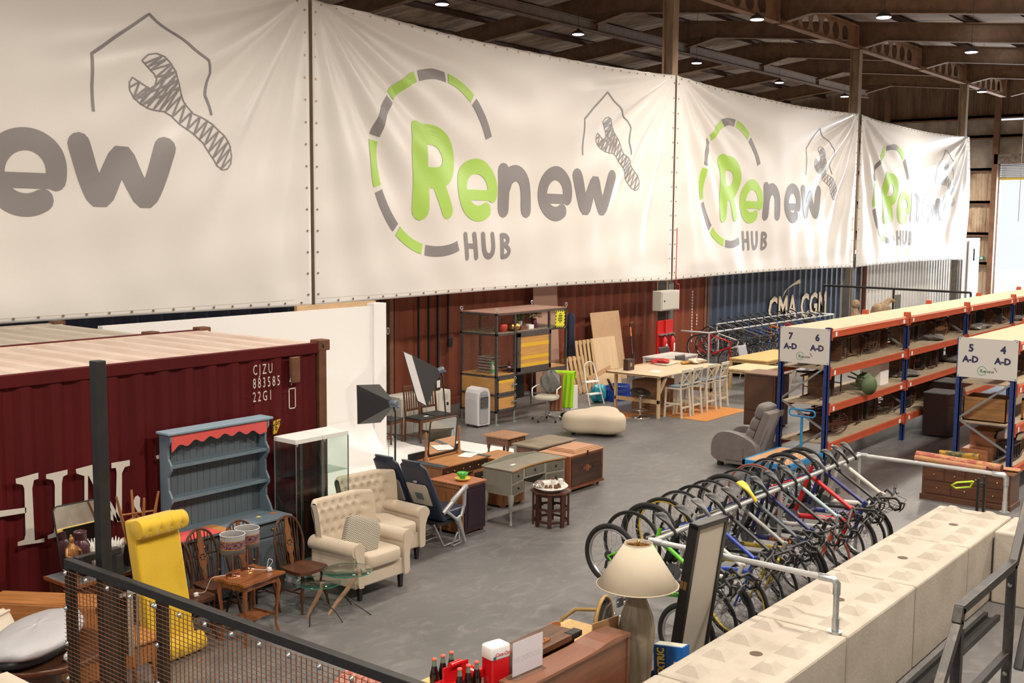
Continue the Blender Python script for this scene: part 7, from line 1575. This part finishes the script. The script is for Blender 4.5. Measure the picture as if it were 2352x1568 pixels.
for i, (x, y, z, w_, d_, h_, lab) in enumerate(((21.6, 6.55, 0, .62, .46, .86, 'dark bow fronted chest of drawers standing in the aisle between the racks'), (22.6, 6.75, 0, .7, .5, .95, 'grey topped chest of drawers behind the bow fronted one'))):
    t = thing('chest_of_drawers', lab, 'chest', (x, y, 0)); dm = mat('ebonised', (.022, .009, .008), .35)
    bow = [(0, .0)] + [(-.05 * sin(pi * k / 8), d_ * k / 8) for k in range(1, 8)] + [(0, d_), (w_, d_), (w_, 0)]
    fb = [(w_, -.0)] + [(w_ * (1 - k / 8), -.05 * sin(pi * k / 8)) for k in range(1, 8)] + [(0, 0), (0, d_), (w_, d_)]
    link('carcass', B().prism(fb[::-1], .04, h_ - .02, 'xy'), dm, t); link('top', B().prism([(a * 1.03 - .01, c * 1.03 - .01) for a, c in fb[::-1]], h_ - .02, h_, 'xy'), mat('slate_grey_top', (.11, .12, .125), .5), t)
    for k in range(4):
        dr = link('drawer', B().prism([(w_ * (1 - (q_ + .5) / 9), -.052 * sin(pi * (q_ + .5) / 9) - .008) for q_ in range(9)] + [(.02, .01), (w_ - .02, .01)], .08 + k * (h_ - .12) / 4, .06 + (k + 1) * (h_ - .12) / 4, 'xy'), dm, t); link('drawer_knob', B().ell((w_ / 2, -.07, .07 + (k + .5) * (h_ - .12) / 4), .014, .012, .014), BRASS, dr)
for i in range(8): solo('plastic_sheet', 'grey crumpled plastic sheet on the left rack, %s one counted from the sign' % ORD[i], 'sheeting', lump(.4, .28, .06, i * 1.3, .4, 36, 16), mat('plastic_grey', (.20, .19, .18), .3, noise=(6, .4)), (21.7 + i * 1.55, 7.5, Z_[i % 2 + 1] + .5 if 0 else Z_[2 if i % 2 else 1] + .05), 0, 'plastic sheeting on the left rack')
# rack of aisle 5 and 4
t = thing('wooden_drawer_box', 'orange wooden open drawer box on the middle board under the 5 and 4 sign', 'box', (17.35, 4.42, Z_[1])); wm = wood('drawer_orange', (.34, .16, .05), .6, 'y', .5)
for a in ((0, .5, 0, .02), (0, .5, .6, .62), (0, .02, 0, .62), (.48, .5, 0, .62)): link('side', B().box(*a, 0, .36), wm, t, .003)
link('bottom', B().box(0, .5, 0, .62, 0, .02), wm, t)
t = thing('cane_frame', 'open wooden frame box standing right of the orange drawer box', 'box', (17.9, 4.32, Z_[1]));
for a in ((0, .4, 0, .03, 0, .03), (0, .4, 0, .03, .3, .33), (0, .03, 0, .03, 0, .33), (.37, .4, 0, .03, 0, .33), (0, .4, .5, .53, 0, .03), (0, .4, .5, .53, .3, .33)): link('rail', B().box(*a), wm, t)
t = thing('orange_step', 'two orange brown steps on the lowest board beside the rocking chair', 'steps', (17.5, 5.0 - .35, Z_[0])); link('step_block', B().box(.25, .75, 0, .38, 0, .42).box(-.15, .25, 0, .38, 0, .20), wood('step_wood', (.42, .17, .08), .7, 'y'), t, .004)
def rocker():
    t = thing('rocking_chair', 'black rocking chair on the lowest board of the right rack', 'chair', (17.95, 4.40, Z_[0])); bm = mat('black_lacquer', (.012, .010, .010), .3)
    for y in (0, .22): link('rocker', B().tube([(-.35, y, .09), (-.2, y, .035), (0, y, .02), (.25, y, .04), (.4, y, .10)], .016, 6), bm, t)
    link('seat', B().box(-.22, .22, -.02, .24, .24, .27), bm, t, .01); link('armrest', B().tube([(-.25, -.03, .34), (-.15, -.03, .42), (.2, -.03, .40)], .02, 6), bm, t); link('armrest', B().tube([(-.25, .25, .34), (-.15, .25, .42), (.2, .25, .40)], .02, 6), bm, t)
    for x in (-.18, -.06, .06, .18): link('spindle', B().cyl((x, 0, .03), .012, .22, 8), bm, t); link('spindle', B().cyl((x, .22, .03), .012, .22, 8), bm, t)
rocker()
for bay in range(4):
    for lv in (0, 1, 2):
        for k in range(4):
            if bay == 0 and (lv < 2 or k == 0): 
                if not (lv == 2 and k): continue
            lay(XA[bay] + .45 + k * .85, 4.7, Z_[lv] + .23, 'dark wooden chair lying %s from the sign end, %s board, %s bay, right rack' % (ORD[k], LVN[lv], ORD[bay]), 90 + rg.uniform(-8, 8), grp='chairs lying on the right rack')
# chest of drawers with rolled rugs
CD = wood('dresser_brown', (.13, .05, .022), .55, 'y', .4)
t = thing('low_chest', 'wide brown chest of drawers with two rolled rugs on it', 'chest', (0, 0, 0)); qx0, qx1, qy0, qy1 = 16.62, 17.10, 4.12, 5.36
link('carcass', B().box(qx0, qx1, qy0, qy1, .06, .50), CD, t, .004); link('top', B().box(qx0 - .03, qx1 + .02, qy0 - .03, qy1 + .03, .50, .53), wood('dresser_top', (.2, .085, .04), .6, 'y', .4), t, .006); link('plinth', B().box(qx0 - .03, qx1, qy0 - .02, qy1 + .02, 0, .08), CD, t, .006)
for r_ in range(2):
    n = 3 if r_ == 0 else 4; W = (qy1 - qy0 - .06) / n
    for k in range(n): dr = link('drawer', B().box(qx0 - .014, qx0, qy0 + .03 + k * W + .01, qy0 + .03 + (k + 1) * W - .01, .10 + r_ * .20, .28 + r_ * .20), CD, t, .004); link('drawer_knob', B().ell((qx0 - .026, qy0 + .03 + (k + .5) * W, .19 + r_ * .2), .012, .014, .014), BRASS, dr)
RUGM = mat('kilim_rug', (.55, .30, .14), .95, noise=(9, .95), col2=(.38, .10, .09), lo=.42, hi=.58); RUG2 = mat('pink_rug', (.50, .16, .14), .95, noise=(8, .8), col2=(.45, .28, .1), lo=.45, hi=.6)
def rug(p, q_, r, m, lab):
    p, q_ = Vector(p), Vector(q_); t = thing('rolled_rug', lab, 'rug', p, 0, 'rolled rugs on the brown chest'); q_ = q_ - p
    link('rolled_pile', B().tube([(0, 0, 0), q_ * .5, q_], [r, r * .97, r * .92], 20), m, t); sp = []
    d = q_.normalized(); a_ = d.cross(Vector((0, 0, 1))).normalized(); b_ = a_.cross(d)
    for i in range(40): an = i * .5; rr = r * (.85 - .018 * i); sp.append(q_ + d * .003 + a_ * rr * cos(an) + b_ * rr * sin(an))
    link('rolled_edge', B().tube(sp, .008, 5), mat('rug_backing', (.09, .05, .03), .9), t)
rug((16.82, 5.52, .60), (16.72, 4.28, .585), .062, RUGM, 'thicker rolled patterned rug on top of the brown chest'); rug((16.70, 5.50, .575), (16.60, 4.45, .57), .042, RUG2, 'thinner pinkish rolled rug in front of the thicker one')
solo('folded_rug', 'ochre and green rug folded over behind the rolled rugs', 'rug', B().add([(16.9, 5.25, .54), (17.0, 4.5, .54), (17.02, 4.5, .55), (16.98, 5.1, .78)], [(0, 1, 2, 3), (3, 2, 1, 0)]), RUGM) if 0 else drape('folded_rug', 'ochre and dark green rug folded over behind the rolled rugs', 'rug', mat('green_rug', (.42, .24, .03), .95, noise=(7, .95), col2=(.05, .08, .06), lo=.45, hi=.55), (16.97, 4.95, .66), 100, .55, .11, .11, .10, .01, 2)
solo('rug_end', 'pale patterned rug piece lying at the right end of the brown chest', 'rug', lump(.10, .16, .02, 3.3, .2, 24, 10), RUG2, (16.9, 4.22, .552), 10)
hk = thing('hacksaw_stand', 'dark steel stand with a lime handled tool before the brown chest', 'tool stand', (0, 0, 0))
for dx in (0, .16): link('upright', B().bar((14.4 + dx, 3.95 - dx * .2, 0), (14.4 + dx, 3.95 - dx * .2, .9), .03, .03), DSTEEL, hk)
link('cross_bar', B().bar((14.4, 3.95, .82), (14.56, 3.92, .82), .03, .03), DSTEEL, hk); link('lime_handle', B().tube([(14.36, 4.0, .86), (14.30, 4.18, .83), (14.28, 4.24, .79), (14.33, 4.2, .75), (14.38, 4.04, .78), (14.36, 4.0, .86)], .012, 6), mat('lime_plastic', (.5, .75, .02), .4), hk)
# ================================================================ blue platform trolley
TBL = mat('trolley_blue', (.015, .22, .50), .4)
t = thing('platform_trolley', 'blue platform trolley with an orange wooden deck and tall loop handle', 'trolley', (0, 0, 0))
link('deck', B().box(15.62, 16.85, 7.05, 7.72, .40, .42), wood('deck_ply', (.62, .35, .17), .8, 'x', .4), t); link('deck_frame', B().box(15.58, 16.9, 7.0, 7.05, .34, .42).box(15.58, 16.9, 7.72, 7.77, .34, .42).box(15.58, 15.63, 7.0, 7.77, .34, .42).box(16.85, 16.9, 7.0, 7.77, .34, .42), TBL, t, .003)
for y in (7.12, 7.66): link('scissor_arm', B().bar((15.75, y, .34), (16.7, y, .12), .02, .05).bar((15.75, y, .12), (16.7, y, .34), .02, .05), TBL, t); link('chassis_rail', B().box(15.65, 16.85, y - .02, y + .02, .10, .14), TBL, t)
for x in (15.75, 16.75):
    for y in (7.12, 7.66): link('castor', B().cyl((x, y - .02, .055), .055, .04, 16, axis='y'), BLK, t)
hp_ = [PX(a, c, 16.95) for a, c in ((1842, 1040), (1842, 958))]; link('handle_post', B().tube([(16.95, 7.42, .38), (16.95, 7.42, .93)], .022, 10), TBL, t)
link('handle_loop', B().tube([(16.95, 7.42 + a, 1.0 + c) for a, c in rrect(.22, .055, .05)], .014, 8, True), TBL, t)
# ================================================================ figures of goods beyond the racks
t = solo('straw_horse', 'straw covered horse figure beyond the left rack', 'figure', lump(.5, .25, .35, 2, .2, 30, 16).merge(B().tube([(.2, 0, .15), (.4, 0, .42), (.62, 0, .52), (.85, 0, .42)], [.2, .13, .12, .07], 12)).xf(Matrix.Scale(.62, 4)), mat('straw', (.36, .25, .15), .95, noise=(14, .8)), (32.6, 11.95, 1.5), -25)
solo('horse_support', 'dark plinth under the straw horse figure', 'plinth', B().box(-.4, .4, -.2, .2, 0, 1.28), mat('plinth_grey', (.1, .1, .1), .7), (32.6, 11.95, 0))
solo('straw_bust', 'small straw headed figure left of the straw horse', 'figure', B().ell((0, 0, 1.72), .12, .12, .14, 16, 10).lathe([(.2, 0), (.2, 1.2), (.1, 1.5), (.06, 1.62)], n=16), mat('straw', (.36, .25, .15), .95), (31.8, 12.4, 0))
t = thing('grey_panel', 'grey louvred panel on a stand beside the straw horse', 'panel', (34.2, 12.0, 0)); link('panel', B().box(-.22, .22, 0, .03, 1.35, 1.9), mat('panel_grey', (.13, .13, .12), .6), t); link('stand', B().box(-.03, .03, 0, .03, 0, 1.35), DSTEEL, t)
fr_ = thing('tube_barrier', 'dark tube barrier standing between the far bicycles and the white container', 'barrier', (0, 0, 0)); A_ = PY(1892, 655, 13.0); C_ = PY(2230, 672, 13.0 - .0)
A_ = Vector((36.0, 15.2, 1.95)); P1 = G(1892, 655, 2.0); P2 = G(2230, 672, 2.0)
for a, c in ((P1, P2),): link('top_tube', B().tube([a, c], .035, 8), DSTEEL, fr_)
for p in (P1, P1.lerp(P2, .5), P2): link('post', B().tube([p, (p.x, p.y, 0)], .035, 8), DSTEEL, fr_)
# ================================================================ stair rail at the lower right
SR = mat('welded_steel', (.055, .052, .05), .45, .6, noise=(6, .7), col2=(.15, .125, .10), lo=.3, hi=.5)
sr = thing('stair_rail', 'welded square steel stair rail in the lower right corner', 'handrail', (0, 0, 0)); YS_ = 1.70
R1, R2, R3, R4 = PY(2138, 1640, YS_), PY(2203, 1400, YS_), PY(2328, 1300, YS_), PY(2372, 1110, YS_); R3.z = R2.z
for a, c in ((R1, R2 + Vector((0, 0, -.06))), (R2, R3), (R3, R4)): link('handrail', B().bar(a, c, .05, .05, (0, 1, 0)), SR, sr, .003)
link('mitred_corner', B().bar(R2 + Vector((-.02, 0, -.07)), R2 + Vector((.02, 0, .01)), .055, .05, (0, 1, 0)), SR, sr, .004)
for x, z in ((R2.x + .0, R2.z - .1), (R3.x - .03, R3.z)): link('post', B().box(x - .025, x + .025, YS_ - .025, YS_ + .025, 0, z), SR, sr, .003)
M1, M2 = PY(2230, 1600, YS_), PY(2322, 1490, YS_); M1.z = M2.z; M1.x = R2.x; link('mid_rail', B().bar(M1, (R3.x, YS_, M2.z), .045, .045), SR, sr, .003)
link('lower_brace', B().bar((R3.x, YS_ - .06, M2.z - .1), (R4.x + .3, YS_ - .06, R4.z - .1), .05, .05, (0, 1, 0)), SR, sr, .003)
for z in (R3.z - .12, M2.z - .12): link('bolt', B().lathe([(.001, -.01), (.014, -.008), (.014, 0)], (R3.x - .056, YS_, z), 12, axis='x'), GALV, sr)
solo('red_glove', 'red work glove lying on the floor behind the far end of the concrete wall', 'glove', lump(.12, .05, .025, 3, .2, 24, 10).merge(B().tube([(.05, .02, 0), (.2, .05, .0)], [.018, .012], 6).tube([(.05, 0, 0), (.22, 0, .0)], [.018, .012], 6).tube([(.05, -.03, 0), (.18, -.07, .0)], [.018, .012], 6)), mat('glove_red', (.42, .06, .06), .7), (13.7, 4.35, .04), 150)
# ================================================================ tall framed board leaning on the wall
t = thing('picture_frame', 'tall black framed cream board leaning on the concrete wall beside the lamp', 'frame', (8.14, 4.52, 0)); FBK = mat('frame_black', (.012, .011, .010), .35)
fw, fh = .45, 1.62
link('frame_side', B().box(-fw / 2, -fw / 2 + .045, 0, .09, 0, fh), FBK, t, .006); link('frame_side', B().box(fw / 2 - .045, fw / 2, 0, .09, 0, fh), FBK, t, .006); link('frame_top', B().box(-fw / 2, fw / 2, 0, .09, fh - .045, fh), FBK, t, .006); link('frame_bottom', B().box(-fw / 2, fw / 2, 0, .09, 0, .045), FBK, t, .006)
link('mount_board', B().box(-fw / 2 + .04, fw / 2 - .04, .012, .03, .04, fh - .04), mat('cream_linen_board', (.50, .46, .39), .8), t); link('hanging_plate', B().box(-fw / 2 - .003, -fw / 2, .02, .05, 1.05, 1.12).box(-fw / 2 - .003, -fw / 2, .055, .085, 1.05, 1.12), BRASS, t)
t.rotation_euler = (radians(8.5), 0, radians(-6))
# ================================================================ big table lamp
D8 = Vector((0, 0, 0))
LX, LY = 6.99, 4.31
t = thing('ceramic_lamp', 'large table lamp with a cream cone shade and a draped beige ceramic base', 'lamp', (LX, LY, 0))
TZ = .44
SHD = mat('shade_linen', (.52, .45, .34), .85, bump=(160, .15), bd=.002)
o = link('lamp_shade', B().lathe([(.305, 1.35), (.103, 1.665)], n=64, cap=False), SHD, t); o.modifiers.new('s', 'SOLIDIFY').thickness = .004
link('shade_trim', B().tube([(.306 * cos(i * pi / 24), .306 * sin(i * pi / 24), 1.352) for i in range(48)], .005, 5, True).tube([(.103 * cos(i * pi / 24), .103 * sin(i * pi / 24), 1.665) for i in range(48)], .004, 5, True), SHD, o)
link('shade_lining', B().lathe([(.101, 1.664), (.195, 1.50)], n=48, cap=False), mat('gold_lining', (.5, .25, .05), .6), o)
link('finial', B().ell((0, 0, 1.672), .014, .014, .018).cyl((0, 0, 1.3), .004, .37, 8), BRASS, t); link('spider', B().bar((-.101, 0, 1.655), (.101, 0, 1.655), .004, .004).bar((0, -.101, 1.655), (0, .101, 1.655), .004, .004), BRASS, o)
CLY = mat('beige_ceramic', (.22, .18, .125), .45, noise=(5, .3))
def drp(a, z): 
    k = (z - TZ) / .85; return 1 + .17 * abs(sin(a * 4 + 4.5 * k * k)) ** .6 * (1 - .4 * k) - .06 + .03 * sin(a * 17 + 9 * k)
link('lamp_base', B().lathe([(.10, TZ), (.11, TZ + .03), (.10, TZ + .2), (.115, TZ + .34), (.128, TZ + .48), (.128, TZ + .58), (.112, TZ + .68), (.08, TZ + .77), (.052, TZ + .84), (.045, TZ + .88), (.055, TZ + .90), (.05, TZ + .92), (.02, TZ + .93), (.015, 1.4)], n=96, fn=drp), CLY, t)
simpletable('lamp_table', 'low wooden table under the large ceramic lamp', LX - .2, LX + .3, LY - .2, LY + .2, TZ, wood('reddish_stand', (.26, .09, .04), .6, 'x'))
t = thing('glass_jar', 'big clear glass carboy behind the ceramic lamp', 'jar', (7.33, 4.64, 0)); link('glass_body', B().lathe([(.16, .5), (.175, .55), (.18, .88), (.15, 1.0), (.08, 1.07), (.045, 1.10), (.05, 1.14)], n=40), glassy('carboy_glass', (.94, .96, .95), .04), t)
solo('jar_plinth', 'small plinth carrying the clear glass carboy', 'plinth', B().box(-.2, .2, -.2, .2, 0, .498), wood('reddish_stand', (.26, .09, .04), .6, 'x'), (7.33, 4.64, 0))
# ================================================================ boxes beside the frame
BB = mat('box_blue', (.01, .12, .42), .4)
t = thing('toy_box', 'blue toy box with yellow and white lettering between the lamp and the tall frame', 'box', (7.42, 4.26, .34), 0); t.rotation_euler = (radians(-6), radians(4), radians(4))
link('carton', B().box(0, .12, -.13, .13, 0, .40), BB, t, .003)
def bt_(s_, h, y, m, nm, z=.02):
    b = textb(s_, h / .70, 0, bold=.003); n_t = max(v[0] for v in b.v); k_ = .36 / n_t if n_t > .36 else 1
    b.xf(Matrix(((0, 0, -1, -.002), (0, 1, 0, y), (k_, 0, 0, z), (0, 0, 0, 1)))); link(nm, b, m, t)
b = B().box(-.0015, 0, .02, .115, .01, .39); link('lettering_panel', b, mat('box_blue_dark', (.005, .05, .2), .4), t)
bt_('SCALEXTRIC', .06, .035, mat('print_yellow', (.8, .6, .05), .4), 'yellow_lettering'); bt_('POWER', .055, -.10, WHT, 'white_lettering')
link('box_top_print', B().box(.01, .11, -.12, .12, .4002, .402), mat('print_pale', (.6, .6, .5), .4), t)
solo('box_stand', 'reddish wooden stand under the blue toy box', 'stand', B().box(-.06, .26, -.17, .22, 0, .335), wood('reddish_stand', (.26, .09, .04), .6, 'x'), (7.42, 4.26, 0), 0)
# ================================================================ bamboo armchair
BAMB = mat('cane_pole', (.40, .25, .08), .35, noise=(6, .5), col2=(.22, .12, .03)); WEAV = mat('black_weave', (.02, .018, .016), .7, bump=(80, 1))
t = thing('bamboo_chair', 'bamboo armchair with a black woven oval back', 'chair', (7.42, 5.30, 0), -166)
# faces -y
ov = [(.21 * cos(a * pi / 14), .24 + .12, .72 + .25 * sin(a * pi / 14)) for a in range(28)]
link('back_frame', B().tube(ov, .018, 8, True), BAMB, t); link('woven_back', B().prism([(.195 * cos(a * pi / 16), .72 + .235 * sin(a * pi / 16)) for a in range(32)], .35, .365, 'xz'), WEAV, t)
link('seat', B().prism([(.22 * cos(a * pi / 16), .08 + .22 * sin(a * pi / 16)) for a in range(32)], .42, .45, 'xy'), WEAV, t, .01); link('seat_hoop', B().tube([(.23 * cos(a * pi / 14), .08 + .23 * sin(a * pi / 14), .435) for a in range(28)], .016, 8, True), BAMB, t)
for s_ in (-1, 1):
    link('arm', B().tube([(.2 * s_, .36, .74), (.28 * s_, .25, .76), (.30 * s_, .0, .72), (.28 * s_, -.12, .62), (.22 * s_, -.14, .44)], .017, 8), BAMB, t)
    link('leg', B().tube([(.2 * s_, -.12, .44), (.24 * s_, -.18, 0)], .017, 8), BAMB, t); link('leg', B().tube([(.14 * s_, .34, .55), (.18 * s_, .30, .3), (.22 * s_, .36, 0)], .017, 8), BAMB, t)
link('black_binding', B().cyl((0, .34, .955), .024, .045, 10, axis='y').cyl((.0, -.15, .42), .02, .03, 10, axis='y'), BLK, t)
# ================================================================ long cabinet with the sign, record box, red items
CB = wood('cabinet_brown', (.20, .075, .04), .7, 'x', .4); CBT = wood('cabinet_top', (.24, .095, .05), .75, 'x', .4)
ZT = 1.08; ang = 0; cx0, cx1, cy0, cy1 = 5.46, 6.72, 4.19, 4.40
t = thing('upright_cabinet', 'long brown wooden cabinet with a scooped top carrying the white sign', 'cabinet', (0, 0, 0))
link('carcass', B().box(cx0 + .03, cx1 - .02, cy0 + .015, cy1 - .01, 0, ZT - .02), CB, t, .004)
tp = [(cx0, ZT - .02), (cx1, ZT - .02), (cx1, ZT + .005), (cx1 - .1, ZT + .016), (cx1 - .2, ZT + .022), (cx1 - .32, ZT + .018), (cx1 - .42, ZT + .005), (cx1 - .5, ZT), (cx0, ZT)]
link('top_board', B().prism(tp[::1], cy0, cy1, 'xz'), CBT, t, .004); link('side_trim', B().box(cx1 - .03, cx1 - .005, cy0 + .005, cy1 - .005, 0, ZT - .02), CB, t, .003)
# perspex sign holder
def loc(x, y, z): 
    c_, s_ = cos(radians(ang)), sin(radians(ang)); return (a1.x + x * c_ - y * s_, a1.y + x * s_ + y * c_, z)
S0 = G(1178, 1560, ZT); S1 = G(1247, 1530, ZT); ds = (S1 - S0); sa = math.degrees(atan2(ds.y, ds.x)); sl_ = ds.length
t = thing('sign_holder', 'clear perspex holder with a white sheet showing faint reversed lettering', 'sign', (S0.x, S0.y, ZT), sa)
h_ = .24; link('paper_sheet', B().box(0, sl_, .004, .006, .012, h_), mat('paper_lilac', (.62, .60, .66), .6), t); link('perspex', B().box(-.025, .0, .002, .008, 0, h_ + .004).box(sl_, sl_ + .004, .002, .008, 0, h_ + .004).box(0, sl_, .002, .008, 0, .012).box(-.02, sl_, -.04, .05, 0, .003), GL, t)
b = textb('GOODS IN', .055, 0); n_t = max(v[0] for v in b.v); b.xf(Matrix(((-1, 0, 0, sl_ * .5 + n_t / 2), (0, 0, -1, .0036), (0, 1, 0, h_ * .40), (0, 0, 0, 1)))); link('reversed_lettering', b, mat('faint_print', (.50, .48, .53), .6), t)
WNT = wood('rosewood_grain', (.17, .07, .03), .3, 'x', .4, 3)
t = thing('walnut_desktop', 'grained walnut folding lid lying behind the long brown cabinet', 'desk lid', (0, 0, 0))
link('lid', B().prism([(5.80, 4.43), (6.42, 4.43), (6.40, 4.68), (5.80, 4.68)], 1.085, 1.125, 'xy'), WNT, t, .004); link('desk_body', B().box(5.84, 6.38, 4.45, 4.66, 0, 1.085), WNT, t, .004); link('catch', B().box(6.32, 6.44, 4.425, 4.50, 1.09, 1.13), DSTEEL, t, .003)
solo('wooden_rack', 'small orange wooden comb shaped strip on the walnut lid', 'rack', B().box(0, .12, 0, .012, 0, .012).box(0, .12, -.03, -.018, 0, .012).box(0, .006, -.03, .012, 0, .012).box(.03, .036, -.03, .012, 0, .012).box(.06, .066, -.03, .012, 0, .012).box(.09, .096, -.03, .012, 0, .012).box(.114, .12, -.03, .012, 0, .012), wood('orange_strip', (.5, .18, .06), .7, 'x'), (6.02, 4.52, 1.125), 0)
simpletable('pine_side_table', 'honey pine table behind the walnut lid with an arched backboard', 6.46, 6.86, 4.46, 4.84, 1.0, YT, 0, .04)
solo('arched_board', 'small arched reddish board standing on the honey pine table', 'board', B().prism([(.10 * cos(radians(a)), .05 * sin(radians(a))) for a in range(0, 181, 15)], 0, .015, 'xz'), wood('arch_wood', (.35, .12, .05), .6, 'x'), (6.60, 4.80, 1.0), 0)
Pa, Pb = PY(1358, 1432, 4.44), PY(1417, 1412, 4.44)
solo('cardboard_sheet', 'plain cardboard sheet standing behind the brown cabinet', 'cardboard', B().prism([(Pa.x, 0), (Pb.x, 0), (Pb.x, Pb.z), (Pa.x, Pa.z)], 4.425, 4.435, 'xz'), mat('cardboard_pale', (.48, .28, .14), .8))
ZY = .95
t = thing('yellow_shelf', 'honey coloured wooden table carrying the red dispenser and bottles', 'table', (0, 0, 0))
link('tabletop', B().box(4.5, 5.72, 4.44, 5.0, ZY - .03, ZY), YT, t, .004)
for x in (4.55, 5.67):
    for y in (4.5, 4.94): link('leg', B().box(x - .025, x + .025, y - .025, y + .025, 0, ZY - .03), YT, t)
CR_ = mat('cola_red', (.56, .008, .012), .25); 
D0 = G(1150, 1590, ZY); t = thing('drinks_dispenser', 'red and white straw dispenser with a red script logo', 'dispenser', (D0.x + .02, D0.y + .06, ZY), sa - 8)
link('red_body', B().pad(-.078, .078, -.06, .06, -.0, .26, p=.25), CR_, t); link('white_top', B().pad(-.082, .082, -.063, .063, .22, .32, p=.3), WHT, t); 
b = textb('Coca-Cola', .034, 0, bold=.0006); b.xf(Matrix(((.9, .25 * .9, 0, -.055), (0, 0, -1, -.0645), (0, 1, 0, .252), (0, 0, 0, 1)))); link('script_logo', b, CR_, t); link('blue_badge', B().cyl((-.06, -.0645, .245), .012, -.002, 14, axis='y'), mat('badge_blue', (.05, .09, .2), .4), t)
t = thing('napkin_holder', 'small red domed napkin holder left of the drinks dispenser', 'holder', (D0.x - .05, D0.y + .16, ZY), sa); link('body', B().prism([(-.06, 0), (.06, 0), (.06, .10)] + [(.06 * cos(radians(a)), .10 + .05 * sin(radians(a))) for a in range(15, 180, 15)] + [(-.06, .10)], -.05, .05, 'xz'), CR_, t, .004); link('sticker', B().box(-.045, .045, -.053, -.05, .01, .09), mat('sticker', (.4, .12, .1), .5, noise=(60, .8), col2=(.7, .6, .55)), t)
BC = G(1046, 1596, ZY); BOT = mat('bottle_cola', (.015, .006, .005), .08); BGL = mat('bottle_glass', (.22, .33, .26), .12, trans=.4)
cr = thing('bottle_carrier', 'red six pack bottle carrier at the bottom edge of the photo', 'carrier', (BC.x, BC.y, ZY), sa); link('carrier_body', B().box(-.115, .115, -.08, .08, 0, .10).box(-.115, .115, -.006, .006, .10, .215).cyl((-.05, 0, .215), .02, .1, 10, axis='x'), CR_, cr, .004)
cs, sn = cos(radians(sa)), sin(radians(sa))
bn = ['cola bottle at the front left of the red carrier', 'cola bottle at the front middle of the red carrier', 'cola bottle at the front right of the red carrier', 'cola bottle at the back left of the red carrier', 'cola bottle at the back middle of the red carrier', 'cola bottle at the back right of the red carrier']
for k in range(6):
    lx, ly = (k % 3 - 1) * .078, (-.118 if k < 3 else .118) + 0
    t = thing('cola_bottle', bn[k], 'bottle', (BC.x + lx * cs - ly * sn, BC.y + lx * sn + ly * cs, ZY + .0), 0, 'cola bottles of the six pack')
    link('bottle_body', B().lathe([(.027, 0), (.031, .01), (.032, .06), (.029, .09), (.032, .12), (.022, .165), (.0165, .19)], n=20), BOT, t); link('bottle_neck', B().lathe([(.0165, .19), (.014, .215), (.013, .232)], n=20), BGL, t); link('crown_cap', B().lathe([(.0165, .231), (.0165, .239), (.012, .243), (.001, .243)], n=18), mat('cap_red', (.7, .12, .07), .4), t)
# upholstered seat with red pattern at the bottom
RF = mat('red_floral', (.36, .07, .06), .9, noise=(30, .8), col2=(.45, .32, .24), lo=.45, hi=.55)
P = G(830, 1555, .42); t = thing('footstool', 'stool with a red patterned cover at the bottom edge behind the mesh fence', 'stool', (P.x, P.y, 0), 25); link('cushion', B().pad(-.25, .25, -.2, .2, .30, .44, p=.5), RF, t); 
for x in (-.2, .2):
    for y in (-.15, .15): link('leg', B().box(x - .02, x + .02, y - .02, y + .02, 0, .32), WDK, t)
